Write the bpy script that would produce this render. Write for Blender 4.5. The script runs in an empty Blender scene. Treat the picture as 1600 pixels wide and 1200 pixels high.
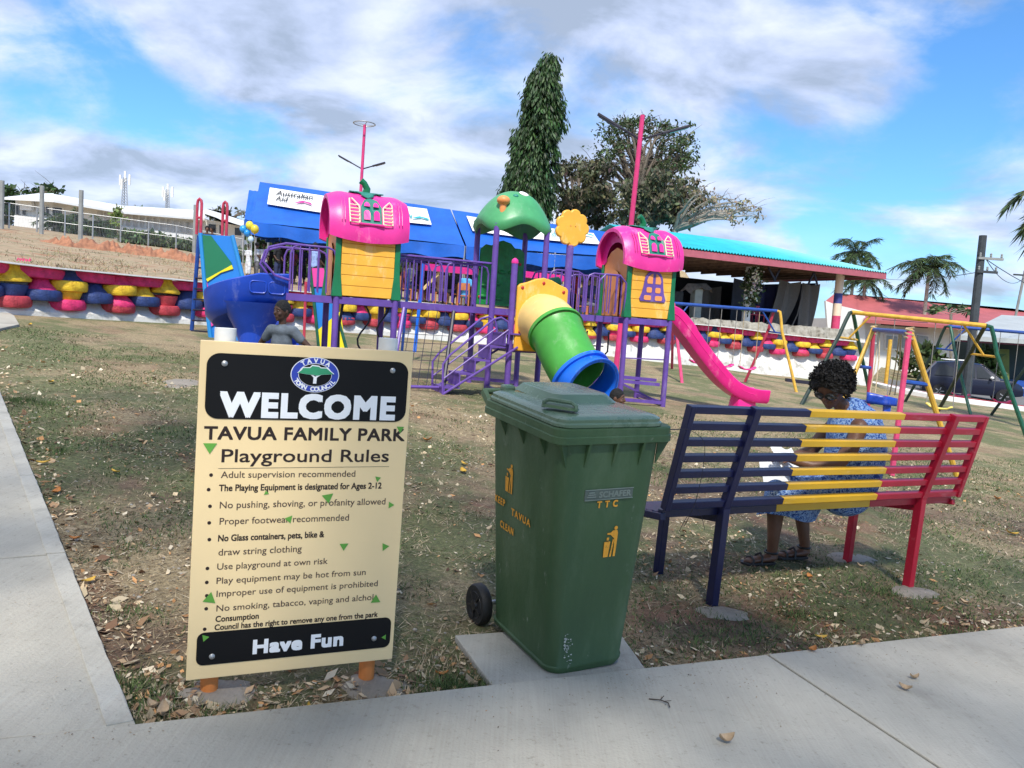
import bpy, bmesh, math, random
import numpy as np
from mathutils import Vector, Matrix, Quaternion, Euler, noise
random.seed(7)
np.random.seed(7)
rad = math.radians
SC = bpy.context.scene
COL = SC.collection
# ------------------------------------------------------------------ camera
EYE, FPX, PITCH, ROLL = 1.6, 1200.0, rad(4.7), rad(3.8)
_f = Vector((0, math.cos(PITCH), -math.sin(PITCH)))
_r0 = Vector((1, 0, 0)); _u0 = _r0.cross(_f)
UPV = _u0 * math.cos(ROLL) - _r0 * math.sin(ROLL)
RTV = _r0 * math.cos(ROLL) + _u0 * math.sin(ROLL)
CAMP = Vector((0, 0, EYE))
cd = bpy.data.cameras.new('camera'); cam = bpy.data.objects.new('camera', cd); COL.objects.link(cam)
cd.sensor_width = 36.0; cd.lens = 36.0 * FPX / 1600.0; cd.clip_start = 0.05; cd.clip_end = 8000
_m = Matrix((RTV, UPV, -_f)).transposed().to_4x4(); _m.translation = CAMP
cam.matrix_world = _m
SC.camera = cam
# ------------------------------------------------------------------ sky and sun
SUN_EL, SUN_AZ = rad(52), rad(177)      # azimuth clockwise from +Y: behind the viewer, to the right
SC.view_settings.view_transform = 'Standard'; SC.view_settings.look = 'None'
SC.view_settings.exposure = 0.88; SC.view_settings.gamma = 1.0; SC.view_settings.use_curve_mapping = False
W = bpy.data.worlds.new('World'); SC.world = W; W.use_nodes = True
nt = W.node_tree; nt.nodes.clear()
def N(t, **k):
    n = nt.nodes.new(t)
    for a, b in k.items(): setattr(n, a, b)
    return n
def LK(a, b): nt.links.new(a, b)
def MA(op, a, b=None, c=None, clamp=False):
    n = N('ShaderNodeMath', operation=op); n.use_clamp = clamp
    for i, q in enumerate((a, b, c)):
        if q is None: continue
        if isinstance(q, (int, float)): n.inputs[i].default_value = q
        else: LK(q, n.inputs[i])
    return n.outputs[0]
sky = N('ShaderNodeTexSky', sky_type='NISHITA'); sky.sun_disc = False
sky.sun_elevation = SUN_EL; sky.sun_rotation = SUN_AZ; sky.air_density = 1.0; sky.dust_density = 0.6; sky.ozone_density = 2.5
tc = N('ShaderNodeTexCoord'); sep = N('ShaderNodeSeparateXYZ'); LK(tc.outputs['Generated'], sep.inputs[0])
zc = MA('MAXIMUM', sep.outputs[2], 0.0); den = MA('ADD', zc, 0.34)
cx = MA('DIVIDE', sep.outputs[0], den); cy = MA('DIVIDE', sep.outputs[1], den)
cmb = N('ShaderNodeCombineXYZ'); LK(cx, cmb.inputs[0]); LK(cy, cmb.inputs[1])
def NZ(scale, detail, rough, off=(0, 0, 0), dist=0.0, sc=(1, 1, 1)):
    mp = N('ShaderNodeMapping'); mp.inputs['Location'].default_value = off; mp.inputs['Scale'].default_value = sc
    LK(cmb.outputs[0], mp.inputs[0])
    n = N('ShaderNodeTexNoise'); n.inputs['Scale'].default_value = scale; n.inputs['Detail'].default_value = detail
    n.inputs['Roughness'].default_value = rough; n.inputs['Distortion'].default_value = dist
    LK(mp.outputs[0], n.inputs['Vector']); return n.outputs[0]
big = NZ(1.1, 2, 0.5, (3.1, 1.7, 0)); med = NZ(2.6, 8, 0.58, (0.4, 5.2, 0), 0.35, (0.85, 1.0, 1)); lit = NZ(3.4, 7, 0.56, (7.7, 2.2, 0), 0.3, (0.9, 1.1, 1))
cov = MA('ADD', MA('MULTIPLY', big, 0.75), MA('MULTIPLY', med, 0.75))
cov = MA('SUBTRACT', cov, MA('MULTIPLY', sep.outputs[0], 0.20))       # the open blue lies to the east
mr = N('ShaderNodeMapRange', interpolation_type='SMOOTHSTEP'); mr.inputs[1].default_value = 0.575; mr.inputs[2].default_value = 0.775
LK(cov, mr.inputs[0])
lo = N('ShaderNodeMapRange', interpolation_type='SMOOTHSTEP'); lo.inputs[1].default_value = 0.16; lo.inputs[2].default_value = 0.03
LK(sep.outputs[2], lo.inputs[0])
hz = MA('MULTIPLY', lo.outputs[0], MA('MULTIPLY_ADD', med, 1.3, -0.1, True))
mask = MA('MAXIMUM', MA('MULTIPLY', mr.outputs[0], 0.93), MA('MULTIPLY', hz, 0.85))
cr = N('ShaderNodeValToRGB'); LK(lit, cr.inputs[0])
cr.color_ramp.elements[0].position = 0.39; cr.color_ramp.elements[0].color = (0.31, 0.37, 0.48, 1)
cr.color_ramp.elements[1].position = 0.62; cr.color_ramp.elements[1].color = (0.64, 0.69, 0.79, 1)
e = cr.color_ramp.elements.new(0.48); e.color = (0.43, 0.50, 0.67, 1)
bg1 = N('ShaderNodeBackground'); bg1.inputs[1].default_value = 0.12
bg2 = N('ShaderNodeBackground'); bg2.inputs[1].default_value = 0.80
tn = N('ShaderNodeMix'); tn.data_type = 'RGBA'; tn.blend_type = 'MULTIPLY'; tn.inputs[0].default_value = 1; tn.inputs[7].default_value = (0.46, 0.78, 1.04, 1); LK(sky.outputs[0], tn.inputs[6]); LK(tn.outputs[2], bg1.inputs[0]); LK(cr.outputs[0], bg2.inputs[0])
mx = N('ShaderNodeMixShader'); LK(mask, mx.inputs[0]); LK(bg1.outputs[0], mx.inputs[1]); LK(bg2.outputs[0], mx.inputs[2])
wo = N('ShaderNodeOutputWorld'); LK(mx.outputs[0], wo.inputs[0])
sl = bpy.data.lights.new('sun', 'SUN'); sl.energy = 2.7; sl.angle = rad(4.5); sl.color = (1.0, 0.95, 0.86)
so = bpy.data.objects.new('sun', sl); COL.objects.link(so)
sdir = Vector((math.sin(SUN_AZ) * math.cos(SUN_EL), math.cos(SUN_AZ) * math.cos(SUN_EL), math.sin(SUN_EL)))
so.rotation_euler = sdir.to_track_quat('Z', 'Y').to_euler()

# ------------------------------------------------------------------ survey helpers (photo direction -> place in the world)
GA, GB = 0.069, 0.026
def gz(x, y): return -GA * x + GB * y
GN = Vector((GA, -GB, 1)).normalized()
def ray(px, py): return (_f * FPX + RTV * (px - 800) + UPV * (600 - py)).normalized()
def G(px, py, z=0.0):
    d = ray(px, py); t = (z - EYE) / (d.z + GA * d.x - GB * d.y); return CAMP + d * t
def P(px, py, Y):
    d = ray(px, py); return CAMP + d * (Y / d.y)
def frame(o, az, n=(0, 0, 1)):
    q = Vector((0, 0, 1)).rotation_difference(Vector(n).normalized()) @ Quaternion((0, 0, 1), az)
    return Matrix.Translation(Vector(o)) @ q.to_matrix().to_4x4()

# ------------------------------------------------------------------ mesh builder
class MB:
    def __init__(s): s.v = []; s.f = []; s.m = []; s.mi = 0
    def add(s, vs, fs, M=None):
        o = len(s.v)
        s.v += [tuple(M @ Vector(p)) if M is not None else tuple(p) for p in vs]
        s.f += [tuple(i + o for i in f) for f in fs]; s.m += [s.mi] * len(fs); return s
    def box(s, c, d, M=None, taper=1.0):
        x, y, z = d[0] / 2, d[1] / 2, d[2] / 2; t = taper
        vs = [(-x, -y, -z), (x, -y, -z), (x, y, -z), (-x, y, -z), (-x * t, -y * t, z), (x * t, -y * t, z), (x * t, y * t, z), (-x * t, y * t, z)]
        vs = [Vector(a) + Vector(c) for a in vs]
        return s.add(vs, [(3, 2, 1, 0), (4, 5, 6, 7), (0, 1, 5, 4), (1, 2, 6, 5), (2, 3, 7, 6), (3, 0, 4, 7)], M)
    def beam(s, a, b, w, h, up=(0, 0, 1)):
        a = Vector(a); b = Vector(b); d = (b - a); L = d.length; d.normalize(); u = Vector(up)
        if abs(d.dot(u)) > .98: u = Vector((0, 1, 0))
        r = d.cross(u).normalized(); u = r.cross(d)
        M = Matrix((d, r, u)).transposed().to_4x4(); M.translation = (a + b) / 2
        return s.box((0, 0, 0), (L, w, h), M)
    def tube(s, pts, r, n=8, cap=True, closed=False):
        pts = [Vector(p) for p in pts]; k = len(pts)
        rs = r if isinstance(r, (list, tuple)) else [r] * k
        vs = []; pr = None
        for i, p in enumerate(pts):
            if closed: t = (pts[(i + 1) % k] - pts[i - 1])
            else: t = pts[min(i + 1, k - 1)] - pts[max(i - 1, 0)]
            if t.length < 1e-9: t = Vector((0, 0, 1))
            t.normalize()
            if pr is None:
                pr = t.orthogonal().normalized()
            else:
                pr = (pr - t * pr.dot(t))
                pr = pr.normalized() if pr.length > 1e-6 else t.orthogonal().normalized()
            q = t.cross(pr)
            for j in range(n):
                a = 2 * math.pi * j / n; vs.append(p + (pr * math.cos(a) + q * math.sin(a)) * rs[i])
        fs = []
        for i in range(k if closed else k - 1):
            i2 = (i + 1) % k
            for j in range(n): fs.append((i * n + j, i * n + (j + 1) % n, i2 * n + (j + 1) % n, i2 * n + j))
        if cap and not closed: fs += [tuple(range(n))[::-1], tuple((k - 1) * n + j for j in range(n))]
        return s.add(vs, fs)
    def lathe(s, prof, n=16, M=None, cap=True):
        vs = [(r * math.cos(2 * math.pi * j / n), r * math.sin(2 * math.pi * j / n), z) for r, z in prof for j in range(n)]
        k = len(prof)
        fs = [(i * n + j, i * n + (j + 1) % n, (i + 1) * n + (j + 1) % n, (i + 1) * n + j) for i in range(k - 1) for j in range(n)]
        if cap: fs += [tuple(range(n))[::-1], tuple((k - 1) * n + j for j in range(n))]
        return s.add(vs, fs, M)
    def prism(s, poly, z0, z1, M=None):
        n = len(poly)
        vs = [(x, y, z0) for x, y in poly] + [(x, y, z1) for x, y in poly]
        fs = [tuple(range(n))[::-1], tuple(range(n, 2 * n))] + [(i, (i + 1) % n, n + (i + 1) % n, n + i) for i in range(n)]
        return s.add(vs, fs, M)
    def grid(s, fn, nu, nv, M=None, cu=False, cv=False):
        vs = [fn(i / (nu if cu else nu - 1), j / (nv if cv else nv - 1)) for i in range(nu) for j in range(nv)]
        fs = []
        for i in range(nu if cu else nu - 1):
            for j in range(nv if cv else nv - 1):
                i2 = (i + 1) % nu; j2 = (j + 1) % nv
                fs.append((i * nv + j, i2 * nv + j, i2 * nv + j2, i * nv + j2))
        return s.add(vs, fs, M)
    def ell(s, c, r, n=12, k=8, M=None):
        if isinstance(r, (int, float)): r = (r, r, r)
        prof = [(math.sin(math.pi * i / k) + 1e-4, -math.cos(math.pi * i / k)) for i in range(k + 1)]
        T = Matrix.Translation(Vector(c)) @ Matrix.Diagonal((r[0], r[1], r[2], 1))
        return s.lathe(prof, n, (M @ T) if M is not None else T, True)
    def build(s, name, mats, parent=None, M=None, smooth=35, bevel=0, kind=None, label=None, seg=2):
        me = bpy.data.meshes.new(name); me.from_pydata(s.v, [], s.f)
        if not isinstance(mats, (list, tuple)): mats = [mats]
        for m in mats: me.materials.append(m)
        if len(mats) > 1: me.polygons.foreach_set('material_index', s.m)
        if bevel or smooth:
            b = bmesh.new(); b.from_mesh(me); bmesh.ops.recalc_face_normals(b, faces=b.faces); b.to_mesh(me); b.free()
        if smooth:
            me.polygons.foreach_set('use_smooth', [True] * len(me.polygons)); me.set_sharp_from_angle(angle=rad(smooth))
        me.update()
        o = bpy.data.objects.new(name, me); COL.objects.link(o)
        if M is not None: o.matrix_world = M
        if parent is not None: o.parent = parent
        if bevel:
            bv = o.modifiers.new('bevel', 'BEVEL'); bv.width = bevel; bv.segments = seg; bv.limit_method = 'ANGLE'; bv.angle_limit = rad(40)
        if kind: o['kind'] = kind
        if label: o['label'] = label
        return o
def thing(name, label, cat, M=None, group=None):
    o = bpy.data.objects.new(name, None); COL.objects.link(o); o.empty_display_size = .2
    if M is not None:
        if isinstance(M, Matrix): o.matrix_world = M
        else: o.location = M
    o['label'] = label; o['category'] = cat
    if group: o['group'] = group
    return o
def tag(o, label, cat, group=None):
    o['label'] = label; o['category'] = cat
    if group: o['group'] = group
    return o
def copy_tree(o, parent=None):
    c = o.copy(); COL.objects.link(c)
    if parent is not None: c.parent = parent
    for ch in list(o.children): copy_tree(ch, c)
    return c
def arc(c, r, a0, a1, n, ax=0):
    out = []
    for i in range(n + 1):
        a = rad(a0 + (a1 - a0) * i / n); x, y = r * math.cos(a), r * math.sin(a)
        out.append((c[0] + x, c[1], c[2] + y) if ax == 0 else ((c[0], c[1] + x, c[2] + y) if ax == 1 else (c[0] + x, c[1] + y, c[2])))
    return out
def rrect(x0, y0, x1, y1, r, n=5):
    out = []
    for cx_, cy_, a in ((x1 - r, y1 - r, 0), (x0 + r, y1 - r, 90), (x0 + r, y0 + r, 180), (x1 - r, y0 + r, 270)):
        out += [(cx_ + r * math.cos(rad(a + 90 * i / n)), cy_ + r * math.sin(rad(a + 90 * i / n))) for i in range(n + 1)]
    return out
XZ = Matrix(((1, 0, 0, 0), (0, 0, -1, 0), (0, 1, 0, 0), (0, 0, 0, 1)))   # drawing plane (x,y) -> (x,z), facing -y

# ------------------------------------------------------------------ materials
def mat(name, col, rough=.6, var=.12, scale=6, bump=0, bscale=40, metal=0, spec=.5, col2=None, vscale=None, attr=False, detail=4, trans=0, coat=0):
    m = bpy.data.materials.new(name); m.use_nodes = True; t = m.node_tree; ns = t.nodes; ps = ns['Principled BSDF']
    ps.inputs['Roughness'].default_value = rough; ps.inputs['Metallic'].default_value = metal; ps.inputs['Specular IOR Level'].default_value = spec
    if coat: ps.inputs['Coat Weight'].default_value = coat; ps.inputs['Coat Roughness'].default_value = .15
    c = ns.new('ShaderNodeTexCoord')
    nz = ns.new('ShaderNodeTexNoise'); nz.inputs['Scale'].default_value = scale; nz.inputs['Detail'].default_value = detail; nz.inputs['Roughness'].default_value = .6
    if vscale:
        mp = ns.new('ShaderNodeMapping'); mp.inputs['Scale'].default_value = vscale; t.links.new(c.outputs['Object'], mp.inputs[0]); t.links.new(mp.outputs[0], nz.inputs['Vector'])
    else: t.links.new(c.outputs['Object'], nz.inputs['Vector'])
    r = ns.new('ShaderNodeValToRGB'); t.links.new(nz.outputs[0], r.inputs[0])
    a = [x * (1 - var) for x in col]; b = [min(1, x * (1 + var)) for x in (col2 or col)]
    r.color_ramp.elements[0].position = .32; r.color_ramp.elements[1].position = .68
    r.color_ramp.elements[0].color = (*a, 1); r.color_ramp.elements[1].color = (*b, 1)
    out = r.outputs[0]
    if attr:
        at = ns.new('ShaderNodeAttribute'); at.attribute_name = 'tint'
        mm = ns.new('ShaderNodeMix'); mm.data_type = 'RGBA'; mm.blend_type = 'MULTIPLY'; mm.inputs[0].default_value = 1
        t.links.new(out, mm.inputs[6]); t.links.new(at.outputs[0], mm.inputs[7]); out = mm.outputs[2]
    t.links.new(out, ps.inputs['Base Color'])
    if trans:
        tr = ns.new('ShaderNodeBsdfTranslucent'); t.links.new(out, tr.inputs[0]); ms = ns.new('ShaderNodeMixShader'); ms.inputs[0].default_value = trans
        t.links.new(ps.outputs[0], ms.inputs[1]); t.links.new(tr.outputs[0], ms.inputs[2]); t.links.new(ms.outputs[0], ns['Material Output'].inputs[0])
    if bump:
        n2 = ns.new('ShaderNodeTexNoise'); n2.inputs['Scale'].default_value = bscale; n2.inputs['Detail'].default_value = 5
        t.links.new(c.outputs['Object'], n2.inputs['Vector'])
        bp = ns.new('ShaderNodeBump'); bp.inputs['Strength'].default_value = bump; bp.inputs['Distance'].default_value = .02
        t.links.new(n2.outputs[0], bp.inputs['Height']); t.links.new(bp.outputs[0], ps.inputs['Normal'])
    return m
def setramp(m, pts):
    r = [n for n in m.node_tree.nodes if n.type == 'VALTORGB'][0].color_ramp
    while len(r.elements) > 2: r.elements.remove(r.elements[-1])
    r.elements[0].position, r.elements[0].color = pts[0][0], (*pts[0][1], 1)
    r.elements[1].position, r.elements[1].color = pts[-1][0], (*pts[-1][1], 1)
    for p, c in pts[1:-1]:
        q = r.elements.new(p); q.color = (*c, 1)
M_ = {}
M_['purple'] = mat('purple_paint', (.13, .065, .33), .42, .15, 5, .06, 60)
M_['pink'] = mat('pink_plastic', (.78, .035, .30), .38, .10, 3, .05, 30)
M_['hotpink'] = mat('hot_pink_plastic', (.82, .02, .26), .32, .08, 3, .04, 30)
M_['yellow'] = mat('yellow_plastic', (.84, .43, .045), .42, .08, 3, .06, 30)
M_['orange'] = mat('orange_plastic', (.78, .30, .09), .45, .08, 3, .05, 30)
M_['creamyellow'] = mat('pale_yellow_plastic', (.80, .56, .20), .45, .08, 3, .05, 30)
M_['green'] = mat('green_plastic', (.004, .15, .055), .42, .12, 4, .05, 30)
M_['grass_green'] = mat('light_green_plastic', (.065, .34, .05), .36, .12, 3, .05, 24)
M_['mush'] = mat('mushroom_green', (.07, .33, .13), .4, .12, 3, .05, 24)
M_['blue'] = mat('blue_plastic', (.012, .06, .45), .34, .12, 3, .05, 24)
M_['brightblue'] = mat('bright_blue_plastic', (.01, .14, .72), .34, .1, 3, .05, 24)
M_['teal'] = mat('teal_plastic', (.02, .22, .16), .45, .2, 4)
M_['white'] = mat('white_paint', (.78, .78, .76), .55, .06, 5, .1, 30)
M_['cream'] = mat('cream_trim', (.85, .66, .5), .45, .05, 5)
M_['red'] = mat('red_paint', (.42, .02, .02), .45, .12, 5, .05, 40)
M_['swred'] = mat('swing_red_paint', (.45, .04, .08), .5, .2, 8, .1, 50)
M_['swpink'] = mat('swing_pink_paint', (.62, .06, .16), .5, .2, 8, .1, 50)
M_['swyel'] = mat('swing_yellow_paint', (.68, .40, .05), .5, .2, 8, .1, 50)
M_['swgrn'] = mat('swing_green_paint', (.012, .10, .06), .45, .3, 8, .1, 50)
M_['swblk'] = mat('swing_dark_green_paint', (.012, .03, .022), .5, .3, 8, .1, 50)
M_['swblue'] = mat('swing_blue_paint', (.015, .07, .33), .45, .2, 8, .1, 50)
M_['black'] = mat('black_rubber', (.012, .012, .013), .6, .2, 6, .1, 50)
M_['dark'] = mat('dark_paint', (.02, .018, .035), .5, .2, 6)
M_['steel'] = mat('galvanised_steel', (.42, .43, .44), .45, .12, 9, .05, 60, metal=.6)
M_['rope'] = mat('rope', (.42, .33, .2), .8, .2, 40, .2, 90)
M_['chain'] = mat('chain', (.3, .28, .26), .5, .2, 40, metal=.5)

def wear(m, amt=.5, col=None, lo=.56, hi=.70, scale=3.5, stretch=(1, 1, .45)):
    "faded and scuffed patches mixed over the paint"
    t = m.node_tree; ns = t.nodes; ps = ns['Principled BSDF']; src = ps.inputs['Base Color'].links[0].from_socket
    c = ns.new('ShaderNodeTexCoord'); mp = ns.new('ShaderNodeMapping'); mp.inputs['Scale'].default_value = stretch; t.links.new(c.outputs['Object'], mp.inputs[0])
    n = ns.new('ShaderNodeTexNoise'); n.inputs['Scale'].default_value = scale; n.inputs['Detail'].default_value = 12; n.inputs['Roughness'].default_value = .74; t.links.new(mp.outputs[0], n.inputs['Vector'])
    r = ns.new('ShaderNodeMapRange'); r.inputs[1].default_value = lo; r.inputs[2].default_value = hi; r.inputs[3].default_value = 0; r.inputs[4].default_value = amt; t.links.new(n.outputs[0], r.inputs[0])
    h = ns.new('ShaderNodeHueSaturation'); h.inputs['Saturation'].default_value = .62; h.inputs['Value'].default_value = 1.35; t.links.new(src, h.inputs['Color'])
    x = ns.new('ShaderNodeMix'); x.data_type = 'RGBA'; t.links.new(r.outputs[0], x.inputs[0]); t.links.new(src, x.inputs[6])
    if col: x.inputs[7].default_value = (*col, 1)
    else: t.links.new(h.outputs[0], x.inputs[7])
    t.links.new(x.outputs[2], ps.inputs['Base Color'])
    a = ns.new('ShaderNodeMath'); a.operation = 'MULTIPLY_ADD'; a.inputs[1].default_value = .5; a.inputs[2].default_value = ps.inputs['Roughness'].default_value; t.links.new(r.outputs[0], a.inputs[0]); t.links.new(a.outputs[0], ps.inputs['Roughness'])
for k_ in ('purple', 'pink', 'hotpink', 'yellow', 'orange', 'creamyellow', 'green', 'grass_green', 'mush', 'blue', 'brightblue'): wear(M_[k_], .5); wear(M_[k_], .35, (.22, .17, .12), .60, .78, 7)
# ------------------------------------------------------------------ terrain
WALLPX = [(-700, 455), (-350, 473), (0, 490), (150, 497), (300, 505), (420, 512), (540, 519), (665, 528), (790, 540), (865, 547), (944, 555), (1035, 566), (1120, 575), (1200, 584), (1265, 592), (1352, 603)]
WB = [G(*p) for p in WALLPX]
WTOPZ = [2.4, 2.2, 2.05, 2.03, 2.02, 2.0, 1.98, 1.96, 1.94, 1.94, 1.93, 1.93, 1.90, 1.78, 1.72, 1.66]
def catmull(pts, n):
    out = []
    for i in range(len(pts) - 1):
        p0 = pts[max(i - 1, 0)]; p1 = pts[i]; p2 = pts[i + 1]; p3 = pts[min(i + 2, len(pts) - 1)]
        for k in range(n):
            t = k / n
            out.append(0.5 * ((2 * p1) + (p2 - p0) * t + (2 * p0 - 5 * p1 + 4 * p2 - p3) * t * t + (3 * p1 - p0 - 3 * p2 + p3) * t ** 3))
    out.append(pts[-1]); return out
WL = catmull([Vector((b.x, b.y, z)) for b, z in zip(WB, WTOPZ)], 8)      # x, y, top height
def wall_at(x, y):
    "radius of the wall line and top height in the direction of (x, y)"
    a = math.atan2(x, y); prev = None
    for p in WL:
        b = math.atan2(p.x, p.y)
        if b >= a:
            if prev is None: return Vector((p.x, p.y)).length, p.z
            a0 = math.atan2(prev.x, prev.y); t = (a - a0) / max(1e-6, b - a0)
            q = prev.lerp(p, t); return Vector((q.x, q.y)).length, q.z
        prev = p
    return None, None
def lerp_tab(t, tab):
    if t <= tab[0][0]: return tab[0][1]
    for (a, u), (b, w) in zip(tab, tab[1:]):
        if t <= b: return u + (w - u) * (t - a) / (b - a)
    return tab[-1][1]
def zt(x, y):
    "height of the terrace beyond the tyre wall"
    r = math.hypot(x, y); rw, zw = wall_at(x, y)
    if rw is None: return gz(x, y)
    a = math.degrees(math.atan2(x, y))
    s = lerp_tab(a, [(-40, .082), (-24, .078), (-15, .055), (-5, .04), (3, .012), (10, 0), (30, 0)])
    return zw - .06 + s * max(0, min(r - rw, 55)) + .0004 * max(0, r - 120)
def zg(x, y):
    r = math.hypot(x, y); k = 1 if r < 45 else 45 / r
    return gz(x * k, y * k)
ground_m = mat('ground_earth', (.2, .15, .1), .95, .1, 1.3, 0, attr=False)
def ground_nodes(m, near=True):
    t = m.node_tree; ns = t.nodes; ps = ns['Principled BSDF']; L = t.links.new
    c = ns.new('ShaderNodeTexCoord')
    def nz(s, d, r=.6, off=0, sc=(1, 1, 1)):
        mp = ns.new('ShaderNodeMapping'); mp.inputs['Location'].default_value = (off, off * .7, 0); mp.inputs['Scale'].default_value = sc
        L(c.outputs['Object'], mp.inputs[0]); n = ns.new('ShaderNodeTexNoise'); n.inputs['Scale'].default_value = s; n.inputs['Detail'].default_value = d; n.inputs['Roughness'].default_value = r
        L(mp.outputs[0], n.inputs['Vector']); return n.outputs[0]
    def ramp(i, pts):
        r = ns.new('ShaderNodeValToRGB'); L(i, r.inputs[0]); e = r.color_ramp.elements
        e[0].position, e[0].color = pts[0][0], (*pts[0][1], 1); e[1].position, e[1].color = pts[-1][0], (*pts[-1][1], 1)
        for p, q in pts[1:-1]:
            k = e.new(p); k.color = (*q, 1)
        return r.outputs[0]
    def mix(f, a, b, mode='MIX'):
        x = ns.new('ShaderNodeMix'); x.data_type = 'RGBA'; x.blend_type = mode
        if isinstance(f, float): x.inputs[0].default_value = f
        else: L(f, x.inputs[0])
        L(a, x.inputs[6]); L(b, x.inputs[7]); return x.outputs[2]
    g1 = (0, 0, 0); w = (1, 1, 1)
    soil = ramp(nz(5, 8, .7), [(.3, (.060, .036, .024)), (.5, (.155, .100, .066)), (.7, (.31, .22, .145))])
    red = ramp(nz(3, 6, .65, 4), [(.35, (.14, .060, .036)), (.65, (.28, .14, .085))])
    straw = ramp(nz(26, 6, .75, 9, (1, 1, 1)), [(.3, (.13, .095, .050)), (.5, (.33, .255, .145)), (.72, (.58, .46, .28))])
    green = ramp(nz(30, 6, .75, 2), [(.3, (.035, .055, .018)), (.5, (.09, .13, .042)), (.72, (.21, .24, .09))])
    m1 = ramp(nz(.7, 7, .68, 5), [(.50, g1), (.60, w)])
    m2 = ramp(nz(.45, 8, .7, 12), [(.44, g1), (.58, w)])
    m3 = ramp(nz(.55, 8, .72, 21, (1, .8, 1)), [(.47, g1), (.56, w)])
    o = mix(m1, soil, red); 
    sp = ns.new('ShaderNodeSeparateXYZ'); L(c.outputs['Object'], sp.inputs[0])
    fr = ns.new('ShaderNodeMapRange'); fr.interpolation_type = 'SMOOTHSTEP'; fr.inputs[1].default_value = 6.5; fr.inputs[2].default_value = 11; L(sp.outputs[1], fr.inputs[0])
    ad = ns.new('ShaderNodeMath'); ad.operation = 'MULTIPLY_ADD'; L(fr.outputs[0], ad.inputs[0]); ad.inputs[1].default_value = .60; L(m2, ad.inputs[2]); ad.use_clamp = True
    o = mix(ad.outputs[0], o, straw)
    mg = ns.new('ShaderNodeMath'); mg.operation = 'MULTIPLY'; L(m3, mg.inputs[0]); mg.inputs[1].default_value = .75
    o = mix(mg.outputs[0], o, green)
    fine = ramp(nz(120, 4, .8, 3), [(.3, (.42, .42, .42)), (.7, (1.55, 1.55, 1.55))])
    o = mix(1.0, o, fine, 'MULTIPLY')
    for l in list(ps.inputs['Base Color'].links): t.links.remove(l)
    L(o, ps.inputs['Base Color'])
    bp = ns.new('ShaderNodeBump'); bp.inputs['Strength'].default_value = .8; bp.inputs['Distance'].default_value = .03
    L(nz(55, 7, .75, 8), bp.inputs['Height']); L(bp.outputs[0], ps.inputs['Normal'])
ground_nodes(ground_m)
def polar_mesh(name, azs, radii, zf, mtl, kind='structure'):
    vs = []; nr = len(radii(azs[0]))
    for a in azs:
        for r in radii(a):
            x, y = r * math.sin(a), r * math.cos(a); vs.append((x, y, zf(x, y)))
    fs = [(i * nr + j, i * nr + j + 1, (i + 1) * nr + j + 1, (i + 1) * nr + j) for i in range(len(azs) - 1) for j in range(nr - 1)]
    b = MB(); b.add(vs, fs); return b.build(name, mtl, smooth=80, kind=kind)
def relief(x, y):
    return .02 * noise.noise(Vector((x * 1.1, y * 1.1, 0))) + .05 * noise.noise(Vector((x * .25, y * .25, 3)))
A0 = math.atan2(WL[0].x, WL[0].y); A1 = math.atan2(WL[-1].x, WL[-1].y)
azs = [A0 + (A1 - A0) * i / 150 for i in range(151)] + [A1 + (math.pi * 2 + A0 - A1) * i / 160 for i in range(1, 161)]
def grad(a):
    if a <= A1 + 1e-6:
        p = wall_at(math.sin(a - 1e-9), math.cos(a - 1e-9))[0] or Vector((WL[-1].x, WL[-1].y)).length
        R = p + .3; return [R * (k / 60) ** 1.6 for k in range(61)]
    return [(60 * (k / 50) ** 1.6) for k in range(51)] + [60 * 1.6 ** k for k in range(1, 11)]
polar_mesh('ground', azs, grad, lambda x, y: zg(x, y) + relief(x, y) * min(1, max(0, (math.hypot(x, y) - 2) / 4)), ground_m)
field_m = mat('dry_field', (.42, .31, .2), .95, .1, .12, .5, 3, detail=9)
setramp(field_m, [(.30, (.13, .12, .055)), (.42, (.27, .21, .12)), (.50, (.38, .29, .18)), (.58, (.30, .20, .12)), (.68, (.33, .15, .075))])
field_m.node_tree.nodes['Noise Texture'].inputs['Scale'].default_value = .9
fz = [A0 + (A1 - A0) * i / 140 for i in range(141)]
def fr_(a):
    p = wall_at(math.sin(a - 1e-9), math.cos(a - 1e-9))[0] or Vector((WL[-1].x, WL[-1].y)).length
    return [p + .28] + [p + .5 + 60 * (k / 30) ** 1.7 for k in range(31)] + [p + 60 * 1.7 ** k for k in range(1, 8)]
polar_mesh('field', fz, fr_, lambda x, y: zt(x, y) + .25 * noise.noise(Vector((x * .12, y * .12, 5))) * min(1, max(0, (math.hypot(x, y) - 30) / 20)), field_m)
# side face of the terrace where the wall ends
b = MB(); pe = [WL[-1] + (WL[-1].xy.normalized() * d).to_3d() for d in (.2, 10, 25, 60, 150)]
b.add([(p.x, p.y, zt(p.x * .9999, p.y)) for p in pe] + [(p.x, p.y, zg(p.x, p.y) - .3) for p in pe], [(i, i + 1, i + 6, i + 5) for i in range(4)])
b.build('terrace_bank', field_m, kind='structure')
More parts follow.
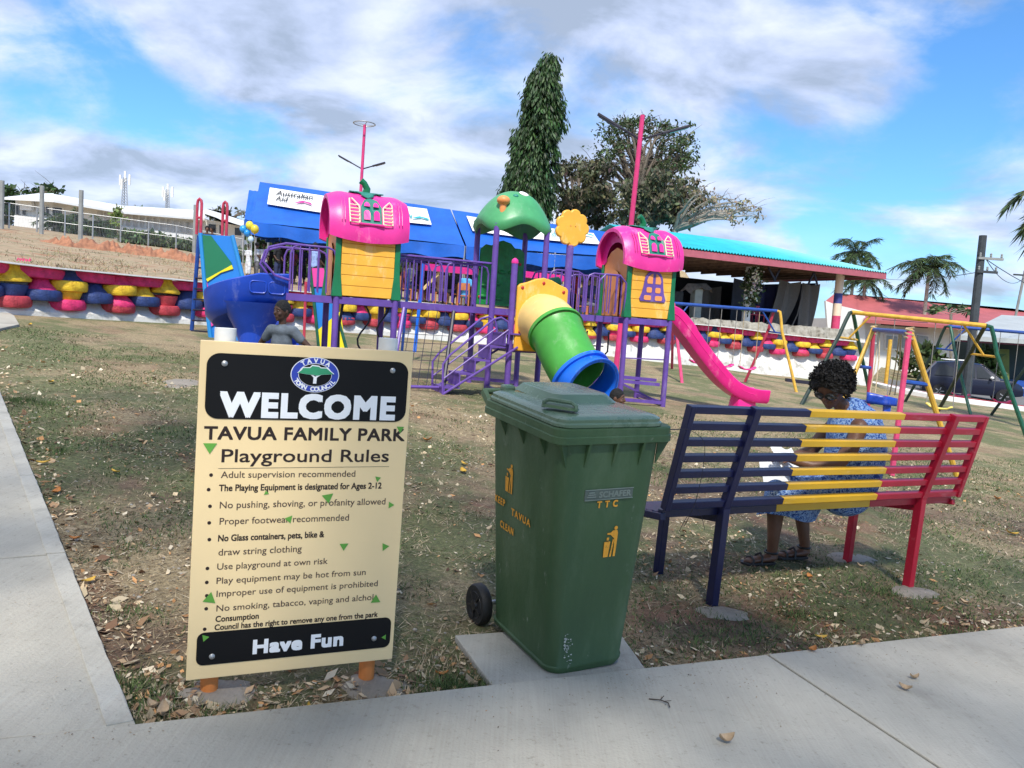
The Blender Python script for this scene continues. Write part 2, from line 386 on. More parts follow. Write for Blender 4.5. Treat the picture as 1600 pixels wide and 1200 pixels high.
# far tree line and low hills
hill_m = mat('hill_green', (.10, .13, .09), .95, .3, .03, .6, .3)
b = MB(); ap = []
for i in range(160):
    a = rad(-50 + 100 * i / 159); R = 900
    h = 26 + 14 * noise.noise(Vector((a * 5, 0, 0))) + 5 * noise.noise(Vector((a * 22, 3, 0)))
    if a > rad(12): h *= lerp_tab(math.degrees(a), [(12, 1), (22, .35), (50, .3)])
    ap += [(R * math.sin(a), R * math.cos(a), -40), (R * math.sin(a), R * math.cos(a), h * .55), ((R + 80) * math.sin(a), (R + 80) * math.cos(a), h)]
b.add(ap, [(i * 3 + j, (i + 1) * 3 + j, (i + 1) * 3 + j + 1, i * 3 + j + 1) for i in range(159) for j in (0, 1)])
b.build('distant_hills', hill_m, kind='structure')

# ------------------------------------------------------------------ concrete paths, pads
def conc(name, col, sc=1.6):
    m = mat(name, col, .9, .0, sc, .25, 90, detail=9)
    k = col
    setramp(m, [(.27, tuple(x * .60 for x in k)), (.42, tuple(x * .88 for x in k)), (.6, k), (.78, tuple(min(1, x * 1.15) for x in k))])
    t = m.node_tree; ns = t.nodes; ps = ns['Principled BSDF']; src = ps.inputs['Base Color'].links[0].from_socket
    c = ns.new('ShaderNodeTexCoord'); mp = ns.new('ShaderNodeMapping'); mp.inputs['Rotation'].default_value = (0, 0, rad(-26)); mp.inputs['Scale'].default_value = (70, 1.6, 1)
    t.links.new(c.outputs['Object'], mp.inputs[0]); n = ns.new('ShaderNodeTexNoise'); n.inputs['Scale'].default_value = 1.5; n.inputs['Detail'].default_value = 6; t.links.new(mp.outputs[0], n.inputs['Vector'])
    r = ns.new('ShaderNodeValToRGB'); t.links.new(n.outputs[0], r.inputs[0]); r.color_ramp.elements[0].position = .3; r.color_ramp.elements[1].position = .7
    r.color_ramp.elements[0].color = (.93, .93, .93, 1); r.color_ramp.elements[1].color = (1.04, 1.08, 1.08, 1)
    n3 = ns.new('ShaderNodeTexNoise'); n3.inputs['Scale'].default_value = 34; n3.inputs['Detail'].default_value = 8; n3.inputs['Roughness'].default_value = .8; t.links.new(c.outputs['Object'], n3.inputs['Vector'])
    r3 = ns.new('ShaderNodeValToRGB'); t.links.new(n3.outputs[0], r3.inputs[0]); r3.color_ramp.elements[0].position = .33; r3.color_ramp.elements[0].color = (.62, .60, .57, 1); r3.color_ramp.elements[1].position = .44; r3.color_ramp.elements[1].color = (1, 1, 1, 1)
    for q in (r.outputs[0], r3.outputs[0]):
        x = ns.new('ShaderNodeMix'); x.data_type = 'RGBA'; x.blend_type = 'MULTIPLY'; x.inputs[0].default_value = .8
        t.links.new(src, x.inputs[6]); t.links.new(q, x.inputs[7]); src = x.outputs[2]
    t.links.new(src, ps.inputs['Base Color']); return m
path_m = conc('path_concrete', (.47, .435, .37))
pad_m = conc('pad_concrete', (.44, .41, .355), 3)
patch_m = conc('footing_concrete', (.30, .26, .215), 9)
def slab(name, poly, h0, h1, mtl, parent=None, jit=0, kind=None, bevel=.006):
    "slab following the slope of the park; poly in world x,y"
    pts = []
    n = len(poly)
    for i in range(n):
        a = Vector(poly[i]); c = Vector(poly[(i + 1) % n]); L = (c - a).length; k = max(1, int(L / .06)) if jit else 1
        for q in range(k):
            p = a.lerp(c, q / k)
            if jit and q:
                d = (c - a).normalized(); p += Vector((-d.y, d.x)) * jit * (noise.noise(Vector((p.x * 9, p.y * 9, 1))) + .6 * noise.noise(Vector((p.x * 30, p.y * 30, 2))))
            pts.append(p)
    b = MB(); n = len(pts)
    b.add([(p.x, p.y, gz(p.x, p.y) + h0) for p in pts] + [(p.x, p.y, gz(p.x, p.y) + h1) for p in pts],
          [tuple(range(n))[::-1], tuple(range(n, 2 * n))] + [(i, (i + 1) % n, n + (i + 1) % n, n + i) for i in range(n)])
    return b.build(name, mtl, parent, smooth=0, bevel=bevel, kind=kind)
PC = Vector((-1.17, 2.44)); DR = Vector((.898, .44)); DL = Vector((-.606, .795)); NR = Vector((.44, -.898)); NL = Vector((-.795, -.606))
def PR(s, t): return PC + DR * s + NR * t
def PL(s, t): return PC + DL * s + NL * t
path = bpy.data.objects.new('path', None); COL.objects.link(path); path['kind'] = 'structure'
J = 2.80
slab('concrete_panel', [PR(-4, 0), PR(J - .006, 0), PR(J - .006 - .06, 3.9), PR(-4, 3.9)], -.1, .045, path_m, path, .0)
slab('concrete_panel', [PR(J + .006, 0), PR(7.5, 0), PR(7.5, 3.9), PR(J + .006 - .06, 3.9)], -.1, .047, path_m, path, .0)
slab('concrete_panel', [PR(7.512, 0), PR(12.5, 0), PR(12.5, 3.9), PR(7.512, 3.9)], -.1, .045, path_m, path)
sL = [.0, 1.66, 3.15, 4.9, 6.6, 8.3, 10.0, 11.7, 13.4]
for i in range(8):
    a, c = sL[i] + (.0 if i == 0 else .005), sL[i + 1] - .005
    slab('concrete_panel', [PL(a, 0), PL(a, 2.9) if i else PR(-4, 0), PL(c, 2.9), PL(c, 0)], -.1, .044 + .002 * (i % 2), path_m, path, .006)
    b = MB()
# far continuation of the left path, curving to the left
far = [G(-60, 575), G(-60, 470), G(0, 484), G(22, 497), G(30, 511), G(0, 518)]
slab('concrete_panel', [(p.x, p.y) for p in far], -.05, .05, path_m, path)
# smoother trowelled strip along the left path
edge_m = conc('edge_concrete', (.50, .47, .41), 4)
for i in range(8):
    a, c = sL[i] + (.02 if i == 0 else .006), sL[i + 1] - .006
    slab('edge_strip', [PL(a, .004), PL(a, .085), PL(c, .085), PL(c, .004)], .03, .050, edge_m, path, .004, bevel=.003)
pad = slab('bin_pad', [(G(710, 1003).x, G(710, 1003).y), (G(776, 1093).x, G(776, 1093).y), (G(1017, 1069).x, G(1017, 1069).y), (G(958, 985).x, G(958, 985).y)], -.05, .034, pad_m, None, .003, kind='structure')
def blob_patch(c, rx, ry, az, h, seed, mtl=patch_m):
    b = MB(); n = 22; vs = [(c[0], c[1], gz(c[0], c[1]) + h)]
    for i in range(n):
        a = 2 * math.pi * i / n; k = 1 + .34 * noise.noise(Vector((math.cos(a) * 1.6, math.sin(a) * 1.6, seed))) + .22 * noise.noise(Vector((math.cos(a) * 5, math.sin(a) * 5, seed)))
        x, y = rx * k * math.cos(a), ry * k * math.sin(a); X = c[0] + x * math.cos(az) - y * math.sin(az); Y = c[1] + x * math.sin(az) + y * math.cos(az)
        vs.append((c[0] + (X - c[0]) * .75, c[1] + (Y - c[1]) * .75, gz(X, Y) + h * .95)); vs.append((X, Y, gz(X, Y) - .02))
    fs = []
    for i in range(n):
        j = (i + 1) % n; fs += [(0, 1 + 2 * i, 1 + 2 * j), (1 + 2 * i, 2 + 2 * i, 2 + 2 * j, 1 + 2 * j)]
    b.add(vs, fs); o = b.build('concrete_footing', mtl, smooth=60); return o
FOOT = []
def foot(c, rx, ry, az, h, seed, label, group=None):
    o = blob_patch(c, rx, ry, az, h, seed); o['kind'] = 'structure'; FOOT.append((c[0], c[1], min(rx, ry) * .9)); return o
foot(G(345, 1085), .17, .13, .3, .006, 1, '')
foot(G(590, 1075), .17, .12, .2, .006, 2, '')
foot(G(1130, 958), .20, .10, .2, .008, 3, '')
foot(G(1425, 925), .22, .12, .4, .010, 4, '')
foot(G(1330, 872), .26, .12, .4, .008, 5, '')
foot(G(285, 600), .27, .45, .2, .012, 6, '')
# white kerb and the road beyond it
road_m = mat('road_asphalt', (.16, .155, .15), .9, .15, 2, .3, 60)
kp = [G(1352, 601), G(1400, 613), G(1450, 622), G(1500, 629), G(1560, 637), G(1600, 643), G(1700, 657), G(2000, 700)]
b = MB()
k2 = []
for i, p in enumerate(kp):
    d = (kp[min(i + 1, len(kp) - 1)] - kp[max(i - 1, 0)]).normalized(); nrm = Vector((-d.y, d.x, 0)).normalized()
    w = .5 if i else .3
    k2.append((p, nrm * w))
for (p, n_) in k2: b.v += [(p.x, p.y, zg(p.x, p.y) - .2), (p.x, p.y, zg(p.x, p.y) + .16), (p.x + n_.x, p.y + n_.y, zg(p.x, p.y) + .18), (p.x + n_.x, p.y + n_.y, zg(p.x, p.y) - .2)]
for i in range(len(k2) - 1):
    for j in range(3): b.f.append((i * 4 + j, i * 4 + j + 1, i * 4 + 4 + j + 1, i * 4 + 4 + j))
b.m = [0] * len(b.f)
b.build('kerb', M_['white'], smooth=0, kind='structure')
b = MB(); rp = []
for (p, n_) in k2:
    a = p + n_ * 1.9; c = p + n_ * 26
    rp += [(a.x, a.y, zg(a.x, a.y) - .05 + .07), (c.x, c.y, zg(c.x, c.y) + .06)]
b.add(rp, [(2 * i, 2 * i + 2, 2 * i + 3, 2 * i + 1) for i in range(len(k2) - 1)])
b.build('road', road_m, smooth=0, kind='structure')
b = MB()
for i in range(len(k2) - 1):
    a = k2[i][0] + k2[i][1] * 1.5; c = k2[i + 1][0] + k2[i + 1][1] * 1.5; a.z = zg(a.x, a.y) + .09; c.z = zg(c.x, c.y) + .09
    b.beam(a, c, .18, .2)
b.build('road_kerb', M_['red'], smooth=0, kind='structure')

# ------------------------------------------------------------------ tyre wall
tw = thing('tyre_wall', 'long curved wall of half-buried painted car tyres on a whitewashed base', 'wall')
whitewash = mat('whitewash', (.74, .73, .69), .85, .0, 3, .5, 30, detail=8)
setramp(whitewash, [(.3, (.40, .38, .33)), (.45, (.70, .69, .65)), (.7, (.80, .79, .76))])
TY = {k: mat('tyre_paint_' + k, tuple(q * 1.0 for q in c), .62, .30, 7, .8, 30, detail=9) for k, c in dict(pink=(.72, .035, .17), yellow=(.86, .52, .03), navy=(.02, .045, .17), red=(.48, .05, .07), paleblue=(.16, .25, .48)).items()}
# resample the wall line by length
L_ = [0]
for a, c in zip(WL, WL[1:]): L_.append(L_[-1] + (c.xy - a.xy).length)
def at_len(s):
    s = max(0, min(L_[-1] - 1e-4, s))
    for i in range(len(L_) - 1):
        if L_[i + 1] >= s:
            t = (s - L_[i]) / (L_[i + 1] - L_[i]); p = WL[i].lerp(WL[i + 1], t); d = (WL[i + 1].xy - WL[i].xy).normalized()
            return p, Vector((d.x, d.y, 0)), Vector((d.y, -d.x, 0))
b = MB(); n = int(L_[-1] / .8)
def sect(s):
    p, d, q = at_len(s); g = gz(p.x, p.y); T = p.z
    return [(p + q * .30).xy.to_3d() + Vector((0, 0, g - .2)), (p + q * .27).xy.to_3d() + Vector((0, 0, g + .25 * max(.2, (T - .62 - g)))), (p + q * .02).xy.to_3d() + Vector((0, 0, max(g + .22, T - .62))), (p - q * .05).xy.to_3d() + Vector((0, 0, T - .02)), (p - q * .35).xy.to_3d() + Vector((0, 0, T + .01)), (p - q * .35).xy.to_3d() + Vector((0, 0, g - .2))]
S_ = [sect(L_[-1] * i / n) for i in range(n + 1)]
for r in S_: b.v += [tuple(x) for x in r]
for i in range(n):
    for j in range(5): b.f.append((i * 6 + j, (i + 1) * 6 + j, (i + 1) * 6 + j + 1, i * 6 + j + 1))
b.f.append(tuple(range(6))); b.f.append(tuple(n * 6 + j for j in range(6))[::-1]); b.m = [0] * len(b.f)
b.build('wall_base', whitewash, tw, smooth=0)
def tyre_mesh(prof, name, mtl, sy=.75):
    b = MB(); b.lathe(prof, 36, Matrix.Diagonal((1, sy, 1, 1)), True); mxr = max(p[0] for p in prof)
    b.v = [((x * (1 + .022 * (1 if k % 2 else -1)), y * (1 + .022 * (1 if k % 2 else -1)), z) if math.hypot(x, y / sy) > mxr * .93 else (x, y, z)) for k, (x, y, z) in enumerate(b.v)]; o = b.build(name, mtl, smooth=50); me = o.data; bpy.data.objects.remove(o); return me
ring = [(.05, -.06), (.20, -.09), (.30, -.115), (.352, -.10), (.372, -.055), (.372, .055), (.352, .10), (.29, .115), (.20, .085), (.05, .05)]
ringw = [(.30, -.08), (.44, -.11), (.51, -.095), (.535, -.05), (.535, .05), (.51, .095), (.44, .11), (.30, .085)]
pot = [(.33, -.17), (.35, -.12), (.30, -.05), (.19, .06), (.15, .17), (.13, .18)]
ipot = [(.17, -.16), (.21, -.12), (.24, -.02), (.28, .1), (.29, .15), (.24, .16)]
mesh_c = {}
def tyre(kind, color, s, dz, out=.0, yaw=0):
    key = (kind, color)
    if key not in mesh_c: mesh_c[key] = tyre_mesh({'ring': ring, 'ringw': ringw, 'pot': pot, 'ipot': ipot}[kind], 'tyre', TY[color], {'ring': .8, 'ringw': .5, 'pot': .8, 'ipot': .8}[kind])
    p, d, q = at_len(s); o = bpy.data.objects.new('tyre', mesh_c[key]); COL.objects.link(o); o.parent = tw
    z = p.z + dz; o.location = (p.x + q.x * out, p.y + q.y * out, z); o.rotation_euler = (random.uniform(-.04, .04), random.uniform(-.04, .04), math.atan2(d.y, d.x) + random.uniform(-.04, .04))
pitch = 1.12; i = 0; s = .6
cyc = ['yellow', 'paleblue', 'pink', 'yellow', 'yellow', 'navy', 'pink']
cnt = 0
while s < L_[-1] - .5:
    c1 = cyc[i % 7]
    low = gz(at_len(s)[0].x, at_len(s)[0].y)
    hgt = at_len(s)[0].z - low
    tyre('ringw', 'pink', s, -.11, .08)
    tyre('pot', c1, s + pitch / 2, -.16, .12)
    if c1 != 'yellow': tyre('ring', 'yellow', s + pitch / 2, -.33, .14)
    tyre('pot', ['navy', 'pink', 'navy', 'yellow'][i % 4], s, -.37, .10)
    tyre('ring', 'navy', s + .02, -.55, .13)
    tyre('ipot' if i % 3 else 'pot', ['red', 'navy', 'yellow', 'pink'][(i + 1) % 4], s + pitch / 2, -.53, .13)
    tyre('ring', ['red', 'red', 'pink'][i % 3], s + pitch / 2, -.71, .10)
    cnt += 7; i += 1; s += pitch
# white coping
b = MB(); n = int(L_[-1] / .5)
for k in range(n):
    a, d, q = at_len(L_[-1] * k / n); c, d2, q2 = at_len(L_[-1] * (k + 1) / n)
    b.beam((a.x + q.x * .2, a.y + q.y * .2, a.z + .012), (c.x + q2.x * .2, c.y + q2.y * .2, c.z + .012), .6, .03)
b.build('white_coping', M_['white'], tw, smooth=0)

# red earth ridge and dry weeds on the rising field
ridge_m = mat('red_earth', (.34, .15, .08), .95, .35, 2, .9, 6, detail=9)
b = MB()
def rg_(u, v):
    px = 55 + 285 * u; q = P(px, 400, 33 + 3.2 * v + 1.2 * noise.noise(Vector((u * 8, 0, 0)))); z = zt(q.x, q.y) + .25 * noise.noise(Vector((q.x * .12, q.y * .12, 5))) * min(1, max(0, (math.hypot(q.x, q.y) - 30) / 20))
    return (q.x, q.y, z - .05 + (.34 + .3 * noise.noise(Vector((u * 16, v * 2, 2))) + .25 * noise.noise(Vector((u * 50, v * 5, 7)))) * math.sin(math.pi * v) * min(1, u * 6, (1 - u) * 6))
b.grid(rg_, 170, 9); b.build('earth_ridge', ridge_m, smooth=60, kind='structure')
# ------------------------------------------------------------------ buildings and far things
wallw = mat('white_wall', (.72, .72, .70), .8, .06, 1.2, .1, 10)
roofw = mat('pale_metal_roof', (.72, .73, .72), .45, .05, 1.0)
glass = mat('dark_window', (.03, .035, .04), .15, .2, 2)
concretep = mat('concrete_post', (.26, .27, .265), .85, .15, 3, .2, 30)
def zq(px, py, Y): p = P(px, py, Y); return p
# --- long white building on the rise at the left
Yh = 82.0
hb = thing('white_building', 'long white building with low pale roof behind the fence on the rise', 'building', P(95, 352, Yh))
ob = P(95, 352, Yh)
def HL(px, py, dy=0): p = P(px, py, Yh + dy); return p - ob
def quadwall(name, pts, mtl, parent, th=.3, back=Vector((0, 1, 0)), **k):
    b = MB(); n = len(pts); vs = [Vector(p) for p in pts] + [Vector(p) + back * th for p in pts]
    b.add(vs, [tuple(range(n))[::-1], tuple(range(n, 2 * n))] + [(i, (i + 1) % n, n + (i + 1) % n, n + i) for i in range(n)])
    return b.build(name, mtl, parent, smooth=0, **k)
w1 = quadwall('wall', [HL(24, 362), HL(82, 366), HL(82, 312), HL(24, 309)], wallw, hb, 6)
w2 = quadwall('wall', [HL(82, 366, 0), HL(310, 392, 9), HL(310, 338, 9), HL(82, 312, 0)], wallw, hb, 6)
w3 = quadwall('wall', [HL(310, 392, 9), HL(380, 400, 9), HL(380, 352, 9), HL(310, 341, 9)], wallw, hb, 6)
def roofq(pts, parent, name='roof', mtl=roofw, th=.25):
    b = MB(); n = len(pts); b.add([Vector(p) for p in pts] + [Vector(p) + Vector((0, 0, -th)) for p in pts], [tuple(range(n)), tuple(range(n, 2 * n))[::-1]] + [(i, (i + 1) % n, n + (i + 1) % n, n + i) for i in range(n)])
    return b.build(name, mtl, parent, smooth=0)
roofq([HL(6, 308, -2), HL(84, 312, -2), HL(84, 302, 5), HL(60, 302, 5)], hb)
roofq([HL(84, 312, -2), HL(190, 330, 2), HL(190, 321, 8), HL(84, 303, 5)], hb); roofq([HL(190, 330, 2), HL(320, 341, 8), HL(320, 329, 13), HL(190, 321, 8)], hb)
roofq([HL(318, 330, 6), HL(346, 344, 6), HL(382, 351, 6), HL(382, 345, 12), HL(345, 330, 12), HL(322, 326, 12)], hb)
quadwall('balcony_wall', [HL(22, 362, -1.2), HL(80, 366, -1.2), HL(80, 342, -1.2), HL(22, 336, -1.2)], wallw, hb, 1)
quadwall('balcony_wall', [HL(178, 363, 3), HL(302, 378, 7), HL(302, 368, 7), HL(178, 352, 3)], wallw, hb, .6)
for (x0, y0, x1, y1, dy) in [(24, 320, 31, 336, 0), (34, 320, 41, 336, 0), (66, 322, 70, 338, 0), (71, 322, 77, 338, 0), (81, 323, 97, 337, 0), (325, 349, 338, 364, 9), (342, 351, 350, 366, 9), (366, 355, 378, 368, 9)]:
    f = quadwall('window', [HL(x0, y1, dy - .12), HL(x1, y1 + (x1 - x0) * .08, dy - .12), HL(x1, y0 + (x1 - x0) * .08, dy - .12), HL(x0, y0, dy - .12)], M_['white'], hb, .3)
    quadwall('pane', [HL(x0 + .8, y1 - .8, dy - .16), HL(x1 - .8, y1 - .8 + (x1 - x0) * .08, dy - .16), HL(x1 - .8, y0 + .8 + (x1 - x0) * .08, dy - .16), HL(x0 + .8, y0 + .8, dy - .16)], glass, f, .03)
for k, x in enumerate(range(150, 306, 11)):
    dy = 9 * (x - 82) / 228; y0 = 312 + (x - 82) * .118 + 10
    quadwall('wall_panel', [HL(x, y0 + 17, dy - .14), HL(x + 9, y0 + 18, dy - .14), HL(x + 9, y0 + 1, dy - .14), HL(x, y0, dy - .14)], mat('cladding_grey', (.50, .50, .50), .7, .1, 2) if k == 0 else bpy.data.materials['cladding_grey'], hb, .1)
b = MB(); b.box(HL(42, 321, -.5), (1.2, .5, 1.0)); b.build('air_conditioner', M_['white'], hb, smooth=0)
# --- radio masts
def mast(px, ytop, ybase, Y, lab, w=.6):
    t = thing('radio_mast', lab, 'mast', P(px, ybase, Y)); o = P(px, ybase, Y); h = (P(px, ytop, Y) - o).z
    b = MB()
    for i in range(3):
        a = 2 * math.pi * i / 3; b.tube([(w * math.cos(a), w * math.sin(a), 0), (w * .4 * math.cos(a), w * .4 * math.sin(a), h * .85)], .09, 5)
    for k in range(12):
        z0, z1 = h * .85 * k / 12, h * .85 * (k + 1) / 12; w0, w1_ = w * (1 - .6 * k / 12), w * (1 - .6 * (k + 1) / 12)
        for i in range(3):
            a, c = 2 * math.pi * i / 3, 2 * math.pi * (i + 1) / 3
            b.tube([(w0 * math.cos(a), w0 * math.sin(a), z0), (w1_ * math.cos(c), w1_ * math.sin(c), z1)], .05, 4)
    b.build('lattice', M_['steel'], t)
    for k, (dx, dz) in enumerate([(-.9, .9), (0, 1), (.9, .92), (-.6, .8)]):
        b = MB(); b.box((dx, 0, h * dz - .9), (.35, .2, 2.0)); b.tube([(0, 0, h * dz - 1), (dx, 0, h * dz - 1)], .06, 5); b.build('antenna', M_['white'], t, smooth=0)
    b = MB(); b.tube([(0, 0, h * .8), (0, 0, h)], .08, 5); b.build('spike', M_['steel'], t)
mast(194, 268, 330, 150, 'taller lattice radio mast standing behind the long white building', .7)
mast(261, 288, 338, 150, 'shorter radio mast with round dishes behind the long white building', .5)
# --- tall posts and mesh fence at the left
def dpost(px, yt, Y, lab, r=.125):
    x = P(px, 400, Y); z0 = zt(x.x, x.y); h = P(px, yt, Y).z
    b = MB(); b.tube([(0, 0, -.3), (0, 0, h - z0)], r, 8); o = b.build('fence_post', concretep, M=Matrix.Translation((x.x, x.y, z0)))
    tag(o, lab, 'post', 'tall concrete posts along the field fence'); return Vector((x.x, x.y, z0))
FP = [dpost(2, 282, 46, 'tall grey concrete post at the far left end of the field fence'), dpost(64, 290, 47, 'tall concrete post in front of the left end of the white building'),
      dpost(125, 297, 44, 'thick tall concrete post beside the palms at the white building'), dpost(303, 320, 50, 'tall concrete post just left of the ladder rails')]
fn = thing('mesh_fence', 'low grey pipe and wire mesh fence along the top of the dry field', 'fence', FP[0])
fpts = []
for i in range(46):
    px = -30 + 14.5 * i; Y = 46 + 6 * min(1, i / 30); q = P(px, 400, Y); fpts.append(Vector((q.x, q.y, zt(q.x, q.y) + .1)))
for i, p in enumerate(fpts):
    if i % 3 == 0:
        b = MB(); b.tube([p - FP[0], p - FP[0] + Vector((0, 0, 1.5))], .045, 6); b.build('post', M_['steel'], fn)
for h in (.75, 1.5):
    b = MB(); b.tube([p - FP[0] + Vector((0, 0, h)) for p in fpts], .018, 5); b.build('rail', M_['steel'], fn)
b = MB()
for i in range(len(fpts) - 1):
    a, c = fpts[i] - FP[0], fpts[i + 1] - FP[0]
    for k in range(6):
        for s in (0, 1):
            p = a.lerp(c, k / 6); q = a.lerp(c, (k + 1) / 6 if s else (k - 1) / 6 if k else 0)
            b.tube([p + Vector((0, 0, .05)), q + Vector((0, 0, 1.5))], .0035, 3, cap=False)
o = b.build('wire_mesh', M_['steel'], fn, smooth=0); o['kind'] = 'stuff'

# ------------------------------------------------------------------ foliage tools
def leaf_mat(name, col, var=.35, trans=.25, rough=.55):
    m = mat(name, col, rough, var, 1.2, attr=True, trans=trans); return m
def leaves(name, C, size, mtl, parent=None, droop=0, aspect=2.2, tint=(.7, 1.25), dirs=None, kind=None, M=None):
    C = np.asarray(C, float); n = len(C)
    if dirs is None:
        d = np.random.randn(n, 3); d[:, 2] -= droop * 1.5
    else: d = np.asarray(dirs) + .25 * np.random.randn(n, 3)
    d /= np.linalg.norm(d, axis=1)[:, None]
    r = np.cross(d, np.random.randn(n, 3)); r /= np.linalg.norm(r, axis=1)[:, None]
    s = size * (.6 + .8 * np.random.rand(n))[:, None]
    a = C; m1 = C + d * s * .5 + r * s * .5 / aspect; tip = C + d * s; m2 = C + d * s * .5 - r * s * .5 / aspect
    V = np.stack([a, m1, tip, m2], 1).reshape(-1, 3)
    me = bpy.data.meshes.new(name); me.vertices.add(4 * n); me.vertices.foreach_set('co', V.ravel())
    me.loops.add(4 * n); me.loops.foreach_set('vertex_index', np.arange(4 * n, dtype=np.int32))
    me.polygons.add(n); me.polygons.foreach_set('loop_start', np.arange(0, 4 * n, 4, dtype=np.int32)); me.polygons.foreach_set('loop_total', np.full(n, 4, dtype=np.int32))
    me.update(calc_edges=True); me.validate()
    t = np.random.uniform(tint[0], tint[1], (n, 1)) * (1 + .12 * np.random.randn(n, 3)); t = np.clip(np.concatenate([t, np.ones((n, 1))], 1), .1, 3)
    ca = me.color_attributes.new('tint', 'FLOAT_COLOR', 'POINT'); ca.data.foreach_set('color', np.repeat(t, 4, axis=0).astype(np.float32).ravel())
    me.materials.append(mtl); o = bpy.data.objects.new(name, me); COL.objects.link(o)
    if parent is not None: o.parent = parent
    if M is not None: o.matrix_world = M
    if kind: o['kind'] = kind
    return o
bark = mat('bark', (.17, .14, .11), .9, .3, 5, .5, 20)
barkp = mat('pale_bark', (.30, .27, .23), .9, .25, 5, .5, 20)
lf_dark = leaf_mat('leaf_dark', (.035, .075, .022)); lf_mid = leaf_mat('leaf_mid', (.075, .115, .042)); lf_olive = leaf_mat('leaf_olive', (.10, .105, .055), .35)
lf_palm = leaf_mat('leaf_palm', (.06, .10, .035), .35, .2); lf_light = leaf_mat('leaf_light', (.16, .22, .05)); lf_dry = leaf_mat('leaf_dry', (.30, .24, .14), .3, .15)
def branchy(root, ends, r0, b, seed=0, mid=None):
    "trunk to fork, then limbs wandering to each end"
    rnd = random.Random(seed)
    for e in ends:
        e = Vector(e); s = Vector(mid) if mid is not None else Vector(root); pts = [s]; n = 6
        side = Vector((rnd.uniform(-1, 1), rnd.uniform(-1, 1), rnd.uniform(-.3, .5))) * (e - s).length * .12
        for i in range(1, n + 1):
            t = i / n; p = s.lerp(e, t) + side * math.sin(t * math.pi) + Vector((rnd.uniform(-1, 1), rnd.uniform(-1, 1), rnd.uniform(-1, 1))) * (e - s).length * .025
            p.z += .12 * (e - s).length * math.sin(t * math.pi) * .6; pts.append(p)
        b.tube(pts, [r0 * (1 - .85 * i / n) for i in range(n + 1)], 6)
        for k in range(3, 7):
            for q in range(2):
                d = Vector((rnd.uniform(-1, 1), rnd.uniform(-1, 1), rnd.uniform(-.4, .9))) * (e - s).length * rnd.uniform(.12, .3)
                p = pts[k]; b.tube([p, p + d * .5 + Vector((0, 0, .1)), p + d], [r0 * .16, r0 * .1, r0 * .04], 4)
# --- mast tree (tall drooping column)
Yt = 41.0
prof = [(80, 862, 868), (90, 842, 874), (110, 826, 876), (135, 818, 879), (160, 815, 880), (185, 812, 879), (200, 798, 868), (235, 796, 872), (262, 790, 866), (300, 784, 864), (335, 778, 862), (370, 764, 866), (420, 766, 868)]
bz = P(822, 440, Yt); tb = Vector((bz.x, bz.y, zt(bz.x, bz.y)))
mt = thing('mast_tree', 'tall narrow dark green drooping tree rising behind the blue tents', 'tree', tb)
C_ = []; D_ = []
for i in range(1500):
    y = (random.random() ** .8) * 325 + 80
    j = max(k for k in range(len(prof)) if prof[k][0] <= y + 1e-6); j = min(j, len(prof) - 2); t = (y - prof[j][0]) / (prof[j + 1][0] - prof[j][0])
    x0 = prof[j][1] + (prof[j + 1][1] - prof[j][1]) * t; x1 = prof[j][2] + (prof[j + 1][2] - prof[j][2]) * t
    c = P((x0 + x1) / 2, y, Yt); R = (x1 - x0) / 2 * Yt / 1200
    a = random.uniform(0, 2 * math.pi); R = max(.12, R - .26); rr = R * (.2 + .72 * random.random() ** .5) * (1 + .62 * noise.noise(Vector((math.cos(a) * 1.3, math.sin(a) * 1.3 + c.z * .8, 4))) + .25 * noise.noise(Vector((math.cos(a) * 3, math.sin(a) * 3, c.z * 2.2))))
    if rr < 0: continue
    p = Vector((c.x + rr * math.cos(a), c.y + rr * math.sin(a) * .9, c.z)); H_ = random.uniform(.5, 1.25)
    for q in range(22):
        u = random.random(); w_ = .16 * (1 - .4 * u); C_.append(p - tb + Vector((math.cos(a) * .22 * u + random.gauss(0, w_), math.sin(a) * .2 * u + random.gauss(0, w_), -H_ * u))); D_.append((.45 * math.cos(a), .45 * math.sin(a), -1.2))
leaves('crown', C_, .30, lf_dark, mt, aspect=3.6, dirs=D_, tint=(.35, 2.0))
b = MB(); b.tube([(0, 0, -.3), (.1, 0, 4), (P(840, 250, Yt) - tb), (P(862, 95, Yt) - tb)], [.22, .18, .1, .03], 8); b.build('trunk', bark, mt)
# --- broad trees
def broad(name, lab, px, Yc, ybase, clusters, mtl, lsize, per, trunk_r, fork, seed, group=None, tint=(.6, 1.4), droop=.3, bk=bark):
    q = P(px, ybase, Yc); base = Vector((q.x, q.y, zt(q.x, q.y))); t = thing(name, lab, 'tree', base, group)
    rnd = random.Random(seed); ends = []; cs = []
    for (x, y, r) in clusters:
        dy = rnd.uniform(-1, 1) * 2.2; c = P(x, y, Yc + dy) - base; R = r * Yc / 1200; ends.append(c)
        m = max(1, int(2.3 * per * (r / 20) ** 2 / 6))
        for k in range(m):
            o = Vector((rnd.gauss(0, 1), rnd.gauss(0, 1), rnd.gauss(0, .62))) * R * .55; nn = rnd.randint(4, 9)
            for g in range(nn): cs.append(c + o + Vector((rnd.gauss(0, 1), rnd.gauss(0, 1), rnd.gauss(0, .7))) * R * .16)
    b = MB(); f = P(px + fork[0], fork[1], Yc) - base
    b.tube([(0, 0, -.4), f * .5 + Vector((.1, 0, 0)), f], [trunk_r * 1.3, trunk_r, trunk_r * .8], 9); branchy(None, ends, trunk_r * .6, b, seed, f)
    b.build('trunk', bk, t); leaves('crown', cs, lsize, mtl, t, droop=droop, aspect=1.9, tint=tint); return t
r = random.Random(5)
cl = []
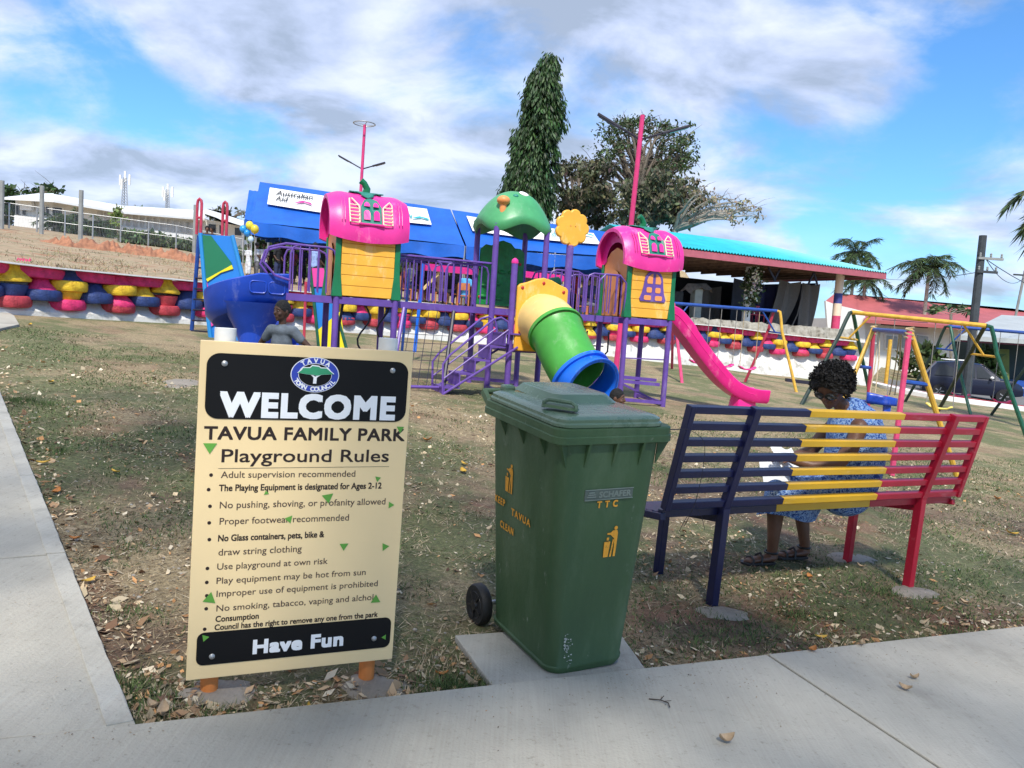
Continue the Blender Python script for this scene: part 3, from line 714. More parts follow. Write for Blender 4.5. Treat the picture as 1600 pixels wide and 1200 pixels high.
for k in range(34):       # umbrella crown
    a = r.uniform(0, math.pi); rr = r.uniform(.7, 1.0); cl.append((1008 + 74 * rr * math.cos(a), 262 - 78 * rr * math.sin(a) + r.uniform(-5, 8), r.uniform(12, 19)))
for k in range(12): cl.append((r.uniform(950, 1075), r.uniform(215, 270), r.uniform(9, 14)))
broad('rain_tree', 'large umbrella shaped tree behind the nearer pink lamp post', 1000, 52, 430, cl, lf_mid, .24, 66, .34, (0, 330), 11, 'big trees behind the tents', tint=(.5, 1.3))
cl = [(r.uniform(868, 960), r.uniform(262, 345), r.uniform(12, 20)) for k in range(26)] + [(885 + 20 * k, 258 - 6 * math.sin(k * 1.3), 14) for k in range(4)]
broad('bushy_tree', 'low dusty olive tree between the mast tree and the yellow flower', 905, 47, 430, cl, lf_olive, .3, 105, .3, (0, 350), 12, 'big trees behind the tents', tint=(.55, 1.35), droop=.9)
cl = [(r.uniform(960, 1090), r.uniform(278, 345), r.uniform(12, 19)) for k in range(34)]
broad('bushy_tree', 'dusty olive tree with drooping leaves just behind the right pumpkin roof', 1030, 44, 430, cl, lf_olive, .28, 90, .26, (-10, 350), 13, 'big trees behind the tents', tint=(.6, 1.5), droop=.9)
cl = [(r.uniform(1080, 1190), 0, r.uniform(10, 16)) for k in range(26)]
cl = [(x, 290 + (x - 1080) * .28 + r.uniform(0, 60) * (1 - (x - 1080) / 190), s) for x, _, s in cl]
broad('sparse_tree', 'half bare tree with thin pale branches above the turquoise roof', 1060, 43, 440, cl, lf_dry, .18, 30, .22, (-6, 360), 14, 'big trees behind the tents', tint=(.5, 1.3), droop=.5, bk=barkp)
cl = [(945 + 12 * k, 178 + 4 * math.sin(k), 7) for k in range(3)] + [(930, 235, 8), (925, 210, 6)]
cl = [(r.uniform(-10, 92), r.uniform(292, 312), r.uniform(7, 12)) for k in range(16)] + [(r.uniform(-5, 28), r.uniform(312, 345), 12) for k in range(12)]
broad('roadside_tree', 'dark tree behind the left end of the white building', 12, 96, 360, cl, lf_dark, .7, 60, .4, (0, 340), 15, 'trees around the white building')
cl = [(206, 324, 6), (212, 321, 6), (219, 324, 5)]
broad('small_far_tree', 'small round tree showing over the white building roof by the masts', 212, 130, 340, cl, lf_dark, .7, 60, .3, (0, 330), 16, 'trees around the white building')
cl = [(r.uniform(330, 385), 328 + abs(r.gauss(0, 8)) + 0, r.uniform(5, 9)) for k in range(12)]
broad('roadside_tree', 'olive tree showing above the roof left of the blue tents', 360, 104, 352, cl, lf_olive, .7, 60, .4, (0, 345), 17, 'trees around the white building')
cl = [(184, 332, 8), (188, 340, 9), (181, 345, 8), (187, 326, 6)]
broad('young_tree', 'small bright green tree in front of the white building', 184, 62, 374, cl, lf_light, .32, 160, .1, (0, 362), 18, 'trees around the white building')
# hedge-like mass of green behind the tents
cs = []
for k in range(17000):
    px = random.uniform(385, 1010); y = random.uniform(0, 1) ** .8
    q = P(px, 430, 46 + random.uniform(-1.5, 1.5)); z0 = zt(q.x, q.y); top = 2.6 + 1.2 * noise.noise(Vector((q.x * .3, 0, 0))) + .5 * noise.noise(Vector((q.x * 1.3, 4, 0)))
    cs.append((q.x, q.y, z0 + y * top))
o = leaves('shrub_belt', cs, .38, lf_mid, None, tint=(.5, 1.9), aspect=1.7); o['kind'] = 'stuff'
# --- palms
def palm(lab, px, ycrown, Y, nf, L, lean=0, group='coconut palms on the skyline', zb=None, name='coconut_palm', droopk=1.0, wind=.35):
    c = P(px, ycrown, Y); z0 = zb if zb is not None else (zt(c.x, c.y) if wall_at(c.x, c.y)[0] else zg(c.x, c.y))
    base = Vector((c.x - lean, c.y, z0)); t = thing(name, lab, 'palm tree', base, group); top = c - base; rnd = random.Random(int(px * 7 + Y))
    b = MB(); b.tube([(0, 0, -.4), (top.x * .35, 0, top.z * .4), (top.x * .8, 0, top.z * .8), top], [.24, .17, .14, .13], 9); b.build('trunk', barkp, t)
    for k in range(nf):
        a = 2 * math.pi * k / nf + rnd.uniform(-.2, .2); el = rnd.uniform(-.45, 1.25); R = MB(); pts = []; n = 9
        d = Vector((math.cos(a) * math.cos(el), math.sin(a) * math.cos(el), math.sin(el))); p = Vector(top); Ls = L * rnd.uniform(.8, 1.1)
        for i in range(n + 1):
            pts.append(p.copy()); p = p + d * Ls / n; d = (d + Vector((-wind * .16, 0, -.20 * droopk))).normalized()
        cs, ds = [], []
        for i in range(n):
            for q in range(10):
                tt = (i + q / 10) / n
                if tt < .1: continue
                pp = pts[i].lerp(pts[i + 1], q / 10); ax = (pts[i + 1] - pts[i]).normalized(); sd = ax.cross(Vector((0, 0, 1)))
                sd = sd.normalized() if sd.length > .01 else Vector((1, 0, 0))
                for s_ in (-1, 1): cs.append(pp); ds.append((sd * s_ + ax * .7 + Vector((0, 0, -.65))).normalized())
        o = leaves('frond', cs, L * .25, lf_palm, t, aspect=13, dirs=ds, tint=(.5, 1.5))
        R.tube(pts, [.05 * (1 - .8 * i / n) for i in range(n + 1)], 5)
        R.build('midrib', lf_light, o)
    return t
palm('coconut palm just right of the turquoise roof, taller of the overlapping pair', 1337, 398, 75, 16, 3.0)
palm('shorter palm low behind the turquoise roof corner', 1352, 440, 70, 14, 2.6)
palm('windblown coconut palm standing alone above the red roof', 1452, 420, 66, 18, 2.9, wind=.6)
palm('palm whose fronds reach in at the right edge of the view', 1722, 292, 20, 22, 2.1, group=None, wind=.2)
for k, (x, y) in enumerate([(88, 352), (104, 350), (118, 352), (138, 355), (155, 358), (168, 356)]):
    palm(['small bushy palm at the corner of the white building', 'second small palm from the corner of the white building', 'small palm behind the thick concrete post', 'dense small palm to the right of the thick concrete post', 'small palm with spread fronds left of the young green tree', 'small palm touching the young green tree'][k], x, y, 60 + k, 11, 1.7, group='small palms in front of the white building', name='garden_palm')
cs = []
for k in range(3500):
    px = random.uniform(188, 380); q = P(px, 380, 57 + random.uniform(-1, 1)); z0 = zt(q.x, q.y); cs.append((q.x, q.y, z0 + random.random() * (.7 + .4 * noise.noise(Vector((q.x * .5, 1, 1))))))
o = leaves('fence_scrub', cs, .4, lf_mid, None, tint=(.4, 1.6), aspect=1.7); o['kind'] = 'stuff'

cs = []
for k in range(16000):
    px = random.uniform(-40, 520); r__ = random.random(); d = ray(px, 400); a_ = math.atan2(d.x, d.y); rw_ = wall_at(d.x, d.y)[0]; R_0 = rw_ + .6 + 34 * r__ ** 1.3; x, y = R_0 * math.sin(a_), R_0 * math.cos(a_)
    if noise.noise(Vector((x * .35, y * .35, 2))) + .5 * noise.noise(Vector((x * 1.5, y * 1.5, 9))) < random.uniform(-.15, .5): continue
    cs.append((x, y, zt(x, y) + .25 * noise.noise(Vector((x * .12, y * .12, 5))) * min(1, max(0, (math.hypot(x, y) - 30) / 20))))
o = leaves('dry_weeds', cs, .11, lf_dry, None, tint=(.55, 1.5), aspect=7, dirs=[(random.gauss(0, .6), random.gauss(0, .6), .7) for _ in cs]); o['kind'] = 'stuff'
# ------------------------------------------------------------------ turquoise roofed stage
Psc = P(1303, 530, 38); SAZ = math.atan2(3.55, 8.0); SM = frame((Psc.x, Psc.y, Psc.z), SAZ)
st = thing('stage_building', 'open stage building with turquoise corrugated roof and pink fascia behind the tyre wall', 'building', SM)
turq = mat('turquoise_roofing', (.02, .42, .50), .45, .12, 1.5, .05, 20)
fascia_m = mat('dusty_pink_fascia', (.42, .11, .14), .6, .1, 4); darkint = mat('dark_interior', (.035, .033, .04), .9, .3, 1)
stone = mat('rubble_stone', (.34, .32, .27), .95, .0, 4, 1.0, 9, detail=8); setramp(stone, [(.3, (.10, .09, .075)), (.46, (.30, .28, .23)), (.7, (.46, .44, .38))])
HE, HR, DP, XL, XR, RO = 3.45, 4.62, 7.5, -11.3, 2.0, -2.2   # eave, ridge heights, depth, extents
def corr(name, p00, p10, p01, p11, nw, parent):
    b = MB()
    def fn(u, v):
        a = Vector(p00).lerp(Vector(p10), u); c = Vector(p01).lerp(Vector(p11), u); p = a.lerp(c, v); p.z += .035 * math.sin(u * nw * 2 * math.pi); return p
    b.grid(fn, nw * 5 + 1, 2); return b.build(name, turq, parent, smooth=70)
nr_, XRR = 60, -2.6
corr('roof', (XL, -1.0, HE), (XR, -1.0, HE - .05), (XL, 3.2, HR), (XRR, 3.2, HR), 78, st)
corr('roof', (XL, DP + .8, HE), (XR, DP + .8, HE), (XL, 3.2, HR), (XRR, 3.2, HR), 78, st)
corr('roof', (XR, -1.0, HE - .05), (XR, DP + .8, HE), (XRR, 3.2, HR), (XRR, 3.25, HR), 30, st)
b = MB(); b.box(((XL + XR) / 2, -.93, HE - .22), (XR - XL, .05, .3)); b.box((XR - .06, 3.4, HE - .22), (.05, 8.5, .3)); b.build('fascia', fascia_m, st, smooth=0)
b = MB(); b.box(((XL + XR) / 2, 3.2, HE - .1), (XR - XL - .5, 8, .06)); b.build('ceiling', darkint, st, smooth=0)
b = MB()
for k in range(13): b.box((XL + .8 + k * 1.05, 3.0, HE - .26), (.09, 7.6, .16))
b.build('rafters', mat('rafter_wood', (.2, .12, .08), .8, .3, 3), st, smooth=0)
b = MB()
def bs(u, v):
    return (-15.5 + 16.2 * u, -.55 + .25 * noise.noise(Vector((u * 30, v * 3, 0))) - (1 - v) * .5, -1.6 + 2.12 * v + (.12 * noise.noise(Vector((u * 40, 9, 0))) if v > .9 else 0))
b.grid(bs, 90, 8); b.add([(-15.5, -.5, .5), (.7, -.5, .5), (.7, 7.5, .5), (-15.5, 7.5, .5)], [(0, 1, 2, 3)]); b.add([(.7, -.9, -1.6), (.7, 7.5, -1.6), (.7, 7.5, .5), (.7, -.5, .5)], [(0, 1, 2, 3)])
b.build('stone_base', stone, st, smooth=30)
def col(x, y, segs, r=.19):
    o = None
    for i, (z0, z1, m) in enumerate(segs):
        b = MB(); b.lathe([(r, z0), (r, z1)], 14, Matrix.Translation((x, y, 0)), True); q = b.build('column_section' if o else 'column', m, o or st); o = o or q
col(0, 0, [(-.1, 1.15, M_['swpink']), (1.15, 1.75, M_['cream']), (1.75, 2.25, mat('column_blue', (.05, .06, .25), .6)), (2.25, HE - .15, M_['cream'])], .2)
col(-4.55, 1.2, [(.4, 1.5, M_['white']), (1.5, HE - .1, M_['white'])], .2)
col(-11.0, .2, [(0, HE, M_['white'])], .15); col(.2, 7, [(0, HE, M_['cream'])], .15); col(-9.3, 6.5, [(0, HE, concretep)], .15)
# back walls, reed screens
reed = mat('grey_reed_mat', (.13, .125, .12), .9, .25, 14, .4, 30, vscale=(1, 1, 9)); cloth = mat('blue_grey_cloth', (.06, .075, .11), .85, .25, 1.2, .2, 6); navyc = mat('navy_cloth', (.012, .016, .07), .85, .25, 2)
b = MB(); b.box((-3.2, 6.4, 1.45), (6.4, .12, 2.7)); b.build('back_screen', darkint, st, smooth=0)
b = MB(); b.box((-7.6, 6.2, 1.5), (2.6, .12, 3)); b.build('back_screen', navyc, st, smooth=0)
b = MB(); b.box((-8.9, 6.5, 2.0), (1.0, .12, 2.6)); b.build('back_screen', concretep, st, smooth=0)
def hang(x0, x1, lean, mtl, z1=2.6, y=2.2):
    b = MB(); b.grid(lambda u, v: (x0 + (x1 - x0) * u + lean * (1 - v) * (1 - v), y + .12 * math.sin(u * 9 + v * 2) + .9 * (1 - v) * 0, .45 + (z1 - .45) * v - .12 * math.sin(u * math.pi)), 16, 8)
    b.build('hanging_screen', mtl, st, smooth=60)
b = MB(); b.box((-.25, 3.9, 1.4), (.06, 5.2, 2.7)); b.build('side_screen', cloth, st, smooth=0)
hang(-1.3, -.35, -.15, reed, 2.7, 1.0); hang(-2.5, -1.3, -.75, reed, 2.75, 1.3); hang(-3.4, -2.2, -.5, navyc, 2.5, 2.0); hang(-4.4, -3.1, -.1, cloth, 2.7, 2.4); hang(-5.6, -4.4, .2, reed, 2.3, 3.5)
for xx in (-1.25, -2.35):
    b = MB(); b.tube([(xx - .75, 1.0, .1), (xx - .28, 1.0, 1.1), (xx, 1.0, 2.6)], .035, 6); b.build('bamboo_pole', reed, st)
for x0, x1 in ((-4.0, -4.3), (-1.9, -2.2), (-1.9, -1.6), (-4.7, -4.2)):
    b = MB(); b.beam((x0, -.2, HE - .35), (x1, -.2, HE - .95), .07, .07); b.build('roof_strut', M_['dark'], st, smooth=0)
# things on the stage
def sobj(x, y, z=.5): return SM @ Matrix.Translation((x, y, z))
t = thing('lectern', 'cloth draped lectern with pale post standing on the stage', 'lectern', sobj(-7.4, 1.4))
b = MB(); b.grid(lambda u, v: ((u - .5) * (1.25 + .15 * v), (v - .5) * .9 + .1 * math.sin(u * 14), 1.62 - .5 * abs(v - .5) * (1 + .3 * math.sin(u * 11)) - .35 * max(0, abs(u - .5) * 2 - .8) * 4 + .1 * u), 16, 9); b.build('drape', mat('brown_drape', (.22, .19, .16), .9, .3, 6, .5, 12), t, smooth=60)
b = MB(); b.box((0, 0, .7), (.42, .35, 1.4)); b.build('stand', mat('lectern_body', (.28, .31, .29), .7, .2, 4), t, smooth=0)
t = thing('flower_garland', 'tall garland of white and green flowers tied to the middle stage column', 'garland', sobj(-4.55, .95, 2.3))
cs = np.random.randn(900, 3) * np.array([.22, .16, .52]); leaves('foliage', cs, .2, lf_mid, t, aspect=1.6, tint=(.4, 1.5)); cs = np.random.randn(260, 3) * np.array([.16, .12, .42]) + np.array([-.04, -.2, .05]); leaves('blossoms', cs, .13, mat('blossom_white', (.75, .75, .68), .7, .1, 5, attr=True), t, aspect=1.1, tint=(.8, 1.2))
t = thing('loudspeaker', 'black loudspeaker box standing beside the draped lectern on the stage', 'loudspeaker', sobj(-8.6, 1.6))
b = MB(); b.box((0, 0, .62), (.8, .6, 1.2)); b.build('cabinet', M_['black'], t, smooth=0, bevel=.03); b = MB(); b.lathe([(.28, 0), (.22, .04), (.05, .06)], 16, Matrix.Translation((0, -.3, .5)) @ Matrix.Rotation(rad(90), 4, 'X')); b.build('cone', M_['dark'], t)
for k, x in enumerate((-3.95, -3.45)):
    t = thing('stacking_chair', ['red plastic chair close beside the white stage column', 'red plastic chair further right of the stage column'][k], 'chair', sobj(x, 1.6), 'red chairs on the stage')
    b = MB(); b.box((0, 0, .44), (.45, .45, .04)); b.build('seat', M_['swred'], t, smooth=0)
    for q in range(4):
        b = MB(); b.box((-.15 + .1 * q, .22, .66), (.05, .03, .38)); b.build('back_slat', M_['swred'], t, smooth=0)
    b = MB(); b.box((0, .22, .86), (.45, .04, .06)); b.build('top_rail', M_['swred'], t, smooth=0)
    for sx in (-1, 1):
        for sy in (-1, 1): b = MB(); b.beam((sx * .2, sy * .2, 0), (sx * .19, sy * .19, .44), .035, .035); b.build('leg', M_['swred'], t, smooth=0)
t = thing('equipment_table', 'low dark table with sound equipment at the left side of the stage', 'table', sobj(-11.3, 1.2))
b = MB(); b.box((0, 0, .75), (2.2, .7, .05)); b.build('table_top', M_['dark'], t, smooth=0)
for sx in (-1, 1):
    for sy in (-1, 1): b = MB(); b.beam((sx * 1, sy * .3, 0), (sx * 1, sy * .3, .73), .06, .06); b.build('leg', M_['dark'], t, smooth=0)
for k in range(5): b = MB(); b.box((-.8 + .38 * k, 0, .86), (.3, .3, .16 + .06 * (k % 2))); b.build('equipment_box', M_['black'], t, smooth=0)
# --- thatched huts
thatch = mat('thatch', (.38, .29, .17), .95, .3, 20, .8, 30, vscale=(1, 1, .25))
def hut(px, py, Y, w, h, lab):
    c = P(px, py, Y); z0 = zt(c.x, c.y); t = thing('thatched_hut', lab, 'hut', Vector((c.x, c.y, z0)), 'thatched huts'); H = c.z - z0
    b = MB(); b.lathe([(w, H - h), (w * .8, H - h * .75), (w * .45, H - h * .35), (w * .12, H), (.02, H + .1)], 26, cap=True)
    b.build('thatch_roof', thatch, t, smooth=60); b = MB(); b.lathe([(w * .8, -.2), (w * .8, H - h * .8)], 16); b.build('wall', reed, t)
hut(885, 428, 41, 2.2, 1.5, 'thatched hut seen through the rails under the yellow flower'); hut(925, 424, 41, 2.6, 1.9, 'thatched hut seen between the yellow flower and the right pumpkin house')
hut(1064, 425, 52, 2.5, 3.2, 'steep thatched hut seen through the open left side of the stage')
# --- red roofed building and neighbours
redroof = mat('faded_red_roof', (.40, .10, .10), .6, .12, .8, .05, 8)
Yr = 62
rb = thing('red_roof_building', 'long white building with faded red metal roof to the right of the stage', 'building', P(1400, 600, Yr)); oR = P(1400, 600, Yr)
def RQ(px, py, dy=0): return P(px, py, Yr + dy) - oR
roofq([RQ(1350, 499, -2), RQ(1585, 516, -2), RQ(1640, 520, -2), RQ(1640, 492, 8), RQ(1583, 482, 8), RQ(1305, 458, 8), RQ(1290, 470, 6), RQ(1306, 478, 4), RQ(1352, 486, 4)], rb, 'roof', redroof)
quadwall('wall', [RQ(1300, 620), RQ(1640, 650), RQ(1640, 517), RQ(1300, 497)], wallw, rb, 6)
quadwall('gable_wall', [RQ(1300, 600, -1), RQ(1352, 604, -1), RQ(1352, 487, -1), RQ(1306, 476, -1), RQ(1290, 470, -1)], wallw, rb, .3)
quadwall('doorway', [RQ(1306, 560, -1.2), RQ(1322, 561, -1.2), RQ(1322, 520, -1.2), RQ(1306, 518, -1.2)], glass, rb, .1)
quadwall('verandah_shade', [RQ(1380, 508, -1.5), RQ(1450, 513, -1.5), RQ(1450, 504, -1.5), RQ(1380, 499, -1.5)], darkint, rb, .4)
grill = mat('white_grill', (.6, .6, .6), .6)
for k, x in enumerate((1384, 1408, 1432)):
    f = quadwall('window', [RQ(x, 546, -.3), RQ(x + 20, 548, -.3), RQ(x + 20, 524, -.3), RQ(x, 522, -.3)], M_['white'], rb, .35)
    quadwall('pane', [RQ(x + 1.5, 543.5, -.36), RQ(x + 18.5, 545, -.36), RQ(x + 18.5, 526, -.36), RQ(x + 1.5, 524, -.36)], mat('grey_pane', (.3, .32, .34), .3) if k == 0 else bpy.data.materials['grey_pane'], f, .05)
gr = thing('shop_building', 'low building with grey metal roof and dark open front at the right edge', 'building', P(1580, 640, 44)); oG = P(1580, 640, 44)
def GQ(px, py, dy=0): return P(px, py, 44 + dy) - oG
roofq([GQ(1500, 524, -2), GQ(1680, 535, -2), GQ(1700, 500, 7), GQ(1565, 492, 7)], gr, 'roof', mat('grey_roof', (.40, .42, .41), .5, .1, 1))
quadwall('fascia', [GQ(1502, 534, -1.9), GQ(1680, 545, -1.9), GQ(1680, 536, -1.9), GQ(1502, 525, -1.9)], mat('maroon_fascia', (.12, .015, .03), .6), gr, .1)
quadwall('wall', [GQ(1553, 648, 0), GQ(1700, 665, 0), GQ(1700, 540, 0), GQ(1553, 536, 0)], mat('dark_green_wall', (.012, .03, .03), .7, .3, 1), gr, 4)
quadwall('pillar', [GQ(1556, 640, -.6), GQ(1577, 643, -.6), GQ(1577, 546, -.6), GQ(1556, 545, -.6)], mat('olive_pillar', (.13, .17, .04), .7, .2, 2), gr, .5)
quadwall('sign_board', [GQ(1578, 536, -1.2), GQ(1598, 538, -1.2), GQ(1598, 532, -1.2), GQ(1578, 530, -1.2)], M_['white'], gr, .05)
quadwall('blue_tank', [GQ(1584, 655, -1), GQ(1660, 665, -1), GQ(1660, 600, -1), GQ(1584, 594, -1)], M_['swblue'], gr, 1)
# bare yellow gate posts and scrub by the road
for k, (x, yt, yb) in enumerate([(1385, 530, 592)]):
    q = G(x, 600); q = P(x, yb, 34); h = P(x, yt, 34).z - q.z
    b = MB(); b.tube([(0, 0, -.6), (0, 0, h)], .09, 8); tag(b.build('gate_post', M_['swyel'], M=Matrix.Translation(q)), 'thick yellow post standing by the white wall beyond the swings', 'post')
cl = [(r.uniform(1440, 1478), r.uniform(545, 585), r.uniform(7, 11)) for k in range(12)]
def bush(lab, px, yb, Y, pts, mtl, size, n, name='roadside_shrub'):
    q = P(px, yb, Y); t = thing(name, lab, 'shrub', q, 'shrubs by the road'); cs = []
    for (x, y, s) in pts:
        c = P(x, y, Y) - q; R = s * Y / 1200
        for k in range(n): cs.append(c + Vector((random.gauss(0, 1), random.gauss(0, 1), random.gauss(0, .8))) * R * .5)
    leaves('foliage', cs, size, mtl, t, aspect=2.5, tint=(.4, 1.5)); b = MB(); b.tube([(0, 0, -.2), (P(pts[0][0], pts[0][1], Y) - q)], .06, 6); b.build('stem', bark, t)
bush('grey green shrub behind the parked car near the swing frames', 1462, 600, 46, cl, lf_mid, .5, 60)
bush('spiky green shrub beside the olive pillar', 1545, 600, 43, [(r.uniform(1535, 1558), r.uniform(552, 590), 8) for k in range(8)], lf_dark, .5, 60)
bush('low shrub against the white wall behind the swings', 1420, 600, 50, [(r.uniform(1410, 1432), r.uniform(560, 585), 7) for k in range(6)], lf_mid, .45, 50)
pa = P(1486, 560, 50); t = thing('papaya_tree', 'small papaya tree with lobed leaves in front of the red roof', 'tree', pa)
b = MB(); b.tube([(0, 0, 0), (P(1486, 490, 50) - pa)], .09, 7)
cs = []; ds = []
for k in range(16):
    a = 2 * math.pi * k / 9; tp = P(1486, 492 - (k % 4) * 3, 50) - pa; e_ = tp + Vector((math.cos(a) * .9, math.sin(a) * .9, .25)); b.tube([tp, e_], .02, 4)
    for q in range(7): an = a + (q - 3) * .4; cs.append(e_); ds.append((math.cos(an), math.sin(an), -.3))
b.build('trunk', barkp, t); leaves('leaves', cs, .6, lf_mid, t, aspect=2.4, dirs=ds)
# --- utility poles and wires
wood = mat('creosoted_pole', (.045, .055, .065), .85, .25, 4, .3, 20)
up = P(1521, 520, 33); zb = zg(up.x, up.y); base = Vector((up.x, up.y, zb)); UPT = P(1536, 368, 33)
t = thing('utility_pole', 'thick dark wooden power pole with cross arms in front of the red roof', 'utility pole', base)
b = MB(); b.tube([(0, 0, -.3), (UPT.x - up.x, 0, UPT.z - zb)], [.19, .15], 10); b.build('pole', wood, t)
def UZ(py): return P(1534, py, 33).z - zb
for (py, x0, x1) in ((404, -.45, .6), (425, -.45, .42)):
    b = MB(); z = UZ(py); b.box(((x0 + x1) / 2 + .2, -.15, z), (x1 - x0, .1, .1)); b.build('cross_arm', wood if py > 410 else concretep, t, smooth=0)
    for q in range(3):
        b = MB(); b.lathe([(.03, 0), (.05, .05), (.035, .1), (.05, .14), (.02, .18)], 8, Matrix.Translation((x0 + .28 + (x1 - x0 - .15) * q / 2, -.15, z + .05))); b.build('insulator', concretep, t)
p2_ = P(1600, 430, 60); q2 = P(1582, 500, 60); t2 = thing('utility_pole', 'thin leaning pale pole near the grey roof at the right edge', 'utility pole', q2)
b = MB(); b.tube([(0, 0, -2), (p2_ - q2) * 1.1], .1, 7); b.build('pole', concretep, t2); b = MB(); b.box((p2_ - q2), (1.6, .12, .12)); b.build('cross_arm', wood, t2, smooth=0)
def wire(a, c, sag, lab, parent=None):
    b = MB(); pts = []
    for i in range(17):
        u = i / 16; p = Vector(a).lerp(Vector(c), u); p.z -= sag * 4 * u * (1 - u); pts.append(p - Vector(a))
    b.tube(pts, .018, 4, cap=False); tag(b.build('power_line', M_['dark'], M=Matrix.Translation(a)), lab, 'wire', 'power lines')
A_ = P(1536, 402, 33); wire(A_, P(1760, 470, 60), 1.0, 'upper power line running from the pole to the right')
wire(P(1540, 404, 33), P(1600, 434, 60), .7, 'middle power line between the thick pole and the thin pole'); wire(P(1530, 425, 33), P(1340, 426, 75), .5, 'thin power line running left from the lower cross arm')
# --- lamp posts
lampm = mat('lamp_post_pink', (.62, .035, .17), .5, .15, 3, .05, 30)
def lamp(lab, base, top, fork_z, arms, r, ring=False):
    t = thing('lamp_post', lab, 'lamp post', base, 'pink solar lamp posts'); base = Vector(base)
    b = MB(); b.tube([(0, 0, -.3), Vector(top) - base], [r, r * .8], 10); b.build('pole', lampm, t)
    f = Vector(top) - base; f = f * (fork_z / f.z)
    for a in arms:
        e = Vector(a) - base; d = (e - f); b = MB(); b.tube([f, f + d * .5], r * .35, 6); b.build('arm', M_['dark'], t)
        b = MB(); b.beam(f + d * .45, e, r * 1.9, r * .75); h = b.build('lamp_head', M_['dark'], t, smooth=0, bevel=.01)
        b = MB(); b.beam(f + d * .6 + Vector((0, 0, -r * .5)), e * .97 + f * .03 + Vector((0, 0, -r * .5)), r * 1.5, r * .3); b.build('lens', glass, h, smooth=0)
    if ring:
        b = MB(); b.tube([(f * 1.0 + Vector((.0, 0, Vector(top).z - base.z - f.z))) + Vector((.55 * math.cos(k * .393), .55 * math.sin(k * .393), .05)) for k in range(16)], .03, 5, closed=True)
        for k in range(4): b.tube([Vector(top) - base, Vector(top) - base + Vector((.55 * math.cos(k * 1.57 + .4), .55 * math.sin(k * 1.57 + .4), .05))], .02, 4)
        b.build('crown_ring', M_['steel'], t)
    return t
LB = G(962, 577); LY = LB.y; lt = P(1004, 180, LY)
lamp('nearer tall pink lamp post rising behind the right pumpkin house', LB, lt, P(998, 218, LY).z - LB.z, [P(934, 178, LY), P(1077, 197, LY)], .085)
q = P(562, 300, 40); zb = zt(q.x, q.y)
lamp('further pink lamp post above the left pumpkin house', Vector((q.x, q.y, zb)), P(570, 195, 40), P(564, 264, 40).z - zb, [P(529, 243, 40), P(602, 254, 40)], .09, True)
# --- car on the road
cw = G(1545, 628); CY = 35.0; cb = P(1512, 624, CY); CAZ = rad(-24)
car = thing('parked_car', 'dark blue hatchback van parked on the road beyond the white kerb', 'car', frame((cb.x, cb.y, cb.z), CAZ))
navyp = mat('navy_car_paint', (.006, .010, .032), .3, .1, 2, coat=.25); chrome = mat('wheel_silver', (.45, .46, .48), .35, metal=.7)
sec = [(-1.95, .35, .62, .78), (-1.9, .30, .95, .8), (-1.7, .28, 1.25, .83), (-1.45, .28, 1.62, .84), (-.6, .28, 1.72, .85), (.25, .28, 1.66, .85), (.75, .28, 1.35, .85), (1.05, .28, 1.08, .85), (1.6, .30, .98, .82), (1.92, .35, .80, .76), (2.0, .40, .6, .70)]
b = MB()
def carsec(x, z0, z1, w):
    zb_ = min(z1, .98); k = .80 if z1 > 1.1 else .96
    return [(x, -w * .92, z0), (x, -w, z0 + .15), (x, -w, zb_ - .06), (x, -w * .97, zb_), (x, -w * k, z1 - .05), (x, -w * k * .85, z1), (x, w * k * .85, z1), (x, w * k, z1 - .05), (x, w * .97, zb_), (x, w, zb_ - .06), (x, w, z0 + .15), (x, w * .92, z0)]
vs = []; 
for s_ in sec: vs += carsec(*s_)
n = 12; k = len(sec)
b.add(vs, [(i * n + j, i * n + (j + 1) % n, (i + 1) * n + (j + 1) % n, (i + 1) * n + j) for i in range(k - 1) for j in range(n)] + [tuple(range(n)), tuple((k - 1) * n + j for j in range(n))[::-1]])
b.build('body', navyp, car, smooth=40)
for (xa, xb, xc, xd) in ((-1.5, -.75, -.8, -1.3), (-.68, .1, .05, -.68), (.17, .85, .3, .12)):
    for s_ in (-1, 1):
        w0, w1_ = .845 * s_, .70 * s_
        b = MB(); b.add([(xa, w0, 1.03), (xb, w0, 1.03), (xc, w1_, 1.52), (xd, w1_, 1.52), (xa, w0 * .97, 1.02), (xb, w0 * .97, 1.02), (xc, w1_ * .97, 1.51), (xd, w1_ * .97, 1.51)], [(0, 1, 2, 3), (7, 6, 5, 4), (0, 1, 5, 4), (1, 2, 6, 5), (2, 3, 7, 6), (3, 0, 4, 7)]); b.build('side_window', glass, car, smooth=0)
b = MB(); b.add([(1.0, -.7, 1.12), (1.0, .7, 1.12), (.35, .56, 1.62), (.35, -.56, 1.62), (1.04, -.7, 1.14), (1.04, .7, 1.14), (.39, .56, 1.65), (.39, -.56, 1.65)], [(0, 1, 2, 3), (4, 5, 6, 7), (0, 1, 5, 4), (1, 2, 6, 5), (2, 3, 7, 6), (3, 0, 4, 7)]); b.build('windscreen', glass, car, smooth=0)
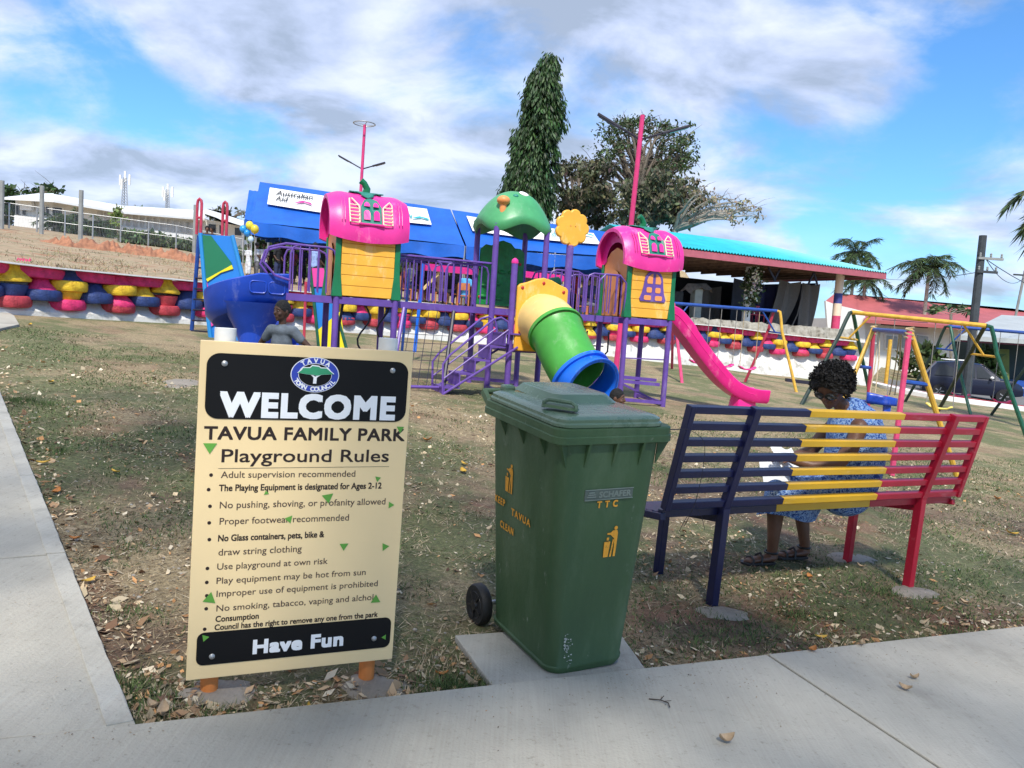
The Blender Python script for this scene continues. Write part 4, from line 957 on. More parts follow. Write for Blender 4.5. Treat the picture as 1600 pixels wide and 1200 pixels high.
for x in (-1.25, 1.25):
    for s_ in (-1, 1):
        T = Matrix.Translation((x, s_ * .80, .31)) @ Matrix.Rotation(rad(90), 4, 'X')
        b = MB(); b.lathe([(.2, -.1), (.3, -.1), (.315, -.05), (.315, .05), (.3, .1), (.2, .1)], 20, T); wq = b.build('wheel', M_['black'], car)
        b = MB(); b.lathe([(.2, -.09), (.2, .09)], 16, T)
        for q in range(5): b.add([(math.cos(q * 1.257 + a) * rr, math.sin(q * 1.257 + a) * rr, z) for z in (-.11, .11) for rr, a in ((.04, -.4), (.19, -.12), (.19, .12), (.04, .4))], [(0, 1, 2, 3), (7, 6, 5, 4)], T)
        b.build('rim', chrome, wq)
for s_ in (-1, 1):
    b = MB(); b.ell((1.85, s_ * .6, .72), (.14, .17, .10), 10, 6); b.build('headlight', M_['white'], car); b = MB(); b.ell((.72, s_ * .95, 1.08), (.08, .09, .07), 8, 6); b.build('side_mirror', M_['white'], car)
    b = MB(); b.tube([(-1.2, s_ * .55, 1.75), (0, s_ * .55, 1.76)], .025, 5); b.build('roof_rail', M_['white'], car)
# --- second vehicle roof or signs are hidden; a small tyre-seat ring by the wall
# ------------------------------------------------------------------ tents
tent_m = mat('blue_canopy', (.008, .105, .50), .42, .16, 1.3, .9, 2.2); tent_in = tent_m
def text_mesh(body, size, w=None, bold=0.0, align='LEFT', shear=0, hscale=None, ext=0.0, spacing=1.0):
    c = bpy.data.curves.new('lettering', 'FONT'); c.body = body; c.size = size; c.align_x = align; c.resolution_u = 3; c.space_character = spacing
    o = bpy.data.objects.new('lettering', c); COL.objects.link(o); me = bpy.data.meshes.new_from_object(o); bpy.data.objects.remove(o); bpy.data.curves.remove(c)
    n = len(me.vertices); A = np.empty(n * 3); me.vertices.foreach_get('co', A); A = A.reshape(-1, 3)
    x0, x1 = A[:, 0].min(), A[:, 0].max(); A[:, 0] -= x0
    if w: A[:, 0] *= w / (x1 - x0)
    fs = [tuple(p.vertices) for p in me.polygons]; V_ = []; F = []
    cp = [(0, 0)] if bold <= 0 else [(bold * a_, bold * c_) for a_, c_ in ((-1, -1), (1, -1), (1, 1), (-1, 1), (0, -1), (0, 1), (-1, 0), (1, 0), (0, 0))]
    for k, (dx, dy) in enumerate(cp):
        V_ += [(x + dx, y + dy, z + k * size * .0007) for x, y, z in A]; F += [tuple(i_ + k * n for i_ in f) for f in fs]
    bpy.data.meshes.remove(me); me = bpy.data.meshes.new('lettering'); me.from_pydata(V_, [], F); me.update(); return me
def put_text(me, mtl, parent, M, name='lettering'):
    me.materials.clear(); me.materials.append(mtl); o = bpy.data.objects.new(name, me); COL.objects.link(o); o.parent = parent; o.matrix_local = M; return o
def plane_M(o, x, y):
    x = Vector(x).normalized(); z = x.cross(Vector(y)).normalized(); y = z.cross(x); m = Matrix((x, y, z)).transposed().to_4x4(); m.translation = Vector(o); return m
ink = mat('ink_black', (.012, .012, .015), .5, 0); tealink = mat('ink_teal', (.02, .35, .40), .5, 0); pinkink = mat('ink_magenta', (.5, .02, .25), .5, 0)
def tent(lab, pts, ridge, Y, depth, banners, seed):
    "pts: eave px left,right ; ridge px left,right"
    (xl, yl), (xr, yr) = pts; el, er = P(xl, yl, Y), P(xr, yr, Y); el_b, er_b = el + Vector((0, depth, 0)), er + Vector((0, depth, 0))
    rl, rr_ = P(*ridge[0], Y + depth / 2), P(*ridge[1], Y + depth / 2); o = el.copy(); o.z = zt(el.x, el.y)
    t = thing('gazebo_tent', lab, 'tent', o, 'blue canopy tents')
    def surf(a, b_, c, d, nu=22, nv=9):
        b = MB()
        def fn(u, v):
            p = a.lerp(b_, u).lerp(d.lerp(c, u), v) - o; k = math.sin(math.pi * v); p.z -= .10 * k * math.sin(math.pi * u); p.z += .03 * noise.noise(Vector((u * 9 + seed, v * 4, 0))); return p
        b.grid(fn, nu, nv); return b
    b = surf(el, er, rr_, rl); b2 = surf(er_b, el_b, rl, rr_); b.add(b2.v, b2.f); b3 = surf(er, er_b, rr_, rr_ + Vector((.01, 0, 0)), 10, 9); b.add(b3.v, b3.f); b4 = surf(el_b, el, rl, rl + Vector((.01, 0, 0)), 10, 9); b.add(b4.v, b4.f)
    b.build('canopy', tent_m, t, smooth=70)
    loop = [el, er, er_b, el_b, el]
    for i in range(4):
        a, c = loop[i] - o, loop[i + 1] - o; b = MB()
        out = (c - a).cross(Vector((0, 0, 1))).normalized()
        def vf(u, v):
            p = a.lerp(c, u); p.z -= v * (.46 + .04 * math.sin(u * 31)) + .07 * math.sin(math.pi * u); return p + out * (.03 + .05 * v * math.sin(u * 40 + seed))
        b.grid(vf, 36, 4); b.build('valance', tent_m, t, smooth=70)
    for p in (el, er, el_b, er_b, el.lerp(er, .5)):
        z = zt(p.x, p.y); b = MB(); b.tube([(p.x - o.x, p.y - o.y, z - o.z), (p.x - o.x, p.y - o.y, p.z - o.z)], .03, 6); b.build('leg', M_['steel'], t)
    b = MB()
    for a, c in zip(loop, loop[1:]): b.tube([(a - o) * .985 + (el + (er_b - el) * .5 - o) * .015 + Vector((0, 0, -.08)), (c - o) * .985 + (el + (er_b - el) * .5 - o) * .015 + Vector((0, 0, -.08))], .02, 5)
    b.build('frame', M_['steel'], t)
    nrm = (er - el).cross(rl - el).normalized(); nrm = nrm if nrm.y < 0 else -nrm
    for (u0, v0, u1, v1, tx) in banners:
        def on(u, v): return el.lerp(er, u).lerp(rl.lerp(rr_, u), v) - o + nrm * .10
        b = MB(); b.grid(lambda u, v: on(u0 + (u1 - u0) * u, v0 + (v1 - v0) * v) + Vector((0, 0, -.09 * math.sin(math.pi * (v0 + (v1 - v0) * v)) * math.sin(math.pi * (u0 + (u1 - u0) * u)))), 10, 4); bn = b.build('banner', M_['white'], t)
        a0 = on(u0, v0); ax = on(u1, v0) - a0; ay = on(u0, v1) - a0; LX, LY_ = ax.length, ay.length
        for (s, fx, fy, sz, w, m_) in tx:
            PM = plane_M(a0 + ax * fx + ay * fy + nrm * .03, ax, ay)
            if s in ('*', '<'):
                bb = MB()
                if s == '*': bb.add([(0, 0, 0), (.4, .12, 0), (.75, .02, 0), (.6, .16, 0), (.3, .22, 0), (.15, .14, 0)], [(0, 1, 2, 3, 4, 5)])
                else: bb.add([(.18, 0, 0), (.02, .14, 0), (.18, .28, 0), (.1, .14, 0)], [(0, 1, 2, 3)])
                oo = bb.build('emblem', m_, bn, smooth=0); oo.matrix_local = PM
            else: put_text(text_mesh(s, sz, w, .003), m_, bn, PM)
    return t
tent('small blue tent corner behind the left end of the long tent row', [(382, 343), (420, 349)], [(389, 297), (424, 302)], 31.5, 3.2, [], 3)
tent('long blue tent with printed banner left and behind the left pumpkin house', [(394, 346), (726, 384)], [(406, 284), (703, 327)], 28, 3.4,
     [(.06, .42, .36, .84, [('Australian', .12, .56, .40, 1.35, ink), ('Aid', .12, .22, .40, .42, ink), ('*', .42, .18, 1, 1, pinkink), ('<', .88, .3, 1, 1, ink)]), (.60, .44, .87, .86, [('UN', .30, .52, .38, .42, tealink), ('WOMEN', .22, .18, .38, .85, tealink), ('*', .62, .12, 1, 1, tealink)])], 1)
tent('blue tent with long white banner behind the green mushroom roof', [(729, 385), (1006, 404)], [(706, 328), (975, 366)], 28.4, 3.4,
     [(.07, .40, .38, .82, [('Australian', .08, .56, .36, 1.1, ink), ('Aid', .08, .22, .36, .35, ink), ('*', .5, .3, 1, 1, pinkink)]), (.38, .40, .80, .80, [('<', .05, .3, 1, 1, ink), ('UN', .42, .52, .34, .35, tealink), ('WOMEN', .34, .16, .34, .75, tealink), ('*', .7, .4, 1, 1, tealink)])], 2)
# ------------------------------------------------------------------ play structure (local axes: a along the decks, b away from the viewer, z up)
PO = Vector((-.437, 13.385, 0)); PTH = .401; PW = .956
PM_ = frame(PO, PTH)
ps = thing('play_structure', 'big purple framed play structure with pink pumpkin roofs, bridges, stairs and slides', 'play structure', PM_)
def gl(a, b_):
    p = PM_ @ Vector((a, b_, 0)); return gz(p.x, p.y)
DK = 1.80; A1_, B1_ = -2.679, -.04; A3_, B3_ = 2.59, -.179
pur = M_['purple']
def part(b, name, m, par=None, **k): return b.build(name, m, par or ps, **k)
def post(a, b_, z1, r=.052, m=None, name='post'):
    b = MB(); b.tube([(a, b_, gl(a, b_) - .05), (a, b_, z1)], r, 12); return part(b, name, m or pur)
for (a, b_, z) in [(0, 0, 3.25), (PW, 0, 3.25), (0, PW, 3.25), (PW, PW, 3.25), (A1_, B1_, DK), (A1_ + PW, B1_, DK), (A1_, B1_ + PW, DK), (A1_ + PW, B1_ + PW, DK),
                   (A3_, B3_, DK), (A3_ + PW, B3_, DK), (A3_, B3_ + PW, DK), (A3_ + PW, B3_ + PW, DK)]: post(a, b_, z)
pk = post(-.02, -PW, 2.52); b = MB(); b.lathe([(.055, 0), (.06, .02), (.05, .06), (.02, .085), (.002, .09)], 12, Matrix.Translation((-.02, -PW, 2.52))); part(b, 'post_cap', M_['pink'], pk)
fp = post(.95, -PW, 2.90, .062)
# flower on the tall post
fl = MB(); n = 72; outl = []
for i in range(n):
    t = 2 * math.pi * i / n; r = .285 + .045 * abs(math.cos(4.5 * t)) ** .6 - .02; outl.append((r * math.cos(t), r * math.sin(t)))
fl.prism(outl, -.035, .035, Matrix.Translation((.95, -PW - .02, 3.19)) @ XZ)
f = part(fl, 'flower_head', M_['yellow'], bevel=.02); b = MB(); b.tube([(.95, -PW, 2.87), (.95, -PW, 2.98)], [.062, .05], 10); part(b, 'stem', M_['orange'], f)
for dx in (-.045, .045): b = MB(); b.ell((.95 + dx, -PW - .058, 3.22), .010, 8, 6); part(b, 'eye_dot', M_['orange'], f)
# decks
def deck(a0, a1, b0, b1, z=DK, name='deck'):
    b = MB(); b.box(((a0 + a1) / 2, (b0 + b1) / 2, z - .03), (a1 - a0, b1 - b0, .05)); o = part(b, name, pur, smooth=0)
    for (p, q) in (((a0, b0), (a1, b0)), ((a0, b1), (a1, b1)), ((a0, b0), (a0, b1)), ((a1, b0), (a1, b1))):
        b = MB(); b.beam((p[0], p[1], z - .055), (q[0], q[1], z - .055), .045, .11); part(b, 'deck_edge', pur, o, smooth=0)
deck(A1_, A1_ + PW, B1_, B1_ + PW); deck(0, PW, 0, PW); deck(A3_, A3_ + PW, B3_, B3_ + PW)
deck(A1_ + PW + .06, -.07, .08, .80, DK, 'bridge_deck'); deck(PW + .07, A3_ - .06, .02, .76, DK, 'bridge_deck'); deck(A1_ - .74, A1_ - .06, 0, .85, DK, 'bridge_deck')
ZL = 1.20; deck(-.02, .95, -PW + .03, -.06, ZL)
# houses
def house(a, b_, side_arch, window):
    w = PW
    # front wall of seven boards, back wall, side walls with arches
    z0, z1 = DK + .02, DK + 1.02; hs = (z1 - z0) / 6
    wl = MB(); wl.box((a + w / 2, b_ - .0, (z0 + z1) / 2), (w - .1, .025, z1 - z0)); wf = part(wl, 'front_wall', M_['yellow'], smooth=0)
    for i in range(6):
        b = MB(); b.box((a + w / 2, b_ - .022, z0 + hs * (i + .5)), (w - .10, .022, hs - .008)); part(b, 'board', M_['yellow'], wf, smooth=0, bevel=.004)
    b = MB(); b.box((a + w / 2, b_ + w, (z0 + z1) / 2), (w - .1, .03, z1 - z0)); part(b, 'back_wall', M_['yellow'], smooth=0)
    for s_, aa in ((-1, a), (1, a + w)):
        b = MB(); T = Matrix.Translation((aa, b_ + w / 2, z0)) @ Matrix.Rotation(rad(90), 4, 'Z') @ XZ
        H = z1 - z0 + .16; hw = w / 2 - .06; ow = .24
        op = [(ow * math.cos(rad(t)), .62 + ow * math.sin(rad(t))) for t in range(0, 181, 15)]
        outer = [(hw, 0), (hw, H - .14), (hw * .5, H + .05), (0, H + .12), (-hw * .5, H + .05), (-hw, H - .14), (-hw, 0)]
        # ring of quads between door opening and outline
        inn = [(ow, 0)] + op + [(-ow, 0)]
        def along(poly, t):
            L = [0]
            for p, q in zip(poly, poly[1:]): L.append(L[-1] + math.dist(p, q))
            d = t * L[-1]
            for i in range(len(poly) - 1):
                if L[i + 1] >= d - 1e-9:
                    k = (d - L[i]) / max(1e-9, L[i + 1] - L[i]); return (poly[i][0] + (poly[i + 1][0] - poly[i][0]) * k, poly[i][1] + (poly[i + 1][1] - poly[i][1]) * k)
            return poly[-1]
        m = 28; I = [along(inn, k / m) for k in range(m + 1)]; Oo = [along(outer, k / m) for k in range(m + 1)]
        vs = [(x, y, z) for z in (-.02, .02) for x, y in I] + [(x, y, z) for z in (-.02, .02) for x, y in Oo]; M1 = m + 1
        fs = []
        for k in range(m):
            fs += [(k, k + 1, 2 * M1 + k + 1, 2 * M1 + k), (M1 + k, 3 * M1 + k, 3 * M1 + k + 1, M1 + k + 1), (k, M1 + k, M1 + k + 1, k + 1), (2 * M1 + k, 2 * M1 + k + 1, 3 * M1 + k + 1, 3 * M1 + k)]
        b.add(vs, fs, T); sw = part(b, 'arch_wall', M_['orange'] if not (window and s_ < 0) else M_['orange'], smooth=30)
        b = MB(); b.tube([T @ Vector((x, y, .025)) for x, y in inn], .022, 6, cap=True); part(b, 'arch_trim', M_['creamyellow'], sw)
        b = MB(); b.add([T @ Vector((x, y, -.05)) for x, y in inn], [tuple(range(len(inn)))]); part(b, 'arch_infill', M_['orange'], sw, smooth=0)  # panel added across the open arch, standing in for the lit interior
    # corner pillars, flared at the foot
    for (ca, cb) in ((a, b_), (a + w, b_), (a, b_ + w), (a + w, b_ + w)):
        b = MB(); n = 8; k0 = [(0, .085), (.12, .075), (.35, .055), (.6, .045), (1.0, .045)]
        b.v = []; prof = k0
        for (z, r) in prof: b.v += [(ca - r, cb - r * .7, z0 - .02 + z), (ca + r, cb - r * .7, z0 - .02 + z), (ca + r, cb + r * .7, z0 - .02 + z), (ca - r, cb + r * .7, z0 - .02 + z)]
        b.f = [(i * 4 + j, i * 4 + (j + 1) % 4, (i + 1) * 4 + (j + 1) % 4, (i + 1) * 4 + j) for i in range(4) for j in range(4)] + [(0, 1, 2, 3), (16, 17, 18, 19)]; b.m = [0] * len(b.f)
        part(b, 'corner_pillar', M_['green'], smooth=50, bevel=.012)
    # roof: bulging barrel, axis along a
    zr = 2.88; xc, yc = a + w / 2 + .0, b_ + w / 2; L = 1.28; D_2 = .62
    def rs(u, v, off=0.0):
        x = (u - .5) * 2; th = rad(-12 + 204 * v)
        k = 1 - .10 * abs(x) ** 3.5 + .018 * math.cos(x * 9)
        ry = (D_2 + off) * k; rz = (.63 + off) * k
        y = ry * math.cos(th) * 1.0; z = rz * math.sin(th)
        lip = .05 * (1 - min(1, abs(v - .5) * 2.2)) 
        sag = -.07 * (1 - x * x) * (1 - math.sin(max(0, min(math.pi, th))))
        return (xc + x * L / 2 * (1 + .02 * math.sin(th)), yc - y, zr + z * 1.02 + sag)
    b = MB(); b.grid(lambda u, v: rs(u, v), 30, 30); nb = len(b.v)
    b.grid(lambda u, v: rs(u, v, -.07), 30, 30)
    rm = lambda i, j: i * 30 + j
    for j in range(29):
        b.f += [(rm(0, j), rm(0, j + 1), nb + rm(0, j + 1), nb + rm(0, j)), (rm(29, j), nb + rm(29, j), nb + rm(29, j + 1), rm(29, j + 1))]
        b.f += [(rm(j, 0), nb + rm(j, 0), nb + rm(j + 1, 0), rm(j + 1, 0)), (rm(j, 29), rm(j + 1, 29), nb + rm(j + 1, 29), nb + rm(j, 29))]
    b.m = [0] * len(b.f); rf = part(b, 'pumpkin_roof', M_['pink'], smooth=50)
    # recessed gable ends
    for sx in (-1, 1):
        b = MB(); u0 = .5 + sx * .40; ring_ = [rs(u0, v / 24, -.06) for v in range(25)]
        cc = (ring_[0][0], yc, zr - .02); top = ring_
        # crescent: between the barrel and an inner arch over the doorway
        inner = [(ring_[0][0], yc - .34 * math.cos(rad(-10 + 200 * v / 24)), zr + .02 + .30 * math.sin(rad(-10 + 200 * v / 24))) for v in range(25)]
        b.add(ring_ + inner, [(i, i + 1, 25 + i + 1, 25 + i) for i in range(24)]); part(b, 'gable', M_['pink'], rf, smooth=60)
        b = MB(); b.lathe([(.07, 0), (.085, .02), (.06, .02), (.05, .005), (.001, .005)], 16, Matrix.Translation((ring_[0][0] + sx * .004, yc - .02, zr + .48)) @ Matrix.Rotation(rad(90 * sx), 4, 'Y')); part(b, 'gable_knob', M_['pink'], rf)
    # stem and leaves on the ridge
    b = MB(); topz = zr + .65
    b.tube([(xc, yc, topz - .05), (xc + .02, yc - .02, topz + .08), (xc - .03, yc - .03, topz + .16), (xc - .09, yc - .03, topz + .20)], [.075, .06, .05, .055], 10); part(b, 'stem', M_['green'], rf)
    for k, az in enumerate((-95, -20, 20, 150, 200, 90)):
        b = MB(); pts = []; Ld = .42 if k == 0 else .3
        def lf(u, v):
            wd = .13 * math.sin(math.pi * min(1, u * .95 + .05)) ** .7 * (1 + .25 * math.sin(u * 17)); r_ = u * Ld; x = math.cos(rad(az)) * r_ - math.sin(rad(az)) * wd * (v - .5) * 2; y = math.sin(rad(az)) * r_ + math.cos(rad(az)) * wd * (v - .5) * 2
            z = zr + .635 * math.sqrt(max(0.05, 1 - (y / .66) ** 2)) + .035; return (xc + x, yc + y, z)
        b.grid(lf, 10, 5); o = part(b, 'leaf', M_['teal'], rf, smooth=60); sd = o.modifiers.new('solid', 'SOLIDIFY'); sd.thickness = .02
    # shuttered dormer window on the front slope
    def fs(x, h, out=0.02):      # x metres from roof centre, h = height above zr on the front
        s_ = max(-.3, min(.995, h / .645)); th = math.asin(s_); u = .5 + x / L; 
        X = (u - .5) * 2; k = 1 - .10 * abs(X) ** 3.5 + .018 * math.cos(X * 9); return Vector((xc + x, yc - (D_2 * k) * math.cos(th) * 1.0 - out * math.cos(th) - .004, zr + h + out * s_))
    def plate(name, pts, m, par, out=.02, th=.02):
        b = MB(); n = len(pts); f0 = [fs(x, h, out) for x, h in pts]; f1 = [fs(x, h, out - th) for x, h in pts]
        b.add(f0 + f1, [tuple(range(n)), tuple(range(n, 2 * n))[::-1]] + [(i, (i + 1) % n, n + (i + 1) % n, n + i) for i in range(n)]); return part(b, name, m, par, smooth=0)
    def bar(pts, r, name, m, par):
        b = MB(); b.tube([fs(x, h, .025) for x, h in pts], r, 6); return part(b, name, m, par)
    wf_ = plate('roof_window', [(-.165, .10), (.165, .10), (.165, .36), (.10, .47), (0, .50), (-.10, .47), (-.165, .36)], M_['teal'], rf, .03, .03)
    for (px_, pz, pw, ph, ar) in ((-.078, .15, .05, .13, 1), (.078, .15, .05, .13, 1), (-.072, .36, .045, .05, 1), (.072, .36, .045, .05, 1)):
        plate('pane', [(px_ - pw, pz), (px_ + pw, pz), (px_ + pw, pz + ph - .02), (px_ + pw * .6, pz + ph + .01), (px_, pz + ph + .022), (px_ - pw * .6, pz + ph + .01), (px_ - pw, pz + ph - .02)], M_['pink'], rf, .036, .01)
    bar([(-.2, .085), (.2, .085)], .018, 'window_sill', M_['pink'], rf)
    for sx in (-1, 1):
        x0, x1 = sx * .19, sx * .34
        o_ = [(x0, .10), (x1, .10), (x1, .42), (x1 - sx * .03, .47), (x0 + sx * .04, .40), (x0, .36), (x0, .10)]
        if sx < 0: o_ = [(x0, .10), (x1, .10), (x1, .47), (x1 + .04, .475), (x0 - .02, .38), (x0, .34), (x0, .10)]
        bar(o_, .013, 'shutter', M_['cream'], rf)
        for q in range(5): bar([(x0, .15 + q * .055), (x1, .15 + q * .055)], .011, 'louvre', M_['cream'], rf)
    for x in (-.47, -.42, .45, .5):
        bar([(x, .12), (x, .3), (x, .48)], .007, 'roof_groove', M_['pink'], rf)
    if window:
        T = Matrix.Translation((a + w / 2 + .03, b_ - .045, z0 + .30)) @ XZ
        wn = MB(); o_ = [(-.27, 0), (-.285, .05), (-.24, .16), (-.215, .28)] + [(-.2 * math.cos(rad(t)), .38 + .2 * math.sin(rad(t))) for t in range(0, 181, 15)] + [(.215, .28), (.24, .16), (.285, .05), (.27, 0)]
        wn.prism(o_, -.012, .012, T); wo_ = part(wn, 'window_frame', M_['purple'], wf, bevel=.008, smooth=0)
        for (x, y, ww, hh) in ((-.12, .07, .078, .045), (.12, .07, .078, .045), (-.095, .215, .058, .05), (.095, .215, .058, .05)):
            b = MB(); b.prism(rrect(x - ww, y - hh, x + ww, y + hh, .028), .0125, .019, T); part(b, 'pane', M_['orange'], wf, smooth=0, bevel=.003)
        for sx in (-1, 1):
            b = MB(); b.prism([(sx * .03, .33), (sx * .14, .33), (sx * .155, .38), (sx * .13, .45), (sx * .08, .50), (sx * .03, .52)], .0125, .019, T); part(b, 'pane', M_['orange'], wf, smooth=0, bevel=.003)
house(A1_, B1_, True, False); house(A3_, B3_, True, True)
# mushroom roof
def mush(u, v):
    t = 2 * math.pi * u; R = .70 - .035 * math.cos(4 * t); r = R * v
    z = 3.32 + .58 * (1 - v ** 2.3) ** .9
    k_ = max(0, (v - .45) / .55); z += .075 * math.cos(4 * t) * k_ ** 2 - .03 * k_
    if v < .25: z -= 0
    x = r * math.cos(t); y = r * math.sin(t); return (PW / 2 + x, PW / 2 + y, z)
b = MB(); b.grid(mush, 48, 18, cu=True); nb = len(b.v)
b.grid(lambda u, v: (lambda p: (PW / 2 + (p[0] - PW / 2) * .93, PW / 2 + (p[1] - PW / 2) * .93, p[2] - .09))(mush(u, v)), 48, 18, cu=True)
b.f += [(i * 18 + 17, ((i + 1) % 48) * 18 + 17, nb + ((i + 1) % 48) * 18 + 17, nb + i * 18 + 17) for i in range(48)]; b.m = [0] * len(b.f)
mr_ = part(b, 'mushroom_roof', M_['mush'], smooth=60)
def mpt(u, v, out=.02): p = Vector(mush(u, v)); return p + Vector((math.cos(2 * math.pi * u) * .4, math.sin(2 * math.pi * u) * .4, 1)).normalized() * out
for (u, v, r_, m_) in ((.80, .38, .10, 'white'), (.70, .52, .05, 'teal'), (.10, .5, .09, 'white')):
    p = mpt(u, v, 0); q = Vector((math.cos(2 * math.pi * u) * .55, math.sin(2 * math.pi * u) * .55, .85)).to_track_quat('Z', 'Y').to_matrix().to_4x4()
    b = MB(); b.ell((0, 0, 0), (r_, r_ * .8, .025), 18, 6, Matrix.Translation(p) @ q); part(b, 'roof_spot', M_[m_], mr_)
p = mpt(.63, .74, 0) + Vector((0, .05, 0)); mw = MB(); mw.lathe([(.058, 0), (.062, .14), (.058, .24), (.02, .26)], 12, Matrix.Translation(p + Vector((0, -.09, -.20)))); tw_ = part(mw, 'roof_turret', M_['orange'], mr_)
b = MB(); b.ell(p + Vector((0, -.09, .06)), (.118, .118, .085), 16, 8); part(b, 'turret_cap', M_['orange'], mr_)
# green climbing wall at the back of the middle tower
b = MB(); o_ = [(.04, 1.86), (.95, 1.86), (.95, 2.86), (.86, 2.95), (.74, 2.95), (.66, 3.03), (.5, 3.07), (.36, 3.03), (.28, 2.96), (.16, 2.97), (.06, 2.88)]
b.prism(o_, -.02, .02, Matrix.Translation((0, PW - .03, 0)) @ XZ); gw = part(b, 'climbing_panel', M_['grass_green'], bevel=.01, smooth=0)
gw.data.materials[0] = mat('panel_green', (.008, .20, .035), .4, .25, 8, .6, 12)
for k in range(9):
    b = MB(); x = .16 + .3 * (k % 3) + .06 * math.sin(k * 3); z = 1.98 + .27 * (k // 3) + .04 * math.cos(k * 5); b.ell((x, PW - .06, z), (.08, .03, .035), 10, 6, None); part(b, 'hand_hold', gw.data.materials[0], gw)
for (x, z) in ((.1, 2.62), (.09, 2.0), (.86, 2.66), (.80, 2.55)): b = MB(); b.ell((x, PW - .055, z), (.03, .015, .03), 10, 6); part(b, 'bolt', M_['red'], gw)
# railings
def rail_panel(a0, a1, b_, zt_=2.52, zb_=1.90, nb_=5, loop=True, b1=None):
    b1 = b_ if b1 is None else b1; L_ = a1 - a0
    def pt(t, z): return (a0 + L_ * t, b_ + (b1 - b_) * t, z)
    b = MB(); r = .13 / abs(L_)
    pts = [pt(0, zb_ - .05), pt(0, zt_ - .14), pt(r * .3, zt_ - .04), pt(r, zt_), pt(1 - r, zt_), pt(1 - r * .3, zt_ - .04), pt(1, zt_ - .14), pt(1, zb_ - .05)]
    b.tube(pts, .017, 7); o = part(b, 'railing', pur)
    for k in range(nb_):
        t = (k + 1) / (nb_ + 1); b = MB(); b.tube([pt(t, zb_ - .05), pt(t, zt_)], .012, 6); part(b, 'baluster', pur, o)
for bb in (.08, .80):
    rail_panel(-1.66, -.90, bb); rail_panel(-.84, -.07, bb)
    b = MB(); b.tube([(-1.68, bb - .03, 2.56), (-.02, bb - .03, 2.56)], .02, 7); part(b, 'hand_rail', pur)
for bb in (.02, .76):
    rail_panel(PW + .12, PW + .82, bb, 2.56); rail_panel(PW + .88, A3_ - .02, bb, 2.56)
rail_panel(A1_ - .72, A1_ - .02, .0, 2.56, 1.9, 4); rail_panel(A1_ - .72, A1_ - .02, .86, 2.56, 1.9, 4)
# loops where a slide starts
b = MB(); b.tube([(A1_ - .72, .0, 2.0), (A1_ - .95, .0, 2.06), (A1_ - 1.12, .0, 2.25), (A1_ - 1.05, .0, 2.48), (A1_ - .8, .0, 2.56), (A1_ - .5, 0, 2.56)], .02, 7); part(b, 'hand_loop', pur)
b = MB(); b.tube([(A1_ - .72, .86, 2.0), (A1_ - .95, .86, 2.06), (A1_ - 1.10, .86, 2.25), (A1_ - 1.03, .86, 2.48), (A1_ - .8, .86, 2.56), (A1_ - .5, .86, 2.56)], .02, 7); part(b, 'hand_loop', pur)
# side gate loop at the right house
b = MB(); b.tube([(A3_ - .62, B3_ - .02, 1.9), (A3_ - .62, B3_ - .02, 2.42), (A3_ - .5, B3_ - .02, 2.55), (A3_ - .2, B3_ - .02, 2.55), (A3_ - .06, B3_ - .02, 2.42), (A3_ - .06, B3_ - .02, 1.88)], .017, 7); o = part(b, 'railing', pur)
for x in (-.44, -.25): b = MB(); b.tube([(A3_ + x, B3_ - .02, 1.88), (A3_ + x, B3_ - .02, 2.55)], .012, 6); part(b, 'baluster', pur, o)
# base rails and low ladder of the right tower
for (p, q, z) in (((A3_, B3_), (A3_ + PW, B3_), .05), ((A3_ + .05, B3_ + .1), (A3_ + PW - .05, B3_ + .1), .38), ((A3_, B3_ + .3), (A3_ + PW, B3_ + .3), .44), ((A3_ + PW, B3_), (A3_ + PW, B3_ + PW), .05), ((A3_, B3_), (A3_, B3_ + PW), .05), ((0, PW), (PW, PW), .06), ((-.02, -PW), (-.02, 0), .05)):
    b = MB(); g0 = gl(*p); g1 = gl(*q); b.beam((p[0], p[1], g0 + z), (q[0], q[1], g1 + z), .05, .06); part(b, 'cross_bar', pur, smooth=0)
b = MB(); b.beam((A3_ + .1, B3_ + .3, gl(A3_, B3_) + .36), (A3_ + PW, B3_ + .3, gl(A3_ + PW, B3_) + .06), .04, .04); part(b, 'brace', pur, smooth=0)
b = MB(); b.tube([(A3_ + .05, B3_ + .05, 1.05), (A3_ + PW, B3_ + .05, 1.05)], .012, 6); part(b, 'cross_bar', pur)
# ladder frame behind the right tower
lb = MB(); bx_ = A3_ + .35; by_ = B3_ + PW + .5
lb.tube([(bx_ - .35, by_, 1.5), (bx_ - .35, by_ + .2, gl(bx_, by_))], .018, 6); cl_ = part(lb, 'ladder_rail', M_['dark'])
b = MB(); b.tube([(bx_ + .15, by_, 1.5), (bx_ + .15, by_, 1.1), (bx_ + .08, by_ + .1, .95), (bx_ + .08, by_ + .2, gl(bx_, by_))], .018, 6); part(b, 'ladder_rail', M_['dark'])
for z in (.55, .85, 1.2): b = MB(); b.tube([(bx_ - .35, by_ + .1, z), (bx_ + .1, by_ + .1, z)], .014, 6); part(b, 'rung', M_['dark'], cl_)
# looping poles under the left tower
for (aa, ph) in ((A1_ + .62, 0), (A1_ + .95, 1.6)):
    b = MB(); b.tube([(aa + .10 * math.sin(ph + t * .75), B1_ + .75, DK - .1 - (DK - .1 - gl(aa, .7)) * t / 12) for t in range(13)], .016, 6); part(b, 'twisted_pole', M_['dark'])
b = MB(); b.tube([(A1_ + .2, B1_ + .5, DK - .1), (A1_ + .15, B1_ + .5, 1.3), (A1_ + .17, B1_ + .5, gl(A1_, .5))], .022, 6); part(b, 'twisted_pole', M_['dark'])
